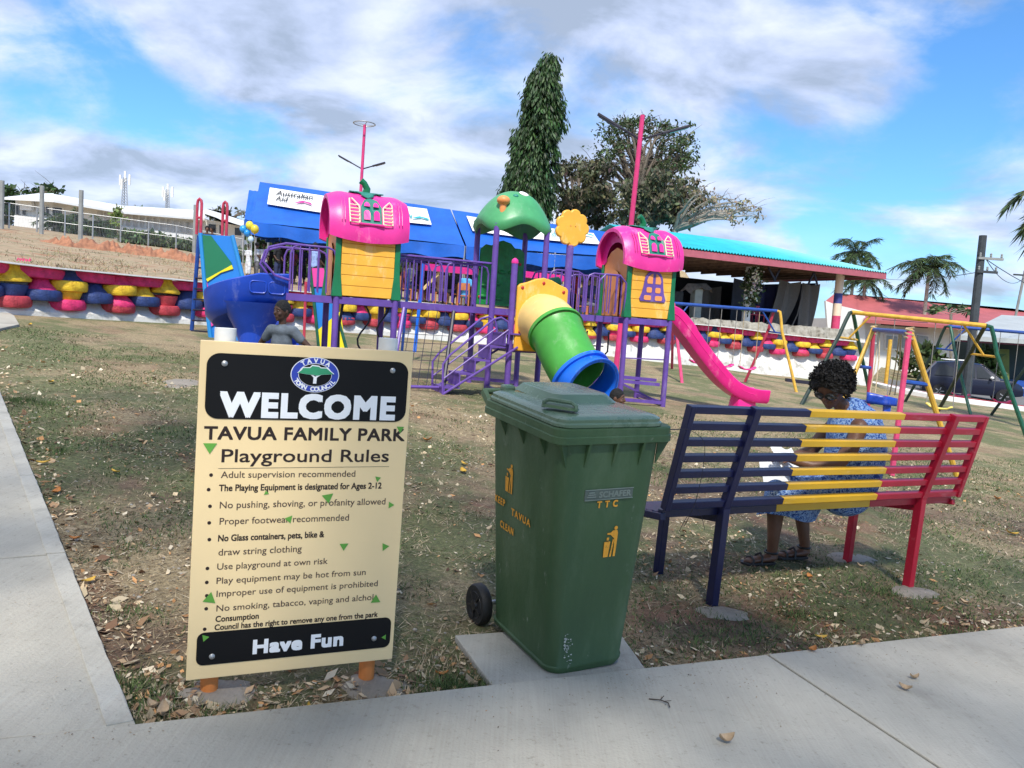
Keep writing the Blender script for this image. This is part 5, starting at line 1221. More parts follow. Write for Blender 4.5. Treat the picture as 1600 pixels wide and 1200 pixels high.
# stairs to the low deck
sa, sb0, sb1 = -1.13, -PW - .12, -PW + .42; stz = [.27, .50, .74, .97, 1.18]; da = .245
for k in range(5):
    a0 = sa + da * k; zt_ = gl(a0, sb0) + .21 * (k + 1) - .02 * 0; zt_ = .30 + .225 * (k + 0) + .2
    b = MB(); b.box((a0 + da / 2, (sb0 + sb1) / 2, zt_ - .012), (da + .03, sb1 - sb0, .024)); s_ = part(b, 'stair_tread', pur, smooth=0)
    b = MB(); b.box((a0 + .005, (sb0 + sb1) / 2, zt_ - .115), (.02, sb1 - sb0, .19)); part(b, 'riser', pur, s_, smooth=0)
for sb in (sb0 - .01, sb1 + .01):
    b = MB(); b.tube([(sa - .02, sb, gl(sa, sb)), (sa + da * 4.9, sb, 1.18)], .02, 7); part(b, 'stringer', pur)
    b = MB(); b.tube([(sa - .02, sb, gl(sa, sb)), (sa - .04, sb, .86), (sa + .06, sb, 1.0), (sa + .75, sb, 1.60), (sa + .88, sb, 1.64), (sa + 1.0, sb, 1.58), (sa + 1.04, sb, 1.44), (sa + 1.03, sb, 1.22)], .018, 8); hr = part(b, 'hand_rail', pur)
    b = MB(); b.tube([(sa - .03, sb, .62), (sa + 1.02, sb, 1.45)], .014, 6); part(b, 'middle_rail', pur, hr)
# yellow tunnel panel and tube slide
b = MB(); x0, x1 = .02, .93
o_ = [(x0 + .03, 1.12), (x1 - .03, 1.12), (x1, 1.15), (x1, 2.16), (x1 - .04, 2.20), (.76, 2.24), (.62, 2.30), (.47, 2.33), (.33, 2.30), (.19, 2.24), (x0 + .04, 2.20), (x0, 2.16), (x0, 1.15)]
b.prism(o_, -.03, .03, Matrix.Translation((0, -PW - .07, 0)) @ XZ); yp = part(b, 'tunnel_panel', M_['yellow'], smooth=0, bevel=.02)
for (x, z) in ((.10, 2.14), (.84, 2.12), (.10, 1.43), (.12, 1.48), (.47, 2.24)): b = MB(); b.ell((x, -PW - .105, z), (.028, .012, .028), 10, 6); part(b, 'bolt', M_['red'], yp)
tc_ = [(.50, -PW - .05, 1.62), (.50, -PW - .35, 1.60), (.52, -PW - .60, 1.46), (.56, -PW - .85, 1.20), (.62, -PW - 1.08, .96), (.68, -PW - 1.30, .78), (.73, -PW - 1.52, .68)]
tp_ = catmull([Vector(p) for p in tc_], 5)
def tube2(pts, r, th, name, m, parent=None, n=32):
    b = MB(); b.tube(pts, r, n, cap=False); n1 = len(b.v); b.tube(pts, [x - th for x in r] if isinstance(r, list) else r - th, n, cap=False); k = len(pts)
    for j in range(n):
        b.f += [(j, n1 + j, n1 + (j + 1) % n, (j + 1) % n), ((k - 1) * n + j, (k - 1) * n + (j + 1) % n, n1 + (k - 1) * n + (j + 1) % n, n1 + (k - 1) * n + j)]
    b.m = [0] * len(b.f); return part(b, name, m, parent, smooth=50)
k1 = 11; sl1 = tube2(tp_[:k1], [.46 - .035 * min(1, i / 6) for i in range(k1)], .03, 'tunnel_slide', M_['creamyellow'])
tube2(tp_[k1 - 1:24], [.44] + [.42] * (len(tp_[k1 - 1:24]) - 2) + [.43], .03, 'tube_section', M_['grass_green'])
tube2(tp_[k1 - 2:k1], .465, .04, 'tube_flange', M_['grass_green'])
tube2(tp_[23:], [.47] + [.45] * (len(tp_[23:]) - 2) + [.47], .035, 'tube_mouth', M_['brightblue'])
tube2(tp_[23:25], .50, .05, 'tube_flange', M_['brightblue']); tube2(tp_[-2:], .49, .05, 'tube_flange', M_['brightblue'])
b = MB(); b.ell(tp_[26] - Vector((0, 0, .40)), (.3, .22, .2), 12, 8); part(b, 'slide_foot', M_['blue'])
b = MB(); b.lathe([(.09, -.14), (.1, 0), (.08, .13)], 12, Matrix.Translation((1.0, -.28, 2.30)) @ Matrix.Rotation(rad(70), 4, 'Y')); part(b, 'spy_tube', M_['green'])
# pink slide on the right
sp = catmull([Vector(p) for p in [(3.55, .25, 1.86), (3.80, .25, 1.84), (4.05, .22, 1.64), (4.50, .16, 1.16), (5.0, .08, .68), (5.35, .0, .44), (5.68, -.06, .35), (5.95, -.1, .34)]], 6)
b = MB(); prof_ = [(-.27, .20), (-.24, .215), (-.20, .19), (-.17, .04), (-.08, 0), (.08, 0), (.17, .04), (.20, .19), (.24, .215), (.27, .20), (.25, .0), (.20, -.06), (-.20, -.06), (-.25, .0)]
vs = []; n = len(prof_); k = len(sp)
for i, p in enumerate(sp):
    t = (sp[min(i + 1, k - 1)] - sp[max(i - 1, 0)]).normalized(); side = Vector((0, 0, 1)).cross(t).normalized(); up_ = t.cross(side)
    sc_ = 1 + .25 * max(0, (i - k + 8) / 8); hh = 1.1 if i < 14 else 1
    for (x, y) in prof_: vs.append(p + side * x * sc_ + up_ * y * hh)
b.add(vs, [(i * n + j, i * n + (j + 1) % n, (i + 1) * n + (j + 1) % n, (i + 1) * n + j) for i in range(k - 1) for j in range(n)] + [tuple(range(n)), tuple((k - 1) * n + j for j in range(n))[::-1]])
pks = part(b, 'open_slide', M_['hotpink'], smooth=45)
for sx in (-1, 1):
    b = MB(); b.tube([sp[i] + Vector((0, sx * .262, .09)) for i in range(2, k - 2)], .008, 5); part(b, 'moulded_rib', M_['hotpink'], pks)
b = MB(); b.box((5.55, -.04, .25), (.5, .36, .36), taper=.8); part(b, 'slide_foot', M_['hotpink'], bevel=.04)
# blue spiral slide on the left
hx, hy = A1_ - 1.22, .42; zt0 = 1.98
b = MB(); b.tube([(hx, hy, gl(hx, hy)), (hx, hy, 1.5)], .19, 20); bs_ = part(b, 'spiral_column', M_['blue'])
sec_ = [(-.36, .36), (-.33, .38), (-.295, .34), (-.26, .08), (-.14, .0), (.14, .0), (.26, .08), (.295, .34), (.33, .38), (.36, .36), (.33, .0), (.22, -.12), (-.22, -.12), (-.33, .0)]
ctr = [Vector((A1_ - .72, .42, 1.72)), Vector((A1_ - .9, .42, 1.71))]
R_ = .42; cxh, cyh = A1_ - 1.05, .42 + R_
hel = []
for i in range(30):
    t = i / 29; an = rad(-90 - 300 * t); hel.append(Vector((A1_ - 1.16 + R_ * 1.02 * math.cos(an), .30 + .12 + R_ + R_ * math.sin(an) - .0, 1.70 - 1.05 * t)))
line = ctr + hel; line.append(hel[-1] + (hel[-1] - hel[-2]).normalized() * .5 + Vector((0, 0, -.02)))
vs = []; n = len(sec_); k = len(line)
for i, p in enumerate(line):
    t = (line[min(i + 1, k - 1)] - line[max(i - 1, 0)]); t.z *= .3; t.normalize(); side = Vector((0, 0, 1)).cross(t).normalized()
    for (x, y) in sec_: vs.append(p + side * x + Vector((0, 0, y * (1.35 if x > 0 else 1.0) if False else y)))
b = MB(); b.add(vs, [(i * n + j, i * n + (j + 1) % n, (i + 1) * n + (j + 1) % n, (i + 1) * n + j) for i in range(k - 1) for j in range(n)] + [tuple(range(n)), tuple((k - 1) * n + j for j in range(n))[::-1]])
sp_s = part(b, 'spiral_slide', M_['blue'], smooth=45)
# flared underside joining trough and column
b = MB(); b.lathe([(.19, .45), (.20, .95), (.30, 1.22), (.46, 1.5), (.52, 1.62)], 28, Matrix.Translation((hx + .02, hy + .08, 0)), cap=False); part(b, 'spiral_underside', M_['blue'], bs_, smooth=60)
for (u, wd) in ((-.90, .12), (-1.18, .12)):
    b = MB(); T = Matrix.Translation((A1_ + u, .42 - .345 + (.0 if u > -1.3 else .09), 1.86)) @ XZ; r1 = rrect(-wd, -.09, wd, .09, .05)
    b.tube([T @ Vector((x, y, 0)) for x, y in r1], .012, 5, closed=True); part(b, 'moulded_panel', M_['blue'], sp_s)

# ------------------------------------------------------------------ climbing net frame beside the stairs
NB = Vector((-1.55, 13.6, 0))
cn = thing('climbing_net', 'dark square mesh climbing net on purple frame left of the stairs', 'climbing net', PM_)
def npt(u, v): return Vector((-1.62 + .85 * u - .30 * (1 - v), -.25 - .6 * (1 - v), gl(-1.5, -.6) + .04 + (DK - .15 - gl(-1.5, -.6)) * v))
for (p, q, r_) in (((0, 0), (0, 1), .03), ((1, 0), (1, 1), .035), ((0, 0), (1, 0), .025)):
    b = MB(); b.tube([npt(*p), npt(*q)], r_, 8); b.build('frame_tube', pur if r_ != .035 else M_['dark'], cn)
for i in range(1, 6): b = MB(); b.tube([npt(i / 6, 0), npt(i / 6, 1)], .006, 4); b.build('rope', M_['dark'], cn)
for i in range(1, 9): b = MB(); b.tube([npt(0, i / 9), npt(1, i / 9)], .006, 4); b.build('rope', M_['dark'], cn)
# blue post with yellow and pink beams: frame of a wooden-beam swing behind the bridge
fb = thing('beam_swing_frame', 'blue and pink square beam frame with yellow brace behind the first bridge', 'swing frame', Matrix.Translation(P(650, 540, 17)))
ofb = P(650, 540, 17)
def FQ(px, py, Y): return P(px, py, Y) - ofb
for nm, p, q, w, m_ in (('frame_leg', (662, 412, 17), (648, 550, 17), .07, 'brightblue'), ('frame_leg', (640, 420, 18), (628, 548, 18.6), .06, 'swblue'), ('top_beam', (664, 417, 17), (745, 425, 18.2), .15, 'hotpink'), ('top_beam', (815, 428, 19.2), (886, 436, 20.2), .15, 'hotpink'), ('top_beam', (745, 425, 18.2), (815, 428, 19.2), .15, 'hotpink'), ('brace', (687, 425, 17.3), (661, 452, 17.1), .05, 'creamyellow'), ('frame_leg', (884, 437, 20.2), (893, 560, 20.2), .08, 'brightblue')):
    b = MB(); b.beam(FQ(*p), FQ(*q), w, w); b.build(nm, M_[m_], fb, smooth=0)
# painted climbing frame with ladder (far left) : two tall colour-block panels
colr = {k: mat('panel_' + k, c, .5, .06, 2) for k, c in dict(blue=(.015, .20, .66), green=(.01, .17, .085), yellow=(.80, .70, .02), pink=(.75, .06, .35), cyan=(.02, .25, .62)).items()}
pf = thing('panel_climber', 'tall slide frame with blue green pink and yellow colour block panels and ladder', 'climbing frame', Matrix.Translation(G(340, 528)))
opf = G(340, 528); YP = opf.y
def PQ(px, py, dy=0): return P(px, py, YP + dy) - opf
def poly_plate(name, pts, m_, dy=0, th=.05, par=None):
    vs0 = [PQ(x, y, dy) for x, y in pts]; b = MB(); n = len(vs0); b.add(vs0 + [v + Vector((0, th, 0)) for v in vs0], [tuple(range(n)), tuple(range(n, 2 * n))[::-1]] + [(i, (i + 1) % n, n + (i + 1) % n, n + i) for i in range(n)])
    return b.build(name, m_, par or pf, smooth=0)
back = poly_plate('slide_board', [(314, 366), (362, 369), (386, 470), (392, 536), (330, 534), (322, 470)], colr['blue'])
poly_plate('green_panel', [(316, 367), (329, 368), (361, 410), (362, 414), (322, 436)], colr['green'], -.03, .025, back)
poly_plate('yellow_panel', [(322, 436), (362, 414), (364, 420), (345, 426), (324, 440)], colr['yellow'], -.03, .025, back)
poly_plate('pink_panel', [(323, 441), (331, 470), (354, 496), (330, 510)], colr['pink'], -.03, .025, back)
for pts in ([(313, 364), (322, 470), (330, 536)], [(363, 368), (388, 470), (394, 538)]):
    b = MB(); b.tube([PQ(x, y, -.02) for x, y in pts], .045, 8); b.build('side_tube', colr['cyan'], pf)
b = MB(); b.tube([PQ(311, 368, .5), PQ(299, 524, .9)], .045, 8); b.build('ladder_rail', M_['swblue'], pf)
b = MB(); b.tube([PQ(360, 370, .9), PQ(352, 530, 1.4)], .045, 8); b.build('ladder_rail', M_['swblue'], pf)
for k in range(9): y = 385 + 16.5 * k; b = MB(); b.tube([PQ(310 - (y - 368) * .077, y, .6), PQ(358, y + 3, 1.1)], .018, 6); b.build('rung', M_['dark'], pf)
for x0 in (309, 349):
    yo = (x0 - 309) * .12
    b = MB(); b.tube([PQ(x0 - 2, 366 + yo, .45), PQ(x0 - .5, 318 + yo, .45), PQ(x0 + .6, 313 + yo, .45), PQ(x0 + 3, 310.5 + yo, .45), PQ(x0 + 5.4, 313 + yo, .45), PQ(x0 + 6.3, 318 + yo, .45), PQ(x0 + 4.5, 366 + yo, .45)], .030, 8); hl = b.build('hand_loop', M_['swred'], pf)
    b = MB(); b.tube([PQ(x0 - 1.5, 340 + yo, .45), PQ(x0 + 5.5, 340 + yo, .45)], .025, 6); b.build('loop_bar', M_['swred'], hl)
t = b
bp2 = thing('panel_slide', 'narrow painted slide with pink top and blue and yellow halves beside the left tower', 'slide', Matrix.Translation(G(515, 545)))
opf_, YP_ = opf, YP; opf = G(515, 545); YP = 16.5; pf_, pf = pf, bp2
bk2 = poly_plate('slide_board', [(486, 420), (507, 420), (541, 560), (500, 560)], colr['blue'])
poly_plate('pink_panel', [(486, 419), (507, 419), (514, 448), (488, 448)], colr['pink'], -.03, .025, bk2)
poly_plate('yellow_panel', [(496, 516), (532, 486), (542, 560), (500, 560)], colr['yellow'], -.03, .025, bk2)
for pts in ([(485, 418), (500, 560)], [(508, 418), (545, 560)]): b = MB(); b.tube([PQ(x, y, -.02) for x, y in pts], .035, 8); b.build('side_tube', M_['swgrn'], bp2)
b = MB(); b.tube([PQ(478, 440, -.3), PQ(474, 560, -.3)], .03, 8); b.build('support_post', M_['swred'], bp2)
opf, YP, pf = opf_, YP_, pf_
# ------------------------------------------------------------------ swings
def swing(name, lab, tops, feet, bar_m, leg_ms, r=.035, Ya=None, group='swing frames on the park lawn', braces=True, loopy=True):
    """tops: two end points of the top bar; feet: ((f1,f2),(f3,f4)) ground points of the end frames"""
    o = feet[0][0].copy(); t = thing(name, lab, 'swing', o, group)
    b = MB(); b.tube([tops[0] - o, tops[1] - o], r * 1.15, 10); b.build('top_bar', bar_m, t)
    k = 0
    for (T, F) in zip(tops, feet):
        ax = (tops[1] - tops[0]).normalized()
        for f in F:
            if f is None: k += 1; continue
            d = (f - T); h = Vector((d.x, d.y, 0)); h.normalize()
            p = [T, T + h * r * 2.2 + Vector((0, 0, -r * .4)), T + d * .10 + h * r * 1.5, T + d * .25, f + Vector((0, 0, -.05))]
            b = MB(); b.tube([q - o for q in p], r, 9); b.build('leg', leg_ms[k], t); k += 1
        fs_ = [f for f in F if f is not None]
        if len(fs_) == 2 and braces:
            for u in (.28,):
                b = MB(); b.tube([T.lerp(fs_[0], u) - o, T.lerp(fs_[1], u) - o], r * .6, 7); b.build('cross_bar', bar_m, t)
        if braces:
            s = 1 if T is tops[0] else -1; b = MB(); b.tube([T + ax * s * .5 - o, (T.lerp(F[0], .28) + T.lerp(F[1], .28)) * .5 - o] if len(fs_) == 2 else [T + ax * s * .5 - o, T.lerp(fs_[0], .25) - o], r * .55, 6); b.build('brace', bar_m, t)
    return t, o
def seat(t, o, T, ax, drop, m, w=.22, col='swpink', swingang=.0, cm='chain', kind='belt'):
    ax = ax.normalized(); pz = Vector((-ax.y, ax.x, 0)) * math.sin(swingang) * drop + Vector((0, 0, -math.cos(swingang) * drop)); C = T + pz
    s = bpy.data.objects.new('swing_seat', None)
    b = MB()
    def fn(u, v):
        x = (u - .5) * 2; return C - o + ax * x * w + Vector((-ax.y, ax.x, 0)) * (v - .5) * .20 * (1 + .35 * math.sin(x * x * 3)) + Vector((0, 0, -.055 * math.cos(x * math.pi / 2) + .03 * (abs(x) > .8)))
    b.grid(fn, 12, 4); se = b.build('swing_seat', m, t); so_ = se.modifiers.new('solid', 'SOLIDIFY'); so_.thickness = .04; so_.offset = 0
    for sx in (-1, 1):
        b = MB(); b.tube([T + ax * sx * w * .95 - o, C + ax * sx * w * .95 - o + Vector((0, 0, .28))], .011, 5)
        for q in (-1, 1): b.tube([C + ax * sx * w * .95 - o + Vector((0, 0, .28)), C + ax * sx * w - o + Vector((-ax.y, ax.x, 0)) * .07 * q], .009, 4)
        b.build('hanging_chain', M_[cm], se)
    return se
# blue topped swing beyond the pink slide
f1, f2 = G(1245, 612), G(1163, 597); T1 = P(1214, 486, (f1.y + f2.y) / 2); g1, g2 = G(1066, 597), G(1050, 577); T2 = P(1052, 474, (g1.y + g2.y) / 2)
t, o = swing('swing_set', 'swing frame with blue top bar and one yellow leg just beyond the pink slide', [T1, T2], [(f1, f2), (g1, g2)], M_['swblue'], [M_['swyel'], M_['swred'], M_['swpink'], M_['swpink']], .045)
ax = (T2 - T1); 
for u, cm in ((.24, 'rope'), (.46, 'chain'), (.72, 'chain')): p = T1.lerp(T2, u); seat(t, o, p, ax, p.z - gz(p.x, p.y) - .5, M_['hotpink'], .26, cm=cm)
# big frame with dark green legs and yellow top bar
f1, f2 = G(1251, 632), G(1366, 612); f2 = f1.lerp(f2, .5); f2 = P(1366, 610, 22.5); f2.z = gz(f2.x, f2.y)
T1 = P(1331, 488, 20.5); g1, g2 = G(1462, 648), G(1606, 684); g1 = G(1463, 645); T2 = P(1541, 509, 18.7)
t, o = swing('swing_set', 'large swing frame with yellow top bar and dark green legs behind the seated woman', [T1, T2], [(f1, f2), (g1, g2)], M_['swyel'], [M_['swblk'], M_['swgrn'], M_['swblk'], M_['swgrn']], .05)
ax = (T2 - T1)
p = T1.lerp(T2, .74); seat(t, o, p, ax, p.z - gz(p.x, p.y) - .42, mat('seat_yellow', (.85, .68, .15), .45), .30)
p = T1.lerp(T2, .27); seat(t, o, p, ax, p.z - gz(p.x, p.y) - .42, mat('seat_pink', (.80, .05, .16), .45), .24)
# second frame to the right, blue bar running out of view
f1, f2 = G(1413, 628), G(1518, 650); T1 = P(1482, 510, (f1.y + f2.y) / 2 + .2); g1 = G(1549, 647); T2 = P(1640, 523, T1.y - 1.0); g2 = P(1700, 690, T2.y - 1.2); g2.z = gz(g2.x, g2.y); g1 = P(1549, 646, T2.y + 1.0)
t, o = swing('swing_set', 'swing frame with pale green leg and blue top bar running out of the right edge', [T1, T2], [(f1, f2), (g1, g2)], M_['swblue'], [M_['swblk'], M_['swgrn'], M_['swblk'], M_['swgrn']], .045)
ax = (T2 - T1)
for u in (.20, .62): p = T1.lerp(T2, u); seat(t, o, p, ax, p.z - gz(p.x, p.y) - .55, bpy.data.materials['seat_pink'], .26)
# small frame with red, pink and yellow posts and blue glider seat
f1 = G(1393, 745); f2 = G(1500, 752); T1 = P(1421, 520, f1.y + .15); g1 = P(1362, 640, f1.y + 2.3); g1.z = gz(g1.x, g1.y); g2 = P(1300, 640, f1.y + 2.6); g2.z = gz(g2.x, g2.y)
g1 = G(1352, 690); T2 = P(1365, 515, g1.y + .1); g2 = G(1290, 690)
o = f1.copy(); t = thing('glider_swing', 'small swing frame with pink and red posts and yellow legs right behind the bench', 'swing', o, 'swing frames on the park lawn')
b = MB(); b.tube([T1 - o, T2 - o], .035, 9); b.build('top_bar', M_['swblue'], t)
for (a_, c_, m_) in ((T1, f1, 'swpink'), (T1, f2, 'swyel'), (T2, g1, 'swred'), (T2, g2, 'swyel')):
    b = MB(); b.tube([a_ + Vector((0, 0, .04)) - o, c_ - o + Vector((0, 0, -.05))], .036, 9); b.build('leg', M_[m_], t)
for (a_, c_, d_) in ((T1, f1, f2), (T2, g1, g2)):
    b = MB(); b.tube([a_.lerp(c_, .34) - o, a_.lerp(d_, .34) - o], .03, 7); b.build('cross_bar', M_['swblue'], t)
for T in (T1, T2):
    b = MB(); b.tube([(T - o) + Vector((.055 * math.cos(k * 1.1), .055 * math.sin(k * 1.1) * .6, .07 - .009 * k)) for k in range(18)], .014, 5); b.build('rope_wrap', M_['rope'], t)
ax = (T2 - T1).normalized(); side = Vector((-ax.y, ax.x, 0)); Sc = P(1377, 622, T1.lerp(T2, .5).y)
b = MB(); b.grid(lambda u, v: (Sc - o) + side * -0 + ax * 0 + Vector(((u - .5) * .44, .04 * math.cos(u * 6) - .02, -.09 + .17 * v - .05 * u * v - .02 * u)), 10, 4); gs = b.build('glider_seat_back', M_['blue'], t); sm = gs.modifiers.new('solid', 'SOLIDIFY'); sm.thickness = .05
b = MB(); b.box(Sc - o + Vector((0, .12, -.08)), (.40, .26, .04)); b.build('glider_seat', M_['blue'], t, smooth=0, bevel=.01)
b = MB(); b.box(Sc - o + Vector((.09, -.02, -.20)), (.10, .05, .20), taper=1.1); b.build('seat_leg', M_['blue'], t, smooth=0, bevel=.01)
for (u, x) in ((.18, .2), (.22, .12), (.82, -.18), (.78, -.1)):
    a_ = T1.lerp(T2, u); b = MB(); e_ = Sc + Vector((x, 0, .06)); b.tube([a_ - o, a_.lerp(e_, .5) + Vector((.02, 0, 0)) - o, e_ - o], .009, 5); b.build('hanging_chain', M_['rope'], t)
# loose dark timber by the wall foot
a_, c_ = G(1228, 596), G(1292, 604); b = MB(); b.beam(Vector((0, 0, .06)), c_ - a_ + Vector((0, 0, .06)), .16, .12); tag(b.build('timber_plank', M_['dark'], M=Matrix.Translation(a_), smooth=0), 'dark timber plank lying at the foot of the white wall behind the woman', 'plank')

# ------------------------------------------------------------------ welcome sign
sm_ = frame((-1.04, 2.72, .17), .408, (.015, -.011, 1.))
sg = thing('welcome_sign', 'cream notice board with black WELCOME header and playground rules on orange posts', 'sign', sm_)
boardm = mat('sign_cream', (.90, .69, .38), .38, .05, 1.2); orangep = mat('orange_post', (.72, .24, .06), .6, .15, 5, .1, 30)
boardm.node_tree.nodes['Noise Texture'].inputs['Detail'].default_value = 1
b = MB(); b.box((.304, .008, .670), (.766, .016, 1.242)); bd = b.build('board', boardm, sg, smooth=0, bevel=.002)
blackp = mat('sign_black', (.005, .005, .006), .55, .1, 3, spec=.25); whitep = mat('sign_white', (.85, .87, .9), .5, .02, 3); inkb = mat('sign_ink', (.025, .012, .01), .5, .1, 3); inkl = mat('sign_ink_soft', (.075, .045, .035), .55, .1, 3)
SX = Matrix(((1, 0, 0, 0), (0, 0, 1, 0), (0, 1, 0, 0), (0, 0, 0, 1)))
def flat(name, pts, m, par, y=-.0025, th=.0015):
    b = MB(); b.prism(pts, 0, th, Matrix.Translation((0, y, 0)) @ XZ); return b.build(name, m, par, smooth=0)
hp = flat('header_panel', rrect(-.056, 1.015, .672, 1.249, .045, 8), blackp, bd, -.0005, .002)
fp_ = flat('footer_panel', rrect(-.048, .102, .672, .226, .026, 8), blackp, bd, -.0005, .002)
def line(s, x0, x1, z, size, m, bold=0, par=None, y=None, sp=1.0):
    me = text_mesh(s, size, (x1 - x0), bold, spacing=sp); return put_text(me, m, par or bd, Matrix.Translation((x0, y if y is not None else (-.0029 if m is whitep else -.0007), z)) @ XZ)
line('WELCOME', -.002, .624, 1.027, .119, whitep, .0060, sp=1.12)
line('TAVUA FAMILY PARK', -.053, .674, .941, .066, inkb, .0018, sp=1.05)
line('Playground Rules', .008, .617, .858, .068, inkb, .0008)
flat('rule_line', [(-.002, .834), (.621, .838), (.621, .8392), (-.002, .8352)], inkb, bd, -.0003, .0007)
L3 = [('Adult supervision recommended', .008, .491, .800, .0345, 0, inkl), ('The Playing Equipment is designated for Ages 2-12', .004, .596, .752, .0335, .0006, inkb), ('No pushing, shoving, or profanity allowed', .009, .616, .688, .036, 0, inkl),
      ('Proper footwear recommended', .011, .477, .628, .036, 0, inkl), ('No Glass containers, pets, bike &', .009, .386, .566, .034, .0006, inkb), ('draw string clothing', .012, .306, .513, .036, 0, inkl),
      ('Use playground at own risk', .010, .406, .460, .034, 0, inkl), ('Play equipment may be hot from sun', .010, .556, .407, .034, 0, inkl), ('Improper use of equipment is prohibited', .012, .607, .358, .034, 0, inkl),
      ('No smoking, tabacco, vaping and alchol', .014, .593, .303, .034, 0, inkl), ('Consumption', .013, .163, .263, .032, .0005, inkb), ('Council has the right to remove any one from the park', .011, .615, .232, .030, .0005, inkb)]
for s_, x0, x1, z, sz, bo, m_ in L3: line(s_, x0, x1, z, sz, m_, bo + .0002)
for (x, z) in [(-.025, .811), (-.031, .758), (-.024, .697), (-.024, .636), (-.021, .574), (-.023, .467), (-.023, .415), (-.021, .365), (-.021, .316), (-.023, .239)]:
    flat('bullet_dot', [(x + .0065 * math.cos(rad(k * 30)), z + .0065 * math.sin(rad(k * 30))) for k in range(12)], inkb, bd, -.0003, .0007)
line('Have Fun', .151, .481, .130, .072, whitep, .0036, sp=1.08)
trim_ = mat('leaf_green_print', (.12, .36, .05), .5, .1, 4)
for k, (x, z, r_, a_) in enumerate([(-.033, .914, .026, -90), (.655, .988, .017, 30), (.579, .791, .013, 20), (.392, .721, .024, -80), (.637, .685, .015, 0), (.167, .742, .010, 100), (.254, .641, .017, 170), (.464, .528, .019, -90), (.625, .517, .018, 5), (-.010, .353, .026, 200), (.603, .302, .022, 90), (-.021, .207, .015, 10), (.648, .145, .012, 180)]):
    pts = [(x + r_ * math.cos(rad(a_ + q)), z + r_ * math.sin(rad(a_ + q))) for q in (0, 118, 242)]
    flat('triangle_mark', pts, trim_, bd, -.0016 if k not in (11, 12) else -.0030, .0008)
# crest
def oval(cx_, cz, a_, c_, n=40): return [(cx_ + a_ * math.cos(2 * math.pi * k / n), cz + c_ * math.sin(2 * math.pi * k / n)) for k in range(n)]
cx_, cz = .318, 1.186; cblue = mat('crest_blue', (.03, .06, .42), .4, 0); cgreen = mat('crest_green', (.04, .33, .16), .5, .1, 9)
c0 = flat('crest', oval(cx_, cz, .088, .0655), whitep, bd, -.0032); flat('crest_ring', oval(cx_, cz, .085, .063), cblue, bd, -.0042); flat('crest_rim', oval(cx_, cz, .061, .043), whitep, bd, -.0052); flat('crest_centre', oval(cx_, cz, .059, .041), blackp, bd, -.0062)
tree_ = [(-.062, .0), (-.05, .010), (-.045, .018), (-.02, .019), (-.012, .027), (.012, .025), (.018, .020), (.04, .020), (.055, .008), (.066, .0), (.045, -.002), (.02, -.004), (.012, -.009), (-.01, -.005), (-.03, -.004)]
flat('crest_tree_outline', [(cx_ + x * 1.06, cz + .006 + z * 1.16) for x, z in tree_], whitep, bd, -.0072)
flat('crest_tree', [(cx_ + x, cz + .006 + z) for x, z in tree_], cgreen, bd, -.0082)
flat('crest_trunk', [(cx_ + x, cz + z) for x, z in [(-.016, .0), (-.006, -.010), (-.007, -.032), (.005, -.032), (.006, -.010), (.018, .0), (.006, -.003), (.0, -.006), (-.006, -.002)]], whitep, bd, -.0086)
for word, a0, a1, flip in (('TAVUA', 128, 52, 1), ('TOWN COUNCIL', 206, 334, -1)):
    n = len(word)
    for k, ch in enumerate(word):
        if ch == ' ': continue
        a_ = rad(a0 + (a1 - a0) * k / (n - 1)); px_, pz = cx_ + .0735 * math.cos(a_), cz + .0528 * math.sin(a_)
        tang = math.atan2(.0528 * math.cos(a_), -.0735 * math.sin(a_)) + (math.pi if flip > 0 else 0)
        me = text_mesh(ch, .0225, None, .0009); n_ = len(me.vertices); A_2 = np.empty(n_ * 3); me.vertices.foreach_get('co', A_2); A_2 = A_2.reshape(-1, 3); A_2 -= (A_2.max(0) + A_2.min(0)) / 2; me.vertices.foreach_set('co', A_2.ravel())
        put_text(me, whitep, bd, Matrix.Translation((px_, -.0062, pz)) @ Matrix.Rotation(-tang, 4, 'Y') @ XZ)
for (x, z) in ((.003, 1.213), (.609, 1.215), (.006, .134), (.606, .144)):
    b = MB(); b.lathe([(.0105, 0), (.0105, .004), (.006, .008), (.001, .009)], 12, Matrix.Translation((x, -.002, z)) @ Matrix.Rotation(rad(90), 4, 'X')); b.build('bolt', M_['steel'], bd)
for x in (.004, .600):
    b = MB(); b.tube([(x, .058, -.10), (x, .058, 1.27)], .0315, 16); po = b.build('post', orangep, sg)
    b = MB(); b.tube([(x, .058, 1.24), (x, .058, 1.335)], .0375, 20); b.build('post_cap', M_['white'], po)

# ------------------------------------------------------------------ wheelie bin
bm_ = frame((.236, 3.169, .066 + .025), .512, (.028, -.067, 1))
bn = thing('wheelie_bin', 'large dark green wheeled rubbish bin with orange stencilled lettering on a concrete pad', 'bin', bm_)
bing = mat('bin_green_plastic', (.040, .105, .045), .55, .0, 2.2, .12, 25, detail=8, vscale=(1, 1, .35))
setramp(bing, [(.25, (.030, .066, .028)), (.5, (.044, .096, .038)), (.72, (.080, .138, .062))])
lidm = mat('bin_lid_plastic', (.10, .165, .11), .24, .15, 3, .1, 30, detail=6)
wear(bing, .55, (.13, .19, .12), .50, .72, 2.2, (1, 1, .3)); wear(bing, .8, (.30, .33, .27), .63, .72, 16, (1, 1, .5)); wear(lidm, .6, (.22, .28, .22), .52, .7, 5, (1, 1, 1))
def rr3(x0, y0, x1, y1, r, z, n=6): return [(x, y, z) for x, y in rrect(x0, y0, x1, y1, r, n)]
BW, BD = .411, .555
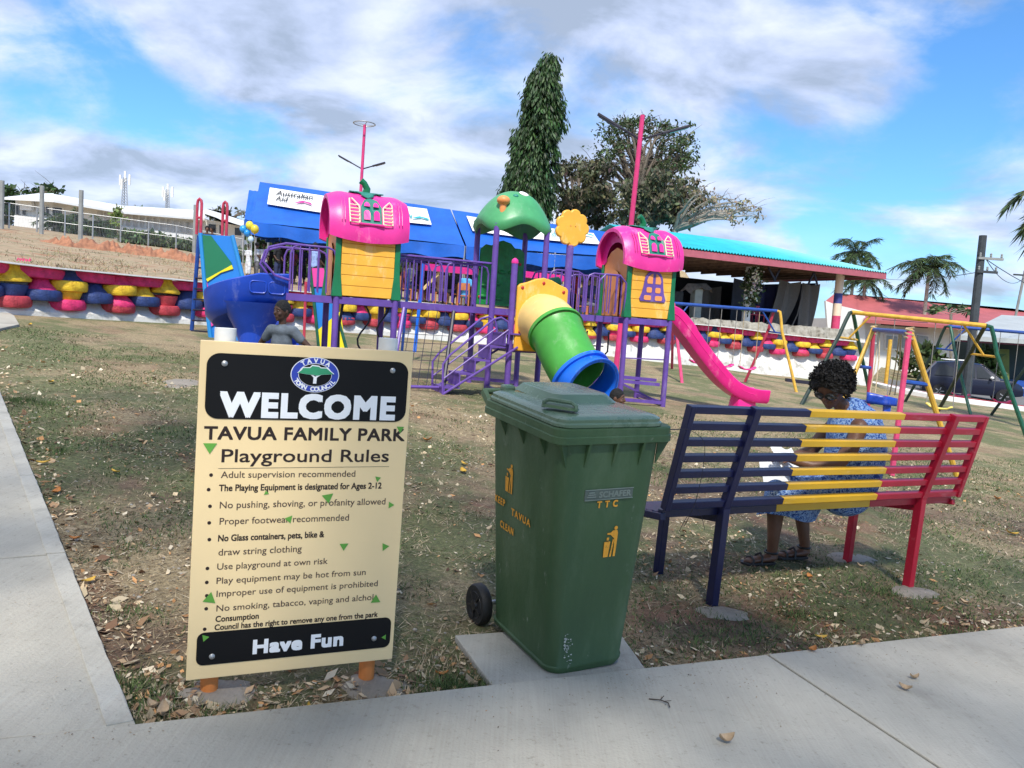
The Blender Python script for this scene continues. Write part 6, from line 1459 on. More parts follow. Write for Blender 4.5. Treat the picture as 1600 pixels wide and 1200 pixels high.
def loft(b, rings, cap=True):
    n = len(rings[0]); o = len(b.v)
    for r_ in rings: b.v += [tuple(p) for p in r_]
    fs = [(o + i * n + j, o + i * n + (j + 1) % n, o + (i + 1) * n + (j + 1) % n, o + (i + 1) * n + j) for i in range(len(rings) - 1) for j in range(n)]
    if cap: fs += [tuple(o + j for j in range(n))[::-1], tuple(o + (len(rings) - 1) * n + j for j in range(n))]
    b.f += fs; b.m += [b.mi] * len(fs)
b = MB(); rg = []
for k, (z, e_) in enumerate([(0, -.015), (.02, .0), (.035, .002), (.04, -.004), (.30, .010), (.60, .026), (.86, .040), (.95, .045), (1.04, .048)]):
    rg.append(rr3(-e_ * 1.25, -e_ * .35, BW + e_, BD + e_ * 1.4, .065, z))
loft(b, rg); body = b.build('body', bing, bn, smooth=45)
b = MB(); loft(b, [rr3(-.095, -.033, .495, .630, .05, 1.030), rr3(-.105, -.042, .505, .640, .055, 1.035), rr3(-.105, -.042, .505, .640, .055, 1.062), rr3(-.100, -.037, .500, .635, .05, 1.066), rr3(-.100, -.037, .500, .635, .05, 1.094), rr3(-.094, -.030, .494, .628, .05, 1.100)]); b.build('rim', bing, bn, smooth=30)
for (x, y, dx, dy) in [(-.045, .12, -.05, 0), (-.045, .30, -.05, 0), (-.045, .47, -.05, 0), (.06, -.017, 0, -.025), (.20, -.017, 0, -.025), (.34, -.017, 0, -.025), (.455, .15, .05, 0), (.455, .4, .05, 0), (-.03, .0, -.045, -.02), (.44, .0, .045, -.02)]:
    b = MB(); px_, py_ = (-dy, dx); L2 = math.hypot(dx, dy); px_, py_ = px_ / L2 * .006, py_ / L2 * .006
    b.add([(x - px_, y - py_, 1.035), (x + px_, y + py_, 1.035), (x + dx + px_, y + dy + py_, 1.035), (x + dx - px_, y + dy - py_, 1.035), (x - px_, y - py_, .93), (x + px_, y + py_, .93)], [(0, 1, 2, 3), (4, 5, 1, 0), (4, 0, 3), (5, 2, 1), (4, 3, 2, 5)]); b.build('rib', bing, body, smooth=0)
# lid
lid = MB(); lr = [rr3(-.085, -.03, .445, .60, .06, 1.099), rr3(-.096, -.036, .455, .62, .065, 1.104), rr3(-.096, -.036, .455, .62, .065, 1.115), rr3(-.088, -.028, .447, .61, .06, 1.121), rr3(-.088, -.028, .447, .61, .06, 1.133), rr3(-.07, -.01, .43, .59, .05, 1.142)]
for k in range(1, 5): s_ = k / 5; lr.append([(.192 + (x - .192) * (1 - s_ * .8), .29 + (y - .29) * (1 - s_ * .8), 1.142 + .012 * s_) for x, y, z in lr[5]])
loft(lid, lr); lo_ = lid.build('lid', lidm, bn, smooth=28)
b = MB(); loft(b, [rr3(.04, .24, .40, .63, .05, 1.148, 3), rr3(.07, .28, .37, .61, .05, 1.180, 3), rr3(.09, .30, .35, .59, .04, 1.184, 3)]); b.build('lid_dome', lidm, lo_, smooth=20)
T = Matrix.Translation((-.015, .105, 1.163)) @ Matrix.Rotation(rad(-50), 4, 'Z')
b = MB(); b.tube([T @ Vector(p) for p in [(-.07, 0, -.012), (-.07, .0, .012), (-.05, 0, .024), (.05, 0, .024), (.07, 0, .012), (.07, 0, -.012)]], .010, 8); b.build('lid_handle', lidm, lo_)
b = MB(); loft(b, [[tuple(T @ Vector(p)) for p in rr3(-.08, -.03, .08, .05, .03, -.006, 4)], [tuple(T @ Vector(p)) for p in rr3(-.07, -.022, .07, .04, .03, .004, 4)]]); b.build('handle_recess', bing, lo_, smooth=20)
for x in (.03, .37):
    b = MB(); b.box((x, .640, 1.135), (.06, .05, .05)); b.build('hinge', lidm, bn, smooth=0, bevel=.01)
b = MB(); b.tube([(-.07, .69, 1.12), (.47, .69, 1.12)], .014, 10); b.build('push_bar', bing, bn)
for x in (-.07, .47): b = MB(); b.beam((x, .62, 1.07), (x, .695, 1.12), .022, .03); b.build('bar_bracket', bing, bn, smooth=0)
for x in (-.026, .437):
    T = Matrix.Translation((x, .625, .06)) @ Matrix.Rotation(rad(90), 4, 'Y')
    b = MB(); b.lathe([(.07, -.024), (.095, -.026), (.102, -.016), (.102, .016), (.095, .026), (.07, .024)], 28, T); wq = b.build('wheel', M_['black'], bn, smooth=40)
    b = MB(); b.lathe([(.07, -.018), (.066, -.026), (.03, -.012), (.025, -.034), (.001, -.036)], 24, T); b.lathe([(.07, .018), (.066, .026), (.03, .012), (.025, .034), (.001, .036)], 24, T); b.build('hub', mat('hub_black', (.02, .02, .022), .35), wq) if x < 0 else b.build('hub', bpy.data.materials['hub_black'], wq)
    for q in range(5):
        a_ = q * 1.2566; b = MB(); b.beam(T @ Vector((.02 * math.cos(a_), .02 * math.sin(a_), -.028 if x < 0 else .028)), T @ Vector((.068 * math.cos(a_), .068 * math.sin(a_), -.028 if x < 0 else .028)), .008, .008); b.build('spoke', bpy.data.materials['hub_black'], wq, smooth=0)
b = MB(); b.tube([(-.026, .625, .06), (.437, .625, .06)], .012, 8); b.build('axle', M_['steel'], bn)
# markings: stencils follow the gently tapered faces
sten = mat('stencil_orange', (.80, .36, .03), .6, .1, 14); wear(sten, .7, (.20, .16, .05), .55, .64, 40, (1, 1, 1))
def FX(z): return -.0 - .060 * min(1, z / 1.04)            # left face x at height z
def on_left(y, z): return (FX(z) - .0035, y, z)
def on_front(x, z): return (x, -.35 * .048 * z / 1.04 - .0035, z)
LF = plane_M((0, 0, 0), (0, -1, 0), (-.058, 0, 1)); 
def stl(s, y0, z, size, w, slope=0, bold=.002, sp=1.25):
    me = text_mesh(s, size, w, bold, spacing=sp); o_ = put_text(me, sten, body, plane_M(on_left(y0, z), (0, -1, slope), (-.058, 0, 1))); return o_
stl('KEEP', .535, .622, .046, .095, -.0, .0014); stl('TAVUA', .375, .606, .046, .17, 0, .0014); stl('CLEAN', .475, .515, .046, .125, 0, .0014)
me = text_mesh('TTC', .040, .105, .0016, spacing=2.0); put_text(me, sten, body, plane_M(on_front(.145, .752), (1, 0, 0), (0, -.016, 1)))
def litter_man(M):
    grp = MB()
    def poly(pts): grp.add([M @ Vector((x * .82, y * .82, .0)) for x, y in pts], [tuple(range(len(pts)))])
    poly([(.030 + .011 * math.cos(rad(k * 36)), .158 + .011 * math.sin(rad(k * 36))) for k in range(10)])
    poly([(.012, .145), (.040, .146), (.046, .130), (.046, .06), (.044, .0), (.030, .0), (.030, .06), (.026, .10), (.0, .122), (-.022, .124), (-.022, .133), (.0, .134)])
    poly([(.026, .09), (.018, .0), (.006, .0), (.014, .06), (.018, .10)])
    poly([(-.036, .085), (.004, .085), (-.002, .0), (-.032, .0)])
    poly([(-.022, .108), (-.008, .108), (-.008, .092), (-.022, .092)])
    return grp.build('litter_symbol', sten, body, smooth=0)
litter_man(plane_M(on_left(.415, .70), (0, -1, 0), (-.058, 0, 1))); litter_man(plane_M(on_front(.235, .525), (1, 0, 0), (0, -.016, 1)))
plate_m = mat('plate_grey', (.10, .13, .11), .5, .2, 12); letm = mat('plate_letters', (.20, .24, .21), .5, .1, 12)
b = MB(); b.box((.200, -.014, .810), (.250, .006, .046)); pl_ = b.build('name_plate', plate_m, body, smooth=0, bevel=.002)
for z in (.788, .832): b = MB(); b.box((.200, -.0185, z), (.250, .003, .003)); b.build('plate_edge', letm, pl_, smooth=0)
me = text_mesh('SCHAFER', .036, .165, .0012); put_text(me, letm, pl_, plane_M((.148, -.0185, .798), (1, 0, 0), (0, -.01, 1)))
for k in range(3): b = MB(); b.box((.108, -.0185, .802 + .009 * k), (.045 - .008 * k, .003, .005)); b.build('plate_mark', letm, pl_, smooth=0)
scuff = mat('scuff_white', (.5, .52, .48), .8, .3, 30)
r_ = random.Random(3); b = MB()
for k in range(46):
    x = .005 + abs(r_.gauss(0, .022)); z = .15 + r_.gauss(0, .03) - x * .6; w_ = r_.uniform(.001, .005); h_ = r_.uniform(.002, .008)
    if x > .06 or x < .0: continue
    th_ = (x - .0) ; zz = z
    b.add([(x + .065 * 0 + w_, -.0045 + max(0, .065 - x) ** 2 / .13 * .0 - .001, z), (x + w_ * 2, -.0055, z + h_ * .3), (x + w_, -.0055, z + h_), (x - w_, -.0055, z + h_ * .5)], [(0, 1, 2, 3)])
M_scuff = Matrix.Translation((.06, 0, 0)); o_ = b.build('scuff_mark', scuff, body, smooth=0); o_['kind'] = 'stuff'; o_.location = (.055, 0, 0)

# ------------------------------------------------------------------ tricolour bench
be = frame((1.249, 4.370, .027), .4925, (.03, -.01, 1))
bc = thing('park_bench', 'slatted metal bench painted dark blue, yellow and red from left to right', 'bench', be)
bb_ = mat('bench_navy_paint', (.007, .009, .050), .38, .15, 3, .05, 50); by_2 = mat('bench_yellow_paint', (.66, .38, .018), .38, .08, 3, .05, 50); br_ = mat('bench_red_paint', (.42, .010, .036), .38, .1, 3, .05, 50)
for q_ in (bb_, by_2, br_): wear(q_, .5, None, .58, .72, 9, (.3, 1, 1))
SEG = [(-.44, .45, bb_), (.45, 1.31, by_2), (1.31, 2.19, br_)]
def slat(y, z, w, h, tilt=0, name='back_slat'):
    for (x0, x1, m_) in SEG:
        b = MB(); T = Matrix.Translation(((x0 + x1) / 2, y, z)) @ Matrix.Rotation(tilt, 4, 'X'); b.box((0, 0, 0), (x1 - x0 - .0005, w, h), T); b.build(name, m_, bc, smooth=0, bevel=.003)
ztop, zbot = 1.165, .615; lean = math.atan2(.12, .58)
for k in range(7):
    u = k / 6; z = ztop + (zbot - ztop) * u; y = -.12 + .115 * u; slat(y, z, .044, .040, lean)
slat(.035, .556, .03, .045, 0, 'seat_edge_slat')
for k in range(8): slat(.085 + .058 * k, .548 - .010 * k, .032, .022, 0, 'seat_slat')
def bar3(p, q, w, h, m, name, up=(0, 0, 1)): b = MB(); b.beam(p, q, w, h, up); return b.build(name, m, bc, smooth=0, bevel=.004)
for x, m_ in ((0, bb_), (1.809, br_)):
    bar3((x, 0.0, -.06), (x, -.0, .60), .050, .058, m_, 'rear_leg'); bar3((x, -.0, .565), (x, -.155, 1.19), .052, .05, m_, 'back_post')
    bar3((x, .50, -.06), (x, .50, .44), .048, .05, m_, 'front_leg'); bar3((x, -.02, .525), (x, .56, .435), .045, .055, m_, 'seat_bearer')
for x, m_ in ((-.44, bb_), (2.19, br_)):
    bar3((x, -.01, .59), (x, -.125, 1.185), .036, .05, m_, 'end_post'); bar3((x, .0, .545), (x, .52, .475), .036, .04, m_, 'seat_end')
b = MB(); pts = [(-.46, -.14, 1.06), (-.36, -.17, .98), (-.36, -.16, .70), (-.37, -.10, .52)]
b.tube(catmull([Vector(p) for p in pts], 6), .0018, 4)
b.tube(catmull([Vector(p) for p in [(-.36, -.16, .66), (-.30, -.15, .58), (-.24, -.12, .50)]], 5), .0015, 4); b.tube(catmull([Vector(p) for p in [(-.36, -.16, .66), (-.41, -.15, .58), (-.42, -.12, .50)]], 5), .0015, 4)
b.build('loose_wire', M_['dark'], bc)
b = MB(); b.tube(catmull([Vector(p) for p in [(-.46, -.14, 1.06), (-.62, -.10, 1.045), (-.86, .0, 1.0)]], 6), .003, 5); b.build('dangling_cord', M_['dark'], bc)
# ------------------------------------------------------------------ people
skin = mat('brown_skin', (.13, .060, .036), .5, .12, 8, .1, 40); skind = mat('dark_skin', (.080, .038, .024), .62, .15, 8, .08, 60); hairm = mat('black_hair', (.006, .005, .005), .75, .4, 25, .9, 60)
def fabric(name, col, var=.15, **k): return mat(name, col, .85, var, 12, .25, 80, **k)
def skinmesh(nodes, edges, sub=2, root=0):
    "a limb volume along every bone, with a joint volume at every node; fused afterwards into one surface"
    b = MB()
    R2 = lambda r: r if isinstance(r, tuple) else (r, r)
    for (p, r) in nodes: rx, ry = R2(r); b.ell(p, (rx, ry if rx > .05 and rx != ry else min(rx, ry), min(rx, ry)), 14, 8)
    for (i, j) in edges:
        p, q = nodes[i][0], nodes[j][0]; d = q - p; L = d.length
        if L < 1e-5: continue
        d = d / L; X = Vector((1, 0, 0)) if abs(d.x) < .85 else Vector((0, 1, 0)); sx = (X - d * X.dot(d)).normalized(); sy = d.cross(sx)
        r0, r1 = R2(nodes[i][1]), R2(nodes[j][1]); 
        if r0[0] > 1.9 * r1[0]: r0 = (r1[0] * 1.35, r1[1] * 1.35)
        if r1[0] > 1.9 * r0[0]: r1 = (r0[0] * 1.35, r0[1] * 1.35)
        rings = []
        for k in range(6):
            t = k / 5; c = p.lerp(q, t); a_, e_ = r0[0] + (r1[0] - r0[0]) * t, r0[1] + (r1[1] - r0[1]) * t
            rings.append([tuple(c + sx * a_ * math.cos(k2 * .4488) + sy * e_ * math.sin(k2 * .4488)) for k2 in range(14)])
        n = 14; o = len(b.v)
        for r_0 in rings: b.v += r_0
        b.f += [(o + i2 * n + j2, o + i2 * n + (j2 + 1) % n, o + (i2 + 1) * n + (j2 + 1) % n, o + (i2 + 1) * n + j2) for i2 in range(5) for j2 in range(n)] + [tuple(o + j2 for j2 in range(n))[::-1], tuple(o + 5 * n + j2 for j2 in range(n))]
    b.m = [0] * len(b.f); return mbmesh(b)
tmp_sc = bpy.data.scenes.new('workshop')
def fuse(meshes, voxel):
    bm = bmesh.new()
    for m in meshes: bm.from_mesh(m)
    me = bpy.data.meshes.new('tmp'); bm.to_mesh(me); bm.free(); o = bpy.data.objects.new('tmp', me); tmp_sc.collection.objects.link(o)
    rm_ = o.modifiers.new('r', 'REMESH'); rm_.mode = 'VOXEL'; rm_.voxel_size = voxel; rm_.use_smooth_shade = True
    cs = o.modifiers.new('c', 'SMOOTH'); cs.factor = .5; cs.iterations = 5
    vl = tmp_sc.view_layers[0]; vl.update(); dg = vl.depsgraph; dg.update(); m2 = bpy.data.meshes.new_from_object(o.evaluated_get(dg)); bpy.data.objects.remove(o); return m2
def mobj(name, me, m, parent, label=None):
    me.materials.clear(); me.materials.append(m); me.polygons.foreach_set('use_smooth', [True] * len(me.polygons)); o = bpy.data.objects.new(name, me); COL.objects.link(o); o.parent = parent
    if label: o['label'] = label
    return o
def mbmesh(b): me = bpy.data.meshes.new('tmp'); me.from_pydata(b.v, [], b.f); return me
def headmesh(T, s=1.0):
    "head about .22 tall, centre at the origin of T, facing -Y"
    b = MB(); b.ell((0, 0, .015 * s), (.076 * s, .095 * s, .11 * s), 24, 16, T); b.ell((0, -.03 * s, -.055 * s), (.055 * s, .062 * s, .058 * s), 18, 12, T)
    b.ell((0, -.098 * s, -.018 * s), (.017 * s, .022 * s, .022 * s), 10, 8, T); b.ell((0, -.088 * s, .008 * s), (.010 * s, .014 * s, .03 * s), 8, 6, T)
    for q in (-1, 1):
        b.ell((q * .078 * s, .008 * s, -.005 * s), (.010 * s, .02 * s, .03 * s), 10, 8, T); b.ell((q * .032 * s, -.078 * s, .028 * s), (.026 * s, .012 * s, .009 * s), 10, 6, T); b.ell((q * .042 * s, -.066 * s, -.028 * s), (.024 * s, .022 * s, .022 * s), 10, 8, T)
    b.ell((0, -.086 * s, -.056 * s), (.026 * s, .012 * s, .008 * s), 10, 6, T); b.ell((0, -.083 * s, -.070 * s), (.022 * s, .012 * s, .009 * s), 10, 6, T); b.ell((0, -.068 * s, -.095 * s), (.026 * s, .022 * s, .018 * s), 10, 8, T)
    return mbmesh(b)
def face_bits(T, s, body):
    for q in (-1, 1):
        b = MB(); b.ell((q * .031 * s, -.080 * s, .008 * s), (.0125 * s, .008 * s, .0055 * s), 10, 8, T); e_ = b.build('eye', bpy.data.materials['eye_white'], body)
        b = MB(); b.ell((q * .031 * s, -.0885 * s, .008 * s), (.0085 * s, .004 * s, .0058 * s), 10, 6, T); b.build('iris', hairm, e_)
        b = MB(); b.tube([T @ Vector((q * x * s, y * s, z * s)) for x, y, z in ((.014, -.090, .031), (.032, -.089, .035), (.050, -.078, .029))], .0035 * s, 5); b.build('eyebrow', hairm, body)
    b = MB(); b.tube([T @ Vector((x * s, y * s, -.063 * s)) for x, y in ((-.024, -.088), (-.01, -.097), (.01, -.097), (.024, -.088))], .0028 * s, 5); b.build('mouth', mat('lip', (.10, .03, .028), .5) if 'lip' not in bpy.data.materials else bpy.data.materials['lip'], body)
mat('eye_white', (.30, .26, .22), .4, 0)
def haircap(T, s, r=(.084, .100, .112), back=.010, bump=.006, low=-.01, seed=1, freq=30):
    b = MB()
    def fn(u, v):
        a = 2 * math.pi * u; ph = v * 1.95
        front = max(0, math.cos(a + math.pi / 2)) if True else 0
        ph = v * (1.95 - .75 * max(0, -math.sin(a)) ** 1.5)
        d = Vector((math.sin(ph) * math.cos(a), math.sin(ph) * math.sin(a), math.cos(ph)))
        k = 1 + bump * (noise.noise(d * freq * .1 + Vector((seed, 0, 0))) * 4 + noise.noise(d * freq * .35) * 2.5) if v < .97 else .93
        return T @ Vector((d.x * r[0] * s * k, d.y * r[1] * s * k + back * s, d.z * r[2] * s * k + .018 * s))
    b.grid(fn, 40, 22, cu=True); return b
def hand(nodes, edges, wrist_idx, pw, d, up, curl=.5, s=1.0, grip=None):
    "five short finger chains rooted in the palm"
    d = Vector(d).normalized(); side = d.cross(Vector(up)).normalized(); upn = side.cross(d).normalized(); pw = Vector(pw)
    pi = len(nodes); nodes.append((pw + d * .045 * s, (.026 * s, .014 * s))); edges.append((wrist_idx, pi))
    for k, (off, L_) in enumerate(((-.026, .062), (-.009, .072), (.009, .070), (.025, .055))):
        base = pw + d * .078 * s + side * off * s; a = len(nodes); nodes.append((base, .0085 * s)); edges.append((pi, a))
        q = base; dd = d.copy()
        for j in range(3):
            dd = (dd - upn * curl * .55).normalized(); q = q + dd * L_ * s / 3; nodes.append((q, (.0078 - .0008 * j) * s)); edges.append((len(nodes) - 2, len(nodes) - 1))
    b0 = pw + d * .03 * s - side * .022 * s; a = len(nodes); nodes.append((b0, .011 * s)); edges.append((pi, a)); q = b0; dd = (d * .7 - side * .8 - upn * .2).normalized()
    for j in range(2): q = q + dd * .028 * s; dd = (dd + d * .35).normalized(); nodes.append((q, .009 * s)); edges.append((len(nodes) - 2, len(nodes) - 1))
V3 = lambda *a: Vector(a)
# ---- boy behind the sign, hands on hips
bx_, by_ = P(441, 520, 7.6).x, 7.6; bz_ = gz(bx_, by_); top = P(440, 467, 7.6).z - bz_
BS = top / 1.25
boyM = frame((bx_, by_, bz_), rad(-14)); boy = thing('person', 'small boy in grey T-shirt standing with hands on hips behind the sign', 'person', boyM)
s = BS
nodes = [(V3(0, 0, .60), (.095, .075)), (V3(0, 0, .72), (.088, .068)), (V3(0, -.005, .85), (.098, .07)), (V3(0, 0, .955), (.09, .055)), (V3(0, 0, 1.01), (.036, .036)), (V3(0, -.008, 1.06), (.036, .036))]
edges = [(0, 1), (1, 2), (2, 3), (3, 4), (4, 5)]
for q in (-1, 1):
    i = len(nodes); nodes += [(V3(q * .125, 0, .95), .040), (V3(q * .185, .025, .885), .033), (V3(q * .255, .05, .815), .028), (V3(q * .20, -.01, .745), .024), (V3(q * .145, -.05, .695), .020)]
    edges += [(3, i), (i, i + 1), (i + 1, i + 2), (i + 2, i + 3), (i + 3, i + 4)]; hand(nodes, edges, i + 4, V3(q * .145, -.05, .695), V3(-q * .55, -.05, -.6), V3(0, -1, .1) if q < 0 else V3(0, -1, .1), .35, .72)
    j = len(nodes); nodes += [(V3(q * .065, 0, .54), .062), (V3(q * .075, -.01, .42), .052), (V3(q * .078, -.01, .31), .042), (V3(q * .078, .01, .17), .036), (V3(q * .078, .012, .06), .026), (V3(q * .08, -.03, .03), (.028, .02)), (V3(q * .085, -.10, .022), (.028, .016))]
    edges += [(0, j)] + [(j + k, j + k + 1) for k in range(6)]
nodes = [(p * s, (r[0] * s, r[1] * s) if isinstance(r, tuple) else r * s) for p, r in nodes]
TH = Matrix.Translation((0, -.012 * s, 1.135 * s)) @ Matrix.Rotation(rad(-24), 4, 'Z') @ Matrix.Rotation(rad(4), 4, 'X'); hs_ = .82 * s
body_b = mobj('body', fuse([skinmesh(nodes, edges), headmesh(TH, hs_)], .0075), skind, boy)
face_bits(TH, hs_, body_b); mobj('hair', mbmesh(haircap(TH, hs_, (.082, .100, .113), .006, .004, freq=60)), hairm, boy)
tn = [(V3(0, 0, .60), (.118, .092)), (V3(0, 0, .72), (.110, .086)), (V3(0, -.005, .85), (.105, .08)), (V3(0, 0, .945), (.088, .062)), (V3(0, 0, .985), (.05, .046))]; te = [(0, 1), (1, 2), (2, 3), (3, 4)]
for q in (-1, 1): i = len(tn); tn += [(V3(q * .115, .0, .955), .052), (V3(q * .160, .015, .905), .047), (V3(q * .182, .022, .880), .045)]; te += [(3, i), (i, i + 1), (i + 1, i + 2)]
tn = [(p * s, (r[0] * s, r[1] * s) if isinstance(r, tuple) else r * s) for p, r in tn]
greyf = fabric('grey_tshirt', (.13, .155, .185), .25); ts = mobj('t_shirt', fuse([skinmesh(tn, te)], .009), greyf, boy)
b = MB(); b.tube([V3(.052 * math.cos(a_) * s, .046 * math.sin(a_) * s - .002, (.985 + .012 * math.sin(a_)) * s) for a_ in [k * .393 for k in range(16)]], .005 * s, 5, closed=True); b.build('collar', greyf, ts)
sn = [(V3(0, 0, .60), (.108, .085))]; se_ = []
for q in (-1, 1): i = len(sn); sn += [(V3(q * .066, 0, .52), .074), (V3(q * .078, -.005, .36), .066)]; se_ += [(0, i), (i, i + 1)]
mobj('shorts', fuse([skinmesh([(p * s, (r[0] * s, r[1] * s) if isinstance(r, tuple) else r * s) for p, r in sn], se_)], .01), fabric('white_blue_shorts', (.45, .5, .62), .3), boy)
# ---- seated woman (bench frame coordinates: x along, y away, z up)
wo_ = thing('person', 'woman with short black afro hair in blue patterned dress seated on the bench reading papers', 'person', be)
hipC = V3(1.34, .24, .58)
nodes = [(hipC, (.17, .15)), (V3(1.36, .24, .74), (.15, .13)), (V3(1.36, .24, .92), (.155, .125)), (V3(1.31, .24, 1.06), (.14, .09)), (V3(1.25, .24, 1.13), (.055, .055)), (V3(1.18, .25, 1.185), (.05, .05))]
edges = [(0, 1), (1, 2), (2, 3), (3, 4), (4, 5)]
def addc(pts, frm):
    i = len(nodes); nodes.extend(pts); edges.append((frm, i)); edges.extend((i + k, i + k + 1) for k in range(len(pts) - 1)); return len(nodes) - 1
# the arm nearest the bench back reaches forward to the papers; the other mirrors it on the far side
i = addc([(V3(1.22, .11, 1.05), .055), (V3(1.16, .10, .92), .05), (V3(1.06, .12, .79), .046), (V3(.95, .22, .77), .038), (V3(.86, .30, .79), .028)], 3); hand(nodes, edges, i, V3(.86, .30, .79), V3(-.7, .5, .05), V3(0, -.2, 1), .5, 1.0)
i = addc([(V3(1.36, .38, 1.05), .058), (V3(1.32, .47, .92), .052), (V3(1.24, .50, .80), .046), (V3(1.10, .52, .76), .038), (V3(.98, .50, .78), .028)], 3); hand(nodes, edges, i, V3(.98, .50, .78), V3(-.8, -.2, .05), V3(0, -.2, 1), .5, 1.0)
for (kn, an, tx, ty) in ((V3(.98, .50, .545), V3(1.02, .515, .09), -.20, .03), (V3(1.30, .60, .545), V3(1.40, .56, .09), -.20, .04)):
    m = hipC.lerp(kn, .5) + V3(0, 0, .01)
    addc([(m, .095), (kn, .072), (kn.lerp(an, .35) + V3(.02, .02, 0), .062), (kn.lerp(an, .75), .044), (an, .036), (an + V3(.015, 0, -.045), (.040, .030)), (an + V3(tx * .5, ty * .5, -.055), (.040, .024)), (an + V3(tx, ty, -.066), (.040, .015))], 0)
TW = Matrix.Translation((1.10, .27, 1.285)) @ Matrix.Rotation(rad(-74), 4, 'Z') @ Matrix.Rotation(rad(34), 4, 'X') ; hw = 1.06
wb = mobj('body', fuse([skinmesh(nodes, edges), headmesh(TW, hw)], .009), skin, wo_)
# hair: big rounded curls
b = MB(); HC = TW @ Vector((0, .035, .045)); r_ = random.Random(9)
def hf(u, v):
    a = 2 * math.pi * u; ph = v * 2.25 - 0; ph = v * (2.25 - .95 * max(0, -math.sin(a)) ** 2); d = Vector((math.sin(ph) * math.cos(a), math.sin(ph) * math.sin(a), math.cos(ph)))
    k = 1 + .16 * noise.noise(d * 3.5) + .09 * noise.noise(d * 10) if v < .98 else .8
    return TW @ Vector((d.x * .128 * k, d.y * .140 * k + .03, d.z * .128 * k + .035))
b.grid(hf, 70, 44, cu=True); hr_ = mobj('hair', mbmesh(b), hairm, wo_)
curl = []
for k in range(6500):
    d = Vector((r_.gauss(0, 1), r_.gauss(0, 1), r_.gauss(0, 1))).normalized()
    if d.y < -.45 and d.z < .45: continue
    if d.z < -.62: continue
    rr = 1 + .16 * noise.noise(d * 3.5) + .09 * noise.noise(d * 10) + r_.uniform(-.03, .09); curl.append(TW @ Vector((d.x * .128 * rr, d.y * .140 * rr + .03, d.z * .128 * rr + .035)))
hq = leaves('curls', curl, .016, hairm, hr_, aspect=1.3)
b = MB()
for q in (-1, 1): b.tube([TW @ Vector((q * .006 * hw, -.105 * hw, .012 * hw)), TW @ Vector((q * .03 * hw, -.108 * hw, .03 * hw)), TW @ Vector((q * .066 * hw, -.085 * hw, .025 * hw)), TW @ Vector((q * .066 * hw, -.083 * hw, -.012 * hw)), TW @ Vector((q * .03 * hw, -.103 * hw, -.018 * hw)), TW @ Vector((q * .006 * hw, -.105 * hw, .0))], .0042, 6, closed=True)
b.tube([TW @ Vector((-.068 * hw, -.085 * hw, .02)), TW @ Vector((-.084 * hw, .0, .01))], .004, 5); b.tube([TW @ Vector((.068 * hw, -.085 * hw, .02)), TW @ Vector((.084 * hw, .0, .01))], .004, 5)
sg_ = b.build('sunglasses', M_['black'], wo_)
for q in (-1, 1): b = MB(); b.ell((q * .036 * hw, -.100 * hw, .006 * hw), (.031 * hw, .008 * hw, .023 * hw), 14, 6, TW); b.build('lens', glass, sg_)
# dress
dm = mat('blue_patterned_dress', (.03, .10, .38), .8, 0, 34, .3, 60, detail=3)
setramp(dm, [(.40, (.010, .045, .22)), (.48, (.03, .13, .45)), (.53, (.45, .60, .78)), (.60, (.04, .16, .50))]); dm.node_tree.nodes['Noise Texture'].inputs['Distortion'].default_value = 2.2
dn = [(hipC, (.21, .17)), (V3(1.38, .24, .72), (.205, .19)), (V3(1.385, .24, .90), (.215, .19)), (V3(1.345, .24, 1.035), (.205, .165)), (V3(1.30, .24, 1.115), (.13, .12))]; de = [(0, 1), (1, 2), (2, 3), (3, 4)]
dress = mobj('dress', fuse([skinmesh(dn, de)], .012), dm, wo_)
b = MB()
def skirt(u, v):
    a = 2 * math.pi * u; c0 = V3(1.33, .25, .66); c1 = V3(1.12, .45, .57); c2 = V3(1.13, .53, .36 + .035 * math.sin(a * 2 + 1))
    if v < .55: t = v / .55; c = c0.lerp(c1, t); rx = .20 + .08 * t; ry = .17 + .03 * t
    else: t = (v - .55) / .45; c = c1.lerp(c2, t); rx = .28 + .02 * t; ry = .20 - .03 * t
    k = 1 + .05 * math.sin(a * 7 + v * 3) * v
    dirx = V3(.93, .30, 0); diry = V3(-.30, .93, 0) if v > .55 else V3(-.30, .93, .0)
    p = c + dirx * rx * k * math.cos(a) + (diry * ry * k * math.sin(a) if v > .6 else (diry * ry * .7 + V3(0, 0, .12) * (1)) * k * math.sin(a)); return p
b.grid(skirt, 56, 18, cu=True); mobj('skirt', mbmesh(b), dm, wo_)
sand = mat('sandal_strap', (.02, .018, .02), .5)
for an in (V3(1.02, .515, .09), V3(1.40, .56, .09)):
    b = MB(); T = Matrix.Translation(an + V3(-.09, .017, -.082)) @ Matrix.Rotation(rad(171), 4, 'Z'); b.prism([(-.11, -.035), (-.05, -.045), (.06, -.050), (.13, -.045), (.16, -.0), (.13, .045), (.06, .05), (-.05, .045), (-.11, .035)], -.008, .010, T); so_ = b.build('sandal', sand, wo_, smooth=0, bevel=.003)
    for (x, hh) in ((.09, .045), (.02, .07)):
        b = MB(); b.tube([T @ Vector((x, -.046, .0)), T @ Vector((x - .01, -.035, hh * .7)), T @ Vector((x - .015, 0, hh)), T @ Vector((x - .01, .035, hh * .7)), T @ Vector((x, .046, .0))], .009, 6); b.build('strap', sand, so_)
    b = MB(); b.tube([T @ Vector((-.085 + .045 * math.cos(a_), .042 * math.sin(a_), .075)) for a_ in [k * .524 for k in range(12)]], .008, 6, closed=True); b.build('ankle_strap', sand, so_)
pap = thing('paper_sheets', 'open white paper sheets held by the seated woman', 'paper', be); pm2 = mat('paper_white', (.78, .80, .84), .7, .03, 4)
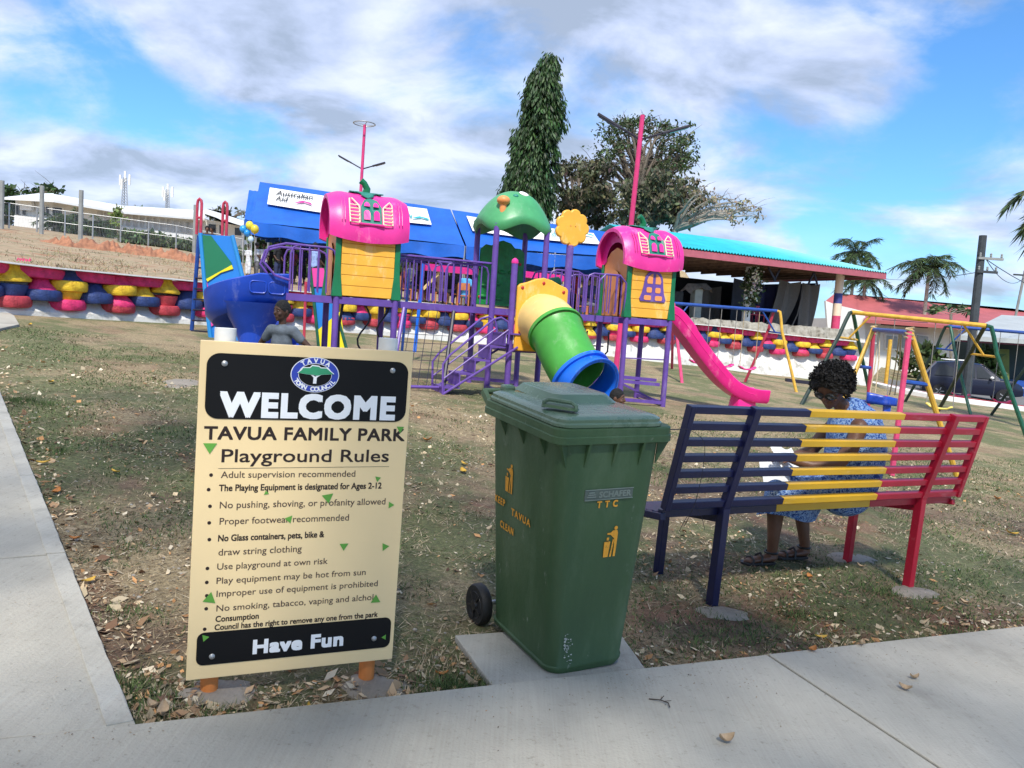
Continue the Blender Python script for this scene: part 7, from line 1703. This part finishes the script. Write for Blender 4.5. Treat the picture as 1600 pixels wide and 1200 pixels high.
b = MB(); b.grid(lambda u, v: V3(.62 + .36 * u + .10 * v, .30 + .16 * v + .05 * u, .63 + .13 * v + .03 * math.sin(u * 5) + .015 * math.sin(v * 7)), 10, 8); b.build('sheet', pm2, pap)
b = MB(); b.grid(lambda u, v: V3(.80 + .20 * u, .33 + .12 * v, .73 + .12 * v + .02 * math.sin(u * 6)), 8, 6); b.build('sheet', pm2, pap)
# ---- toddler by the blue slide mouth
tx_ = P(961, 662, 8.3); tx_.z = gz(tx_.x, tx_.y); TS = .62
tod = thing('person', 'small child with very short hair, only the head showing above the green bin lid', 'person', frame(tx_, rad(40))); s = TS
topz = P(962, 606, tx_.y).z - tx_.z; s = (topz - .112) / 1.13
nodes = [(V3(0, 0, .60), (.10, .08)), (V3(0, 0, .75), (.09, .07)), (V3(0, 0, .87), (.10, .07)), (V3(0, 0, .965), (.085, .055)), (V3(0, 0, 1.02), .038), (V3(0, 0, 1.07), .038)]; edges = [(0, 1), (1, 2), (2, 3), (3, 4), (4, 5)]
for q in (-1, 1):
    i = len(nodes); nodes += [(V3(q * .12, 0, .94), .04), (V3(q * .16, 0, .80), .033), (V3(q * .15, -.06, .66), .026), (V3(q * .15, -.08, .60), .02)]; edges += [(3, i), (i, i + 1), (i + 1, i + 2), (i + 2, i + 3)]
    j = len(nodes); nodes += [(V3(q * .07, 0, .5), .065), (V3(q * .08, 0, .30), .045), (V3(q * .08, 0, .08), .03), (V3(q * .08, -.08, .02), (.03, .018))]; edges += [(0, j), (j, j + 1), (j + 1, j + 2), (j + 2, j + 3)]
nodes = [(p * s, (r[0] * s, r[1] * s) if isinstance(r, tuple) else r * s) for p, r in nodes]; TT = Matrix.Translation((0, 0, 1.13 * s)) @ Matrix.Rotation(rad(30), 4, 'Z')
bb3 = mobj('body', fuse([skinmesh(nodes, edges), headmesh(TT, .86)], .008), skin, tod); face_bits(TT, .86, bb3); mobj('hair', mbmesh(haircap(TT, .86, (.079, .097, .1105), .004, .003, freq=60)), hairm, tod)
tn2 = [(p * s, (r[0] * s, r[1] * s)) for p, r in [(V3(0, 0, .58), (.13, .10)), (V3(0, 0, .75), (.11, .09)), (V3(0, 0, .9), (.115, .085)), (V3(0, 0, .96), (.09, .065))]]; mobj('t_shirt', fuse([skinmesh(tn2, [(0, 1), (1, 2), (2, 3)])], .01), fabric('pink_shirt', (.62, .42, .40)), tod)
# ---- people under the tents and on the climber
def base_person(pose):
    n_ = []; e_ = []
    H = .50 if pose == 'sit' else .92
    n_ += [(V3(0, 0, H), (.13, .10)), (V3(0, 0, H + .2), (.11, .085)), (V3(0, 0, H + .38), (.13, .09)), (V3(0, 0, H + .50), (.12, .07)), (V3(0, 0, H + .58), .05), (V3(0, 0, H + .66), .05)]
    e_ += [(0, 1), (1, 2), (2, 3), (3, 4), (4, 5)]
    for q in (-1, 1):
        i = len(n_); n_ += [(V3(q * .17, 0, H + .49), .05), (V3(q * .22, .02, H + .26), .042), (V3(q * .20, -.12, H + .08), .034), (V3(q * .16, -.22, H + .06), .03)]; e_ += [(3, i), (i, i + 1), (i + 1, i + 2), (i + 2, i + 3)]
        j = len(n_)
        if pose == 'sit': n_ += [(V3(q * .09, -.22, .48), .075), (V3(q * .10, -.42, .46), .06), (V3(q * .10, -.43, .1), .04), (V3(q * .10, -.52, .04), (.04, .025))]
        else: n_ += [(V3(q * .09, 0, .72), .08), (V3(q * .09, -.01, .48), .058), (V3(q * .09, 0, .1), .04), (V3(q * .09, -.1, .03), (.04, .025))]
        e_ += [(0, j), (j, j + 1), (j + 1, j + 2), (j + 2, j + 3)]
    T = Matrix.Translation((0, -.01, H + .76)); return fuse([skinmesh(n_, e_, 1), headmesh(T, 1)], .02), T, H
PB = {k: base_person(k) for k in ('sit', 'stand')}
def shirt_mesh(H): return fuse([skinmesh([(V3(0, 0, H - .04), (.155, .125)), (V3(0, 0, H + .2), (.135, .108)), (V3(0, 0, H + .38), (.155, .112)), (V3(0, 0, H + .49), (.14, .085)), (V3(.17, 0, H + .49), .07), (V3(.215, .02, H + .32), .062), (V3(-.17, 0, H + .49), .07), (V3(-.215, .02, H + .32), .062)], [(0, 1), (1, 2), (2, 3), (3, 4), (4, 5), (3, 6), (6, 7)], 1)], .02)
def legs_mesh(pose, H):
    if pose == 'sit': return fuse([skinmesh([(V3(0, 0, H), (.15, .12)), (V3(.10, -.22, .48), .095), (V3(.10, -.42, .46), .08), (V3(-.10, -.22, .48), .095), (V3(-.10, -.42, .46), .08)], [(0, 1), (1, 2), (0, 3), (3, 4)], 1)], .02)
    return fuse([skinmesh([(V3(0, 0, H), (.15, .12)), (V3(.09, 0, .7), .10), (V3(.09, 0, .3), .075), (V3(-.09, 0, .7), .10), (V3(-.09, 0, .3), .075)], [(0, 1), (1, 2), (0, 3), (3, 4)], 1)], .02)
SH = {k: (shirt_mesh(PB[k][2]), legs_mesh(k, PB[k][2]), mbmesh(haircap(PB[k][1], 1.0, (.10, .115, .125), .01, .02, freq=40))) for k in PB}
def figure(lab, px, ytop, Y, pose, yaw, shirt_c, leg_c, sk=skind, scale=None, zbase=None, group='people under the blue tents', hairk=1.0):
    q = P(px, ytop, Y); z0 = zbase if zbase is not None else zt(q.x, q.y); Hh = PB[pose][2] + .76 + .13
    sc = scale or max(.45, min(1.05, (q.z - z0) / Hh)); zz = q.z - Hh * sc
    t = thing('person', lab, 'person', frame((q.x, q.y, zz), yaw), group); t.scale = (sc, sc, sc)
    for nm, me, c in (('body', PB[pose][0], sk), ('shirt', SH[pose][0], shirt_c), ('trousers', SH[pose][1], leg_c), ('hair', SH[pose][2], hairm)):
        m = me.copy(); m.materials.clear(); m.materials.append(c); m.polygons.foreach_set('use_smooth', [True] * len(m.polygons)); o = bpy.data.objects.new(nm, m); COL.objects.link(o); o.parent = t
    return t, q, z0
F_ = {k: fabric('cloth_' + k, c, .25) for k, c in dict(white=(.62, .63, .66), black=(.012, .012, .016), navy=(.02, .03, .09), blue=(.08, .20, .55), lightblue=(.08, .35, .65), maroon=(.12, .02, .03), grey=(.12, .12, .13), red=(.4, .03, .03), brown=(.10, .06, .05), pat=(.25, .35, .62)).items()}
folks = [('child in a white shirt standing at the left tent leg', 389, 381, 27.2, 'stand', 2.6, 'white', 'white'), ('child in white shirt standing close beside the first white shirted child', 402, 379, 27.6, 'stand', 2.2, 'white', 'grey'),
 ('person with bushy black hair in white top left in the crowd under the tent', 413, 379, 28.5, 'stand', .4, 'white', 'navy'), ('person dressed in black sitting behind the loop of the purple railing', 435, 378, 28.2, 'stand', 1.2, 'black', 'navy'),
 ('person with round black hair in black top beside the railing loop', 443, 378, 29.6, 'stand', .2, 'black', 'black'), ('person in dark clothes seen between the purple railing bars', 460, 385, 29.2, 'stand', -.5, 'maroon', 'black'),
 ('woman in blue patterned shirt seen through the railing left of the pumpkin house', 493, 379, 27.4, 'stand', 2.7, 'pat', 'black'), ('person in dark top just right of the blue patterned shirt', 503, 384, 28.6, 'stand', 1.8, 'black', 'brown'),
 ('seated person in dark maroon just right of the left pumpkin house', 632, 410, 27.6, 'sit', 2.0, 'maroon', 'black'), ('person in grey blue shirt between the first bridge bars', 642, 408, 28.4, 'stand', -.4, 'grey', 'navy'),
 ('person in black seated behind the bridge with a white bag', 655, 410, 29.4, 'sit', .9, 'black', 'black'), ('person in brown seated behind the yellow brace', 690, 416, 28.4, 'sit', .3, 'brown', 'brown'), ('person in black seated between brace and light blue shirt', 706, 418, 29.0, 'sit', -.3, 'black', 'black'),
 ('person in light blue shirt seen through the bridge railing', 729, 421, 27.6, 'sit', 2.9, 'lightblue', 'brown'), ('seated person in dark blue at the right of the tents seen under the flower', 925, 432, 29.5, 'sit', .2, 'navy', 'navy'), ('seated person in black at the far right tent leg', 912, 434, 28.4, 'sit', 1.4, 'black', 'grey'),
 ('person in white top seated under the tent left of the flower post', 878, 430, 29.3, 'sit', 2.6, 'white', 'grey'),
 ('person in black standing at the left edge of the crowd behind two white shirted children', 423, 383, 30.2, 'stand', .8, 'black', 'black'), ('person in navy top standing between the railing loop and the blue patterned shirt', 474, 382, 30.0, 'stand', .1, 'navy', 'black'),
 ('tall person in black standing just left of the left pumpkin house', 512, 381, 29.6, 'stand', -.8, 'black', 'grey'), ('person in white blouse standing deep under the tent right of the left pumpkin house', 648, 398, 31.4, 'stand', .5, 'white', 'black'),
 ('person in black standing deep under the tent beside the blue frame post', 668, 400, 31.0, 'stand', -.5, 'black', 'brown'), ('person in maroon standing behind the seated person in brown', 696, 402, 31.6, 'stand', 1.0, 'maroon', 'black'),
 ('person in grey standing at the right end behind the first bridge', 716, 405, 31.2, 'stand', .2, 'grey', 'navy'), ('person in navy standing close left of the middle tower posts', 741, 408, 30.6, 'stand', -.4, 'navy', 'navy'),
 ('person in black standing between the middle tower and the flower post', 868, 415, 31.0, 'stand', .6, 'black', 'black'), ('person in red top standing deep under the tent seen below the flower', 900, 419, 31.0, 'stand', .6, 'red', 'black')]
for (lab, px, yt_, Y, pose, yaw, c1, c2) in folks:
    t, q, z0 = figure(lab, px, yt_, Y, pose, yaw, F_[c1], F_[c2])
    if pose == 'sit':
        nch = len([o_ for o_ in bpy.data.objects if o_.name.startswith('wooden_chair')])
        ch = thing('wooden_chair', ['orange wooden chair just right of the left pumpkin house', 'orange wooden chair under the person with the white bag', 'orange wooden chair behind the yellow brace', 'orange wooden chair between the brace and the light blue shirt', 'orange wooden chair of the person in the light blue shirt', 'orange wooden chair seen under the yellow flower', 'orange wooden chair at the far right tent leg', 'orange wooden chair left of the flower post'][nch % 8], 'chair', Matrix.Translation((q.x, q.y, zt(q.x, q.y))), 'chairs under the blue tents')
        ch.matrix_world = frame((q.x, q.y, zt(q.x, q.y)), yaw); wm = mat('orange_wood', (.42, .14, .05), .6, .2, 6) if 'orange_wood' not in bpy.data.materials else bpy.data.materials['orange_wood']
        b = MB(); b.box((0, -.05, .42), (.44, .44, .04)); b.build('seat', wm, ch, smooth=0)
        b = MB(); b.box((0, .18, .74), (.42, .03, .25)); b.build('backrest', wm, ch, smooth=0)
        for sx in (-1, 1):
            for sy in (-.24, .17): b = MB(); b.beam((sx * .2, sy, 0), (sx * .2, sy, .42 if sy < 0 else .86), .04, .04); b.build('leg', wm, ch, smooth=0)
for k, (px, yt_) in enumerate(((324, 353), (332, 354))):
    q = P(px, yt_, 26); figure(['person in dark clothes beyond the top of the panel slide, left of a pair', 'person in dark clothes beyond the top of the panel slide, right of a pair'][k], px, yt_, 30 + k, 'stand', .4 - k, F_['black'], F_['navy'], skin, group='pair beyond the panel slide')
# balloons tied to the tent leg
for k, (px, py, r_, c_) in enumerate([(380, 358, 5.5, (.02, .28, .68)), (390, 352, 6, (.72, .62, .05)), (398, 358, 6.5, (.62, .50, .04)), (386, 364, 5, (.02, .25, .65)), (392, 374, 4.5, (.45, .62, .78))]):
    q = P(px, py, 27.0); b = MB(); rr = r_ * 27 / 1200; b.lathe([(.001, -rr * 1.25), (.03, -rr * 1.2), (.02, -rr * 1.12)] + [(rr * math.sin(rad(a_)), -rr * 1.1 * math.cos(rad(a_))) for a_ in range(20, 181, 16)], 14)
    o_ = b.build('balloon', mat('balloon_%d' % k, c_, .25, .05, 3), M=Matrix.Translation(q)); tag(o_, ['blue balloon at the left of the bunch on the tent corner', 'yellow balloon at the top of the bunch on the tent corner', 'yellow green balloon at the right of the bunch', 'blue balloon hanging below the yellow one', 'pale blue balloon at the bottom of the bunch'][k], 'balloon', 'balloons at the tent corner')
    b = MB(); b.tube([(0, 0, -rr * 1.2), (.02 * k, 0, -.9)], .004, 4); b.build('string', M_['white'], o_)
# pink toy by the wall at far left, small potted stump
b = MB(); q = P(36, 408, 15.4)
for k in range(5): a_ = k * 1.1; b.tube([(-.12 + .06 * k, 0, 0), (-.10 + .06 * k, 0, .05 + .02 * math.sin(a_ * 3)), (-.06 + .05 * k, .02, .02)], .016, 5)
tag(b.build('climbing_bar', M_['swpink'], M=Matrix.Translation(q)), 'low pink metal bars just showing over the wall at the far left', 'toy')
SC.view_layers[0].update()
bpy.data.scenes.remove(tmp_sc)
# ------------------------------------------------------------------ ground cover: dry grass, clover, litter
def in_concrete(x, y):
    d = Vector((x, y)) - PC; sR = d.dot(DR); tR = d.dot(NR); sL_ = d.dot(DL); tL = d.dot(NL)
    # park side is where tR < 0 and tL < 0
    if tR > -.004 or tL > -.004: return True
    for (a, c, r) in FOOT:
        if math.hypot(x - a, y - c) < r * .72: return True
    return False
padp = [G(710, 1003), G(776, 1093), G(1017, 1069), G(958, 985)]
def in_pad(x, y):
    s_ = None
    for i in range(4):
        a, c = padp[i], padp[(i + 1) % 4]; v = (c.x - a.x) * (y - a.y) - (c.y - a.y) * (x - a.x)
        if s_ is None: s_ = v > 0
        elif (v > 0) != s_: return False
    return True
def gnoise(x, y, f, o): return noise.noise(Vector((x * f, y * f, o)))
def scatter(n, ymin, ymax, power):
    "denser near the viewer; points inside the view wedge"
    out = []
    while len(out) < n:
        u = random.random() ** power; y = ymin + (ymax - ymin) * u; x = random.uniform(-.78, .80) * (y + .8)
        if in_concrete(x, y) or in_pad(x, y): continue
        out.append((x, y))
    return out
def mesh_from(name, V, nper, tint, mtl, kind='stuff'):
    n = len(V) // nper; V = np.asarray(V, float).reshape(-1, 3)
    me = bpy.data.meshes.new(name); me.vertices.add(len(V)); me.vertices.foreach_set('co', V.ravel()); me.loops.add(len(V)); me.loops.foreach_set('vertex_index', np.arange(len(V), dtype=np.int32))
    me.polygons.add(n); me.polygons.foreach_set('loop_start', np.arange(0, n * nper, nper, dtype=np.int32)); me.polygons.foreach_set('loop_total', np.full(n, nper, dtype=np.int32)); me.update(calc_edges=True); me.validate()
    T = np.clip(np.concatenate([np.asarray(tint), np.ones((n, 1))], 1), 0, 3); ca = me.color_attributes.new('tint', 'FLOAT_COLOR', 'POINT'); ca.data.foreach_set('color', np.repeat(T, nper, axis=0).astype(np.float32).ravel())
    me.materials.append(mtl); o = bpy.data.objects.new(name, me); COL.objects.link(o); o['kind'] = kind; return o
tintm = mat('tinted_litter', (1, 1, 1), .85, 0, 3, attr=True, trans=.15)
def relz(x, y): return zg(x, y) + relief(x, y) * min(1, max(0, (math.hypot(x, y) - 2) / 4))
GREENS = [(.05, .10, .026), (.09, .15, .04), (.035, .07, .018), (.15, .20, .07)]
DRY = [(.48, .38, .23), (.36, .28, .17), (.24, .18, .11), (.60, .50, .34), (.40, .33, .23)]
V = []; Tn = []
for (x, y) in scatter(120000, 2.2, 13.5, 1.25):
    g = gnoise(x, y, .55, 3) + .6 * gnoise(x, y, 2.1, 8) + .25 * gnoise(x, y, 7, 1) + (.24 if x > 2.4 and y > 4.5 else 0) + (.10 if x < -1.2 and y > 6 else 0)
    dry = gnoise(x, y, 1.3, 30) + .5 * gnoise(x, y, 4, 40)
    if g < -.02 and random.random() > .22 + .5 * max(0, dry): continue
    isg = g > .06 and random.random() < .42 + g; z = relz(x, y)
    h = random.uniform(.008, .022) * (1.4 if isg else 1) * (1 + y * .03); w = random.uniform(.0012, .0026) * (1 + y * .16); a = random.uniform(0, 6.28)
    lean = random.uniform(1.2, 5) if not isg else random.uniform(.5, 2.4); dx, dy = math.cos(a), math.sin(a)
    bx0 = (x - dy * w, y + dx * w, z - .002); bx1 = (x + dy * w, y - dx * w, z - .002); tp = (x + dx * h * lean, y + dy * h * lean, z + h * (.75 if lean > 1.2 else 1))
    V += [bx0, bx1, tp]; c = random.choice(GREENS if isg else DRY); k = random.uniform(.6, 1.3); Tn.append((c[0] * k, c[1] * k, c[2] * k))
mesh_from('grass', V, 3, Tn, tintm)
V = []; Tn = []
LIT = [(.42, .29, .17), (.55, .43, .28), (.26, .16, .09), (.15, .085, .05), (.58, .50, .37), (.46, .24, .10), (.34, .28, .19), (.40, .33, .22)]
for (x, y) in scatter(36000, 2.2, 11, 1.6):
    g = gnoise(x, y, .9, 60) + .6 * gnoise(x, y, 3, 61)
    de = min(abs((Vector((x, y)) - PC).dot(NR)), abs((Vector((x, y)) - PC).dot(NL)) * 1.5)
    if random.random() > .38 + g + (.75 if de < .25 else 0): continue
    z = relz(x, y) + random.uniform(.002, .014); s_ = random.uniform(.003, .012) * (1 + 1.3 * (random.random() < .16)) * (1.3 if de < .3 else 1) * (1 + .05 * y); a = random.uniform(0, 6.28); asp = random.uniform(.3, .8); t1, t2 = random.gauss(0, .35), random.gauss(0, .35)
    for (u, v) in ((-1, 0), (0, -asp), (1, 0), (0, asp)):
        lx, ly = u * s_ * math.cos(a) - v * s_ * math.sin(a), u * s_ * math.sin(a) + v * s_ * math.cos(a); V.append((x + lx, y + ly, z + (u * t1 + v * t2) * s_))
    c = random.choice(LIT); k = random.uniform(.6, 1.7); Tn.append((c[0] * k, c[1] * k, c[2] * k))
mesh_from('leaf_litter', V, 4, Tn, tintm)
V = []; Tn = []
for k in range(1500):
    s__ = random.uniform(-.5, 7) if k % 3 else random.uniform(0, 6.5); t__ = abs(random.gauss(0, .16)) + .01 if k % 5 else random.uniform(0, 2.5)
    q = PR(s__, t__) if k % 3 else PL(s__, t__)
    if gnoise(q.x, q.y, 1.5, 12) < -.12: continue
    z = gz(q.x, q.y) + .0485; s_ = random.uniform(.0015, .006); a = random.uniform(0, 6.28)
    for (u, v) in ((-1, 0), (0, -.5), (1, 0), (0, .5)): V.append((q.x + (u * math.cos(a) - v * math.sin(a)) * s_, q.y + (u * math.sin(a) + v * math.cos(a)) * s_, z + .002 * u * random.random() + .001))
    c = random.choice(LIT); kk = random.uniform(.3, 1.0); Tn.append((c[0] * kk, c[1] * kk, c[2] * kk))
mesh_from('path_debris', V, 4, Tn, tintm)
# pebbles
b = MB(); r_ = random.Random(4)
for (x, y) in scatter(900, 2.3, 8, 1.6):
    if gnoise(x, y, 1.1, 77) < .02: continue
    s_ = r_.uniform(.004, .013); b.ell((x, y, relz(x, y) + s_ * .2), (s_, s_ * r_.uniform(.6, 1), s_ * .6), 6, 4)
pb = b.build('pebbles', mat('pebble_grey', (.30, .28, .25), .9, .4, 30), smooth=60, kind='stuff')
# single fallen leaves
YL = mat('fallen_leaf_yellow', (.58, .36, .05), .6, .2, 20); OL = mat('fallen_leaf_orange', (.50, .20, .05), .6, .25, 20); TL = mat('fallen_leaf_tan', (.46, .34, .22), .7, .2, 20)
def leaf_mesh(w, L_, curl, m_):
    b = MB(); b.grid(lambda u, v: ((u - .5) * L_, w * math.sin(math.pi * min(1, max(0, u * .97 + .015))) ** .8 * (v - .5) * 2, curl * ((u - .5) ** 2 * 4 + ((v - .5) * 1.6) ** 2) + .002), 8, 5); me_o = b.build('fallen_leaf', m_, smooth=60); me = me_o.data; bpy.data.objects.remove(me_o); return me
lmesh = [leaf_mesh(.016, .075, .010, YL), leaf_mesh(.020, .065, .014, OL), leaf_mesh(.018, .06, .018, TL), leaf_mesh(.009, .085, .006, YL)]
LV = [('yellow leaf lying on the edge of the path below the sign', 482, 1113, 3), ('orange leaf by the left path edge, level with the sign header', 118, 840, 1), ('yellow leaf on the soil beside the left path edge, higher up', 68, 724, 0), ('yellow leaf near the left path edge, lower down', 138, 908, 0),
 ('orange yellow leaf on the dry grass left of the sign', 180, 736, 0), ('small yellow leaf in the far left grass', 80, 599, 0), ('tan leaf on the soil left of the sign', 240, 770, 2), ('tan orange leaf cluster piece by the left path', 88, 765, 1), ('yellow leaf on the grass left of the bin', 725, 730, 0),
 ('pale leaf on the far left lawn by the path end', 47, 510, 0), ('tan leaf at the inner path corner', 238, 1110, 2), ('tan leaf beside the inner path corner', 255, 1120, 2), ('orange leaf on the path edge right of the bin', 1268, 1031, 1), ('tan leaf on the path edge right of the orange one', 1345, 1022, 2),
 ('yellow leaf on the green grass right of the bench', 1582, 833, 0), ('orange leaf on the green grass high right', 1558, 781, 1), ('tan leaf near the red front bench leg', 1345, 888, 2), ('tan leaf lying on the right path panel', 1413, 1093, 2), ('small orange leaf on the near path panel', 1131, 1177, 2),
 ('pale leaf on the right path panel', 1427, 1076, 2), ('yellow leaf on the soil at the right path edge', 1282, 1000, 0), ('orange leaf on the soil left of the bin pad', 690, 1060, 1), ('tan leaf on the soil left of the pad corner', 735, 1075, 2), ('yellow leaf in the dark grass right of the stairs', 724, 741, 0),
 ('tan leaf beyond the blue bench leg', 1075, 905, 2), ('orange leaf between the bench legs', 1265, 905, 1), ('tan leaf before the right footing', 1510, 945, 2), ('orange leaf on the lawn left of the stairs', 668, 690, 1)]
for k, (lab, px, py, mi) in enumerate(LV):
    g = G(px, py); onp = in_concrete(g.x, g.y); z = (gz(g.x, g.y) + .050) if onp else relz(g.x, g.y) + .012
    o = bpy.data.objects.new('fallen_leaf', lmesh[mi]); COL.objects.link(o); o.location = (g.x, g.y, z); o.rotation_euler = (random.uniform(-.2, .2), random.uniform(-.2, .2), random.uniform(0, 6.28)); sc = random.uniform(.8, 1.3) * (1.0 if g.y < 6 else 1.6); o.scale = (sc, sc, sc)
    tag(o, lab, 'leaf', 'single fallen leaves')
# twig on the path
g = G(1035, 1118); z = gz(g.x, g.y) + .052
b = MB(); b.tube([(-.055, .03, 0), (-.01, .02, .004), (.02, .0, .003), (.02, -.03, .001)], .0025, 5); b.tube([(-.01, .02, .004), (.01, .045, .01)], .0018, 4); b.tube([(0, .012, .003), (.035, .015, .006)], .0015, 4)
tag(b.build('twig', mat('twig_brown', (.06, .045, .035), .8), M=Matrix.Translation((g.x, g.y, z))), 'small forked twig lying on the path in front of the bin', 'twig')
# tufts along the path edges
V = []; Tn = []
def tuft(cx_, cy_, n, h0, spread, pal):
    for k in range(n):
        x, y = cx_ + random.gauss(0, spread), cy_ + random.gauss(0, spread)
        if in_concrete(x, y) or in_pad(x, y): continue
        z = relz(x, y); h = h0 * random.uniform(.5, 1.2); w = random.uniform(.0015, .003); a = random.uniform(0, 6.28); dx, dy = math.cos(a), math.sin(a); l = random.uniform(.3, 1.3)
        V.extend([(x - dy * w, y + dx * w, z), (x + dy * w, y - dx * w, z), (x + dx * h * l, y + dy * h * l, z + h)]); c = random.choice(pal); kk = random.uniform(.7, 1.3); Tn.append((c[0] * kk, c[1] * kk, c[2] * kk))
for (px, py, n, h) in [(205, 1078, 260, .04), (220, 1100, 200, .035), (712, 1080, 420, .045), (690, 1085, 240, .04), (740, 1085, 260, .04), (200, 960, 120, .035), (205, 850, 160, .03), (340, 1100, 60, .035), (320, 1110, 90, .03), (1180, 1000, 120, .03), (1240, 960, 260, .035), (1500, 995, 240, .04), (1370, 925, 220, .04), (30, 625, 200, .06), (70, 632, 160, .06), (90, 705, 120, .05), (1410, 905, 120, .035), (1110, 960, 90, .03), (1095, 1010, 120, .03), (1325, 1010, 140, .03)]:
    g = G(px, py); tuft(g.x, g.y, n, h, .07, GREENS)
for (px, py, n, h) in [(240, 1120, 200, .03), (330, 1118, 160, .03), (600, 1100, 160, .03), (1160, 1060, 220, .035), (1240, 1045, 200, .03), (1350, 1025, 200, .035), (1450, 1005, 140, .03), (700, 1040, 260, .035), (520, 1100, 120, .025)]:
    g = G(px, py); tuft(g.x, g.y, n, h, .09, DRY)
mesh_from('grass_tufts', V, 3, Tn, tintm)
# ------------------------------------------------------------------ the big tree behind the viewer whose shade covers the path and the near lawn
tb_ = Vector((-4.5, -7.5, gz(-4.5, -7.5))); bt = thing('shade_tree', 'broad leafy shade tree standing over the path behind the viewer', 'tree', tb_)
r_ = random.Random(21); ends = []; cs = []
sh = Vector((-sdir.x / sdir.z, -sdir.y / sdir.z, 0))       # ground shift of a shadow per metre of height
for k in range(150):
    gx_, gy_ = r_.uniform(-9.5, 9), r_.uniform(-2.5, 8.4); 
    lim = 7.9 + .9 * noise.noise(Vector((gx_ * .35, 5, 0)))
    if gy_ > lim: gy_ = r_.uniform(0, lim)
    zc_ = r_.uniform(6.2, 9.0); c = Vector((gx_ - sh.x * zc_, gy_ - sh.y * zc_, zc_)) - tb_; ends.append(c)
    for q in range(23):
        cs.append(c + Vector((r_.gauss(0, .62), r_.gauss(0, .62), r_.gauss(0, .32))))
leaves('crown', cs, .40, lf_mid, bt, aspect=1.5, tint=(.6, 1.3)); b = MB(); f_ = Vector((.4, 1.0, 3.4)); b.tube([(0, 0, -.3), f_ * .5, f_], [.55, .45, .42], 12)
branchy(None, ends[::4], .22, b, 3, f_); b.build('trunk', bark, bt)
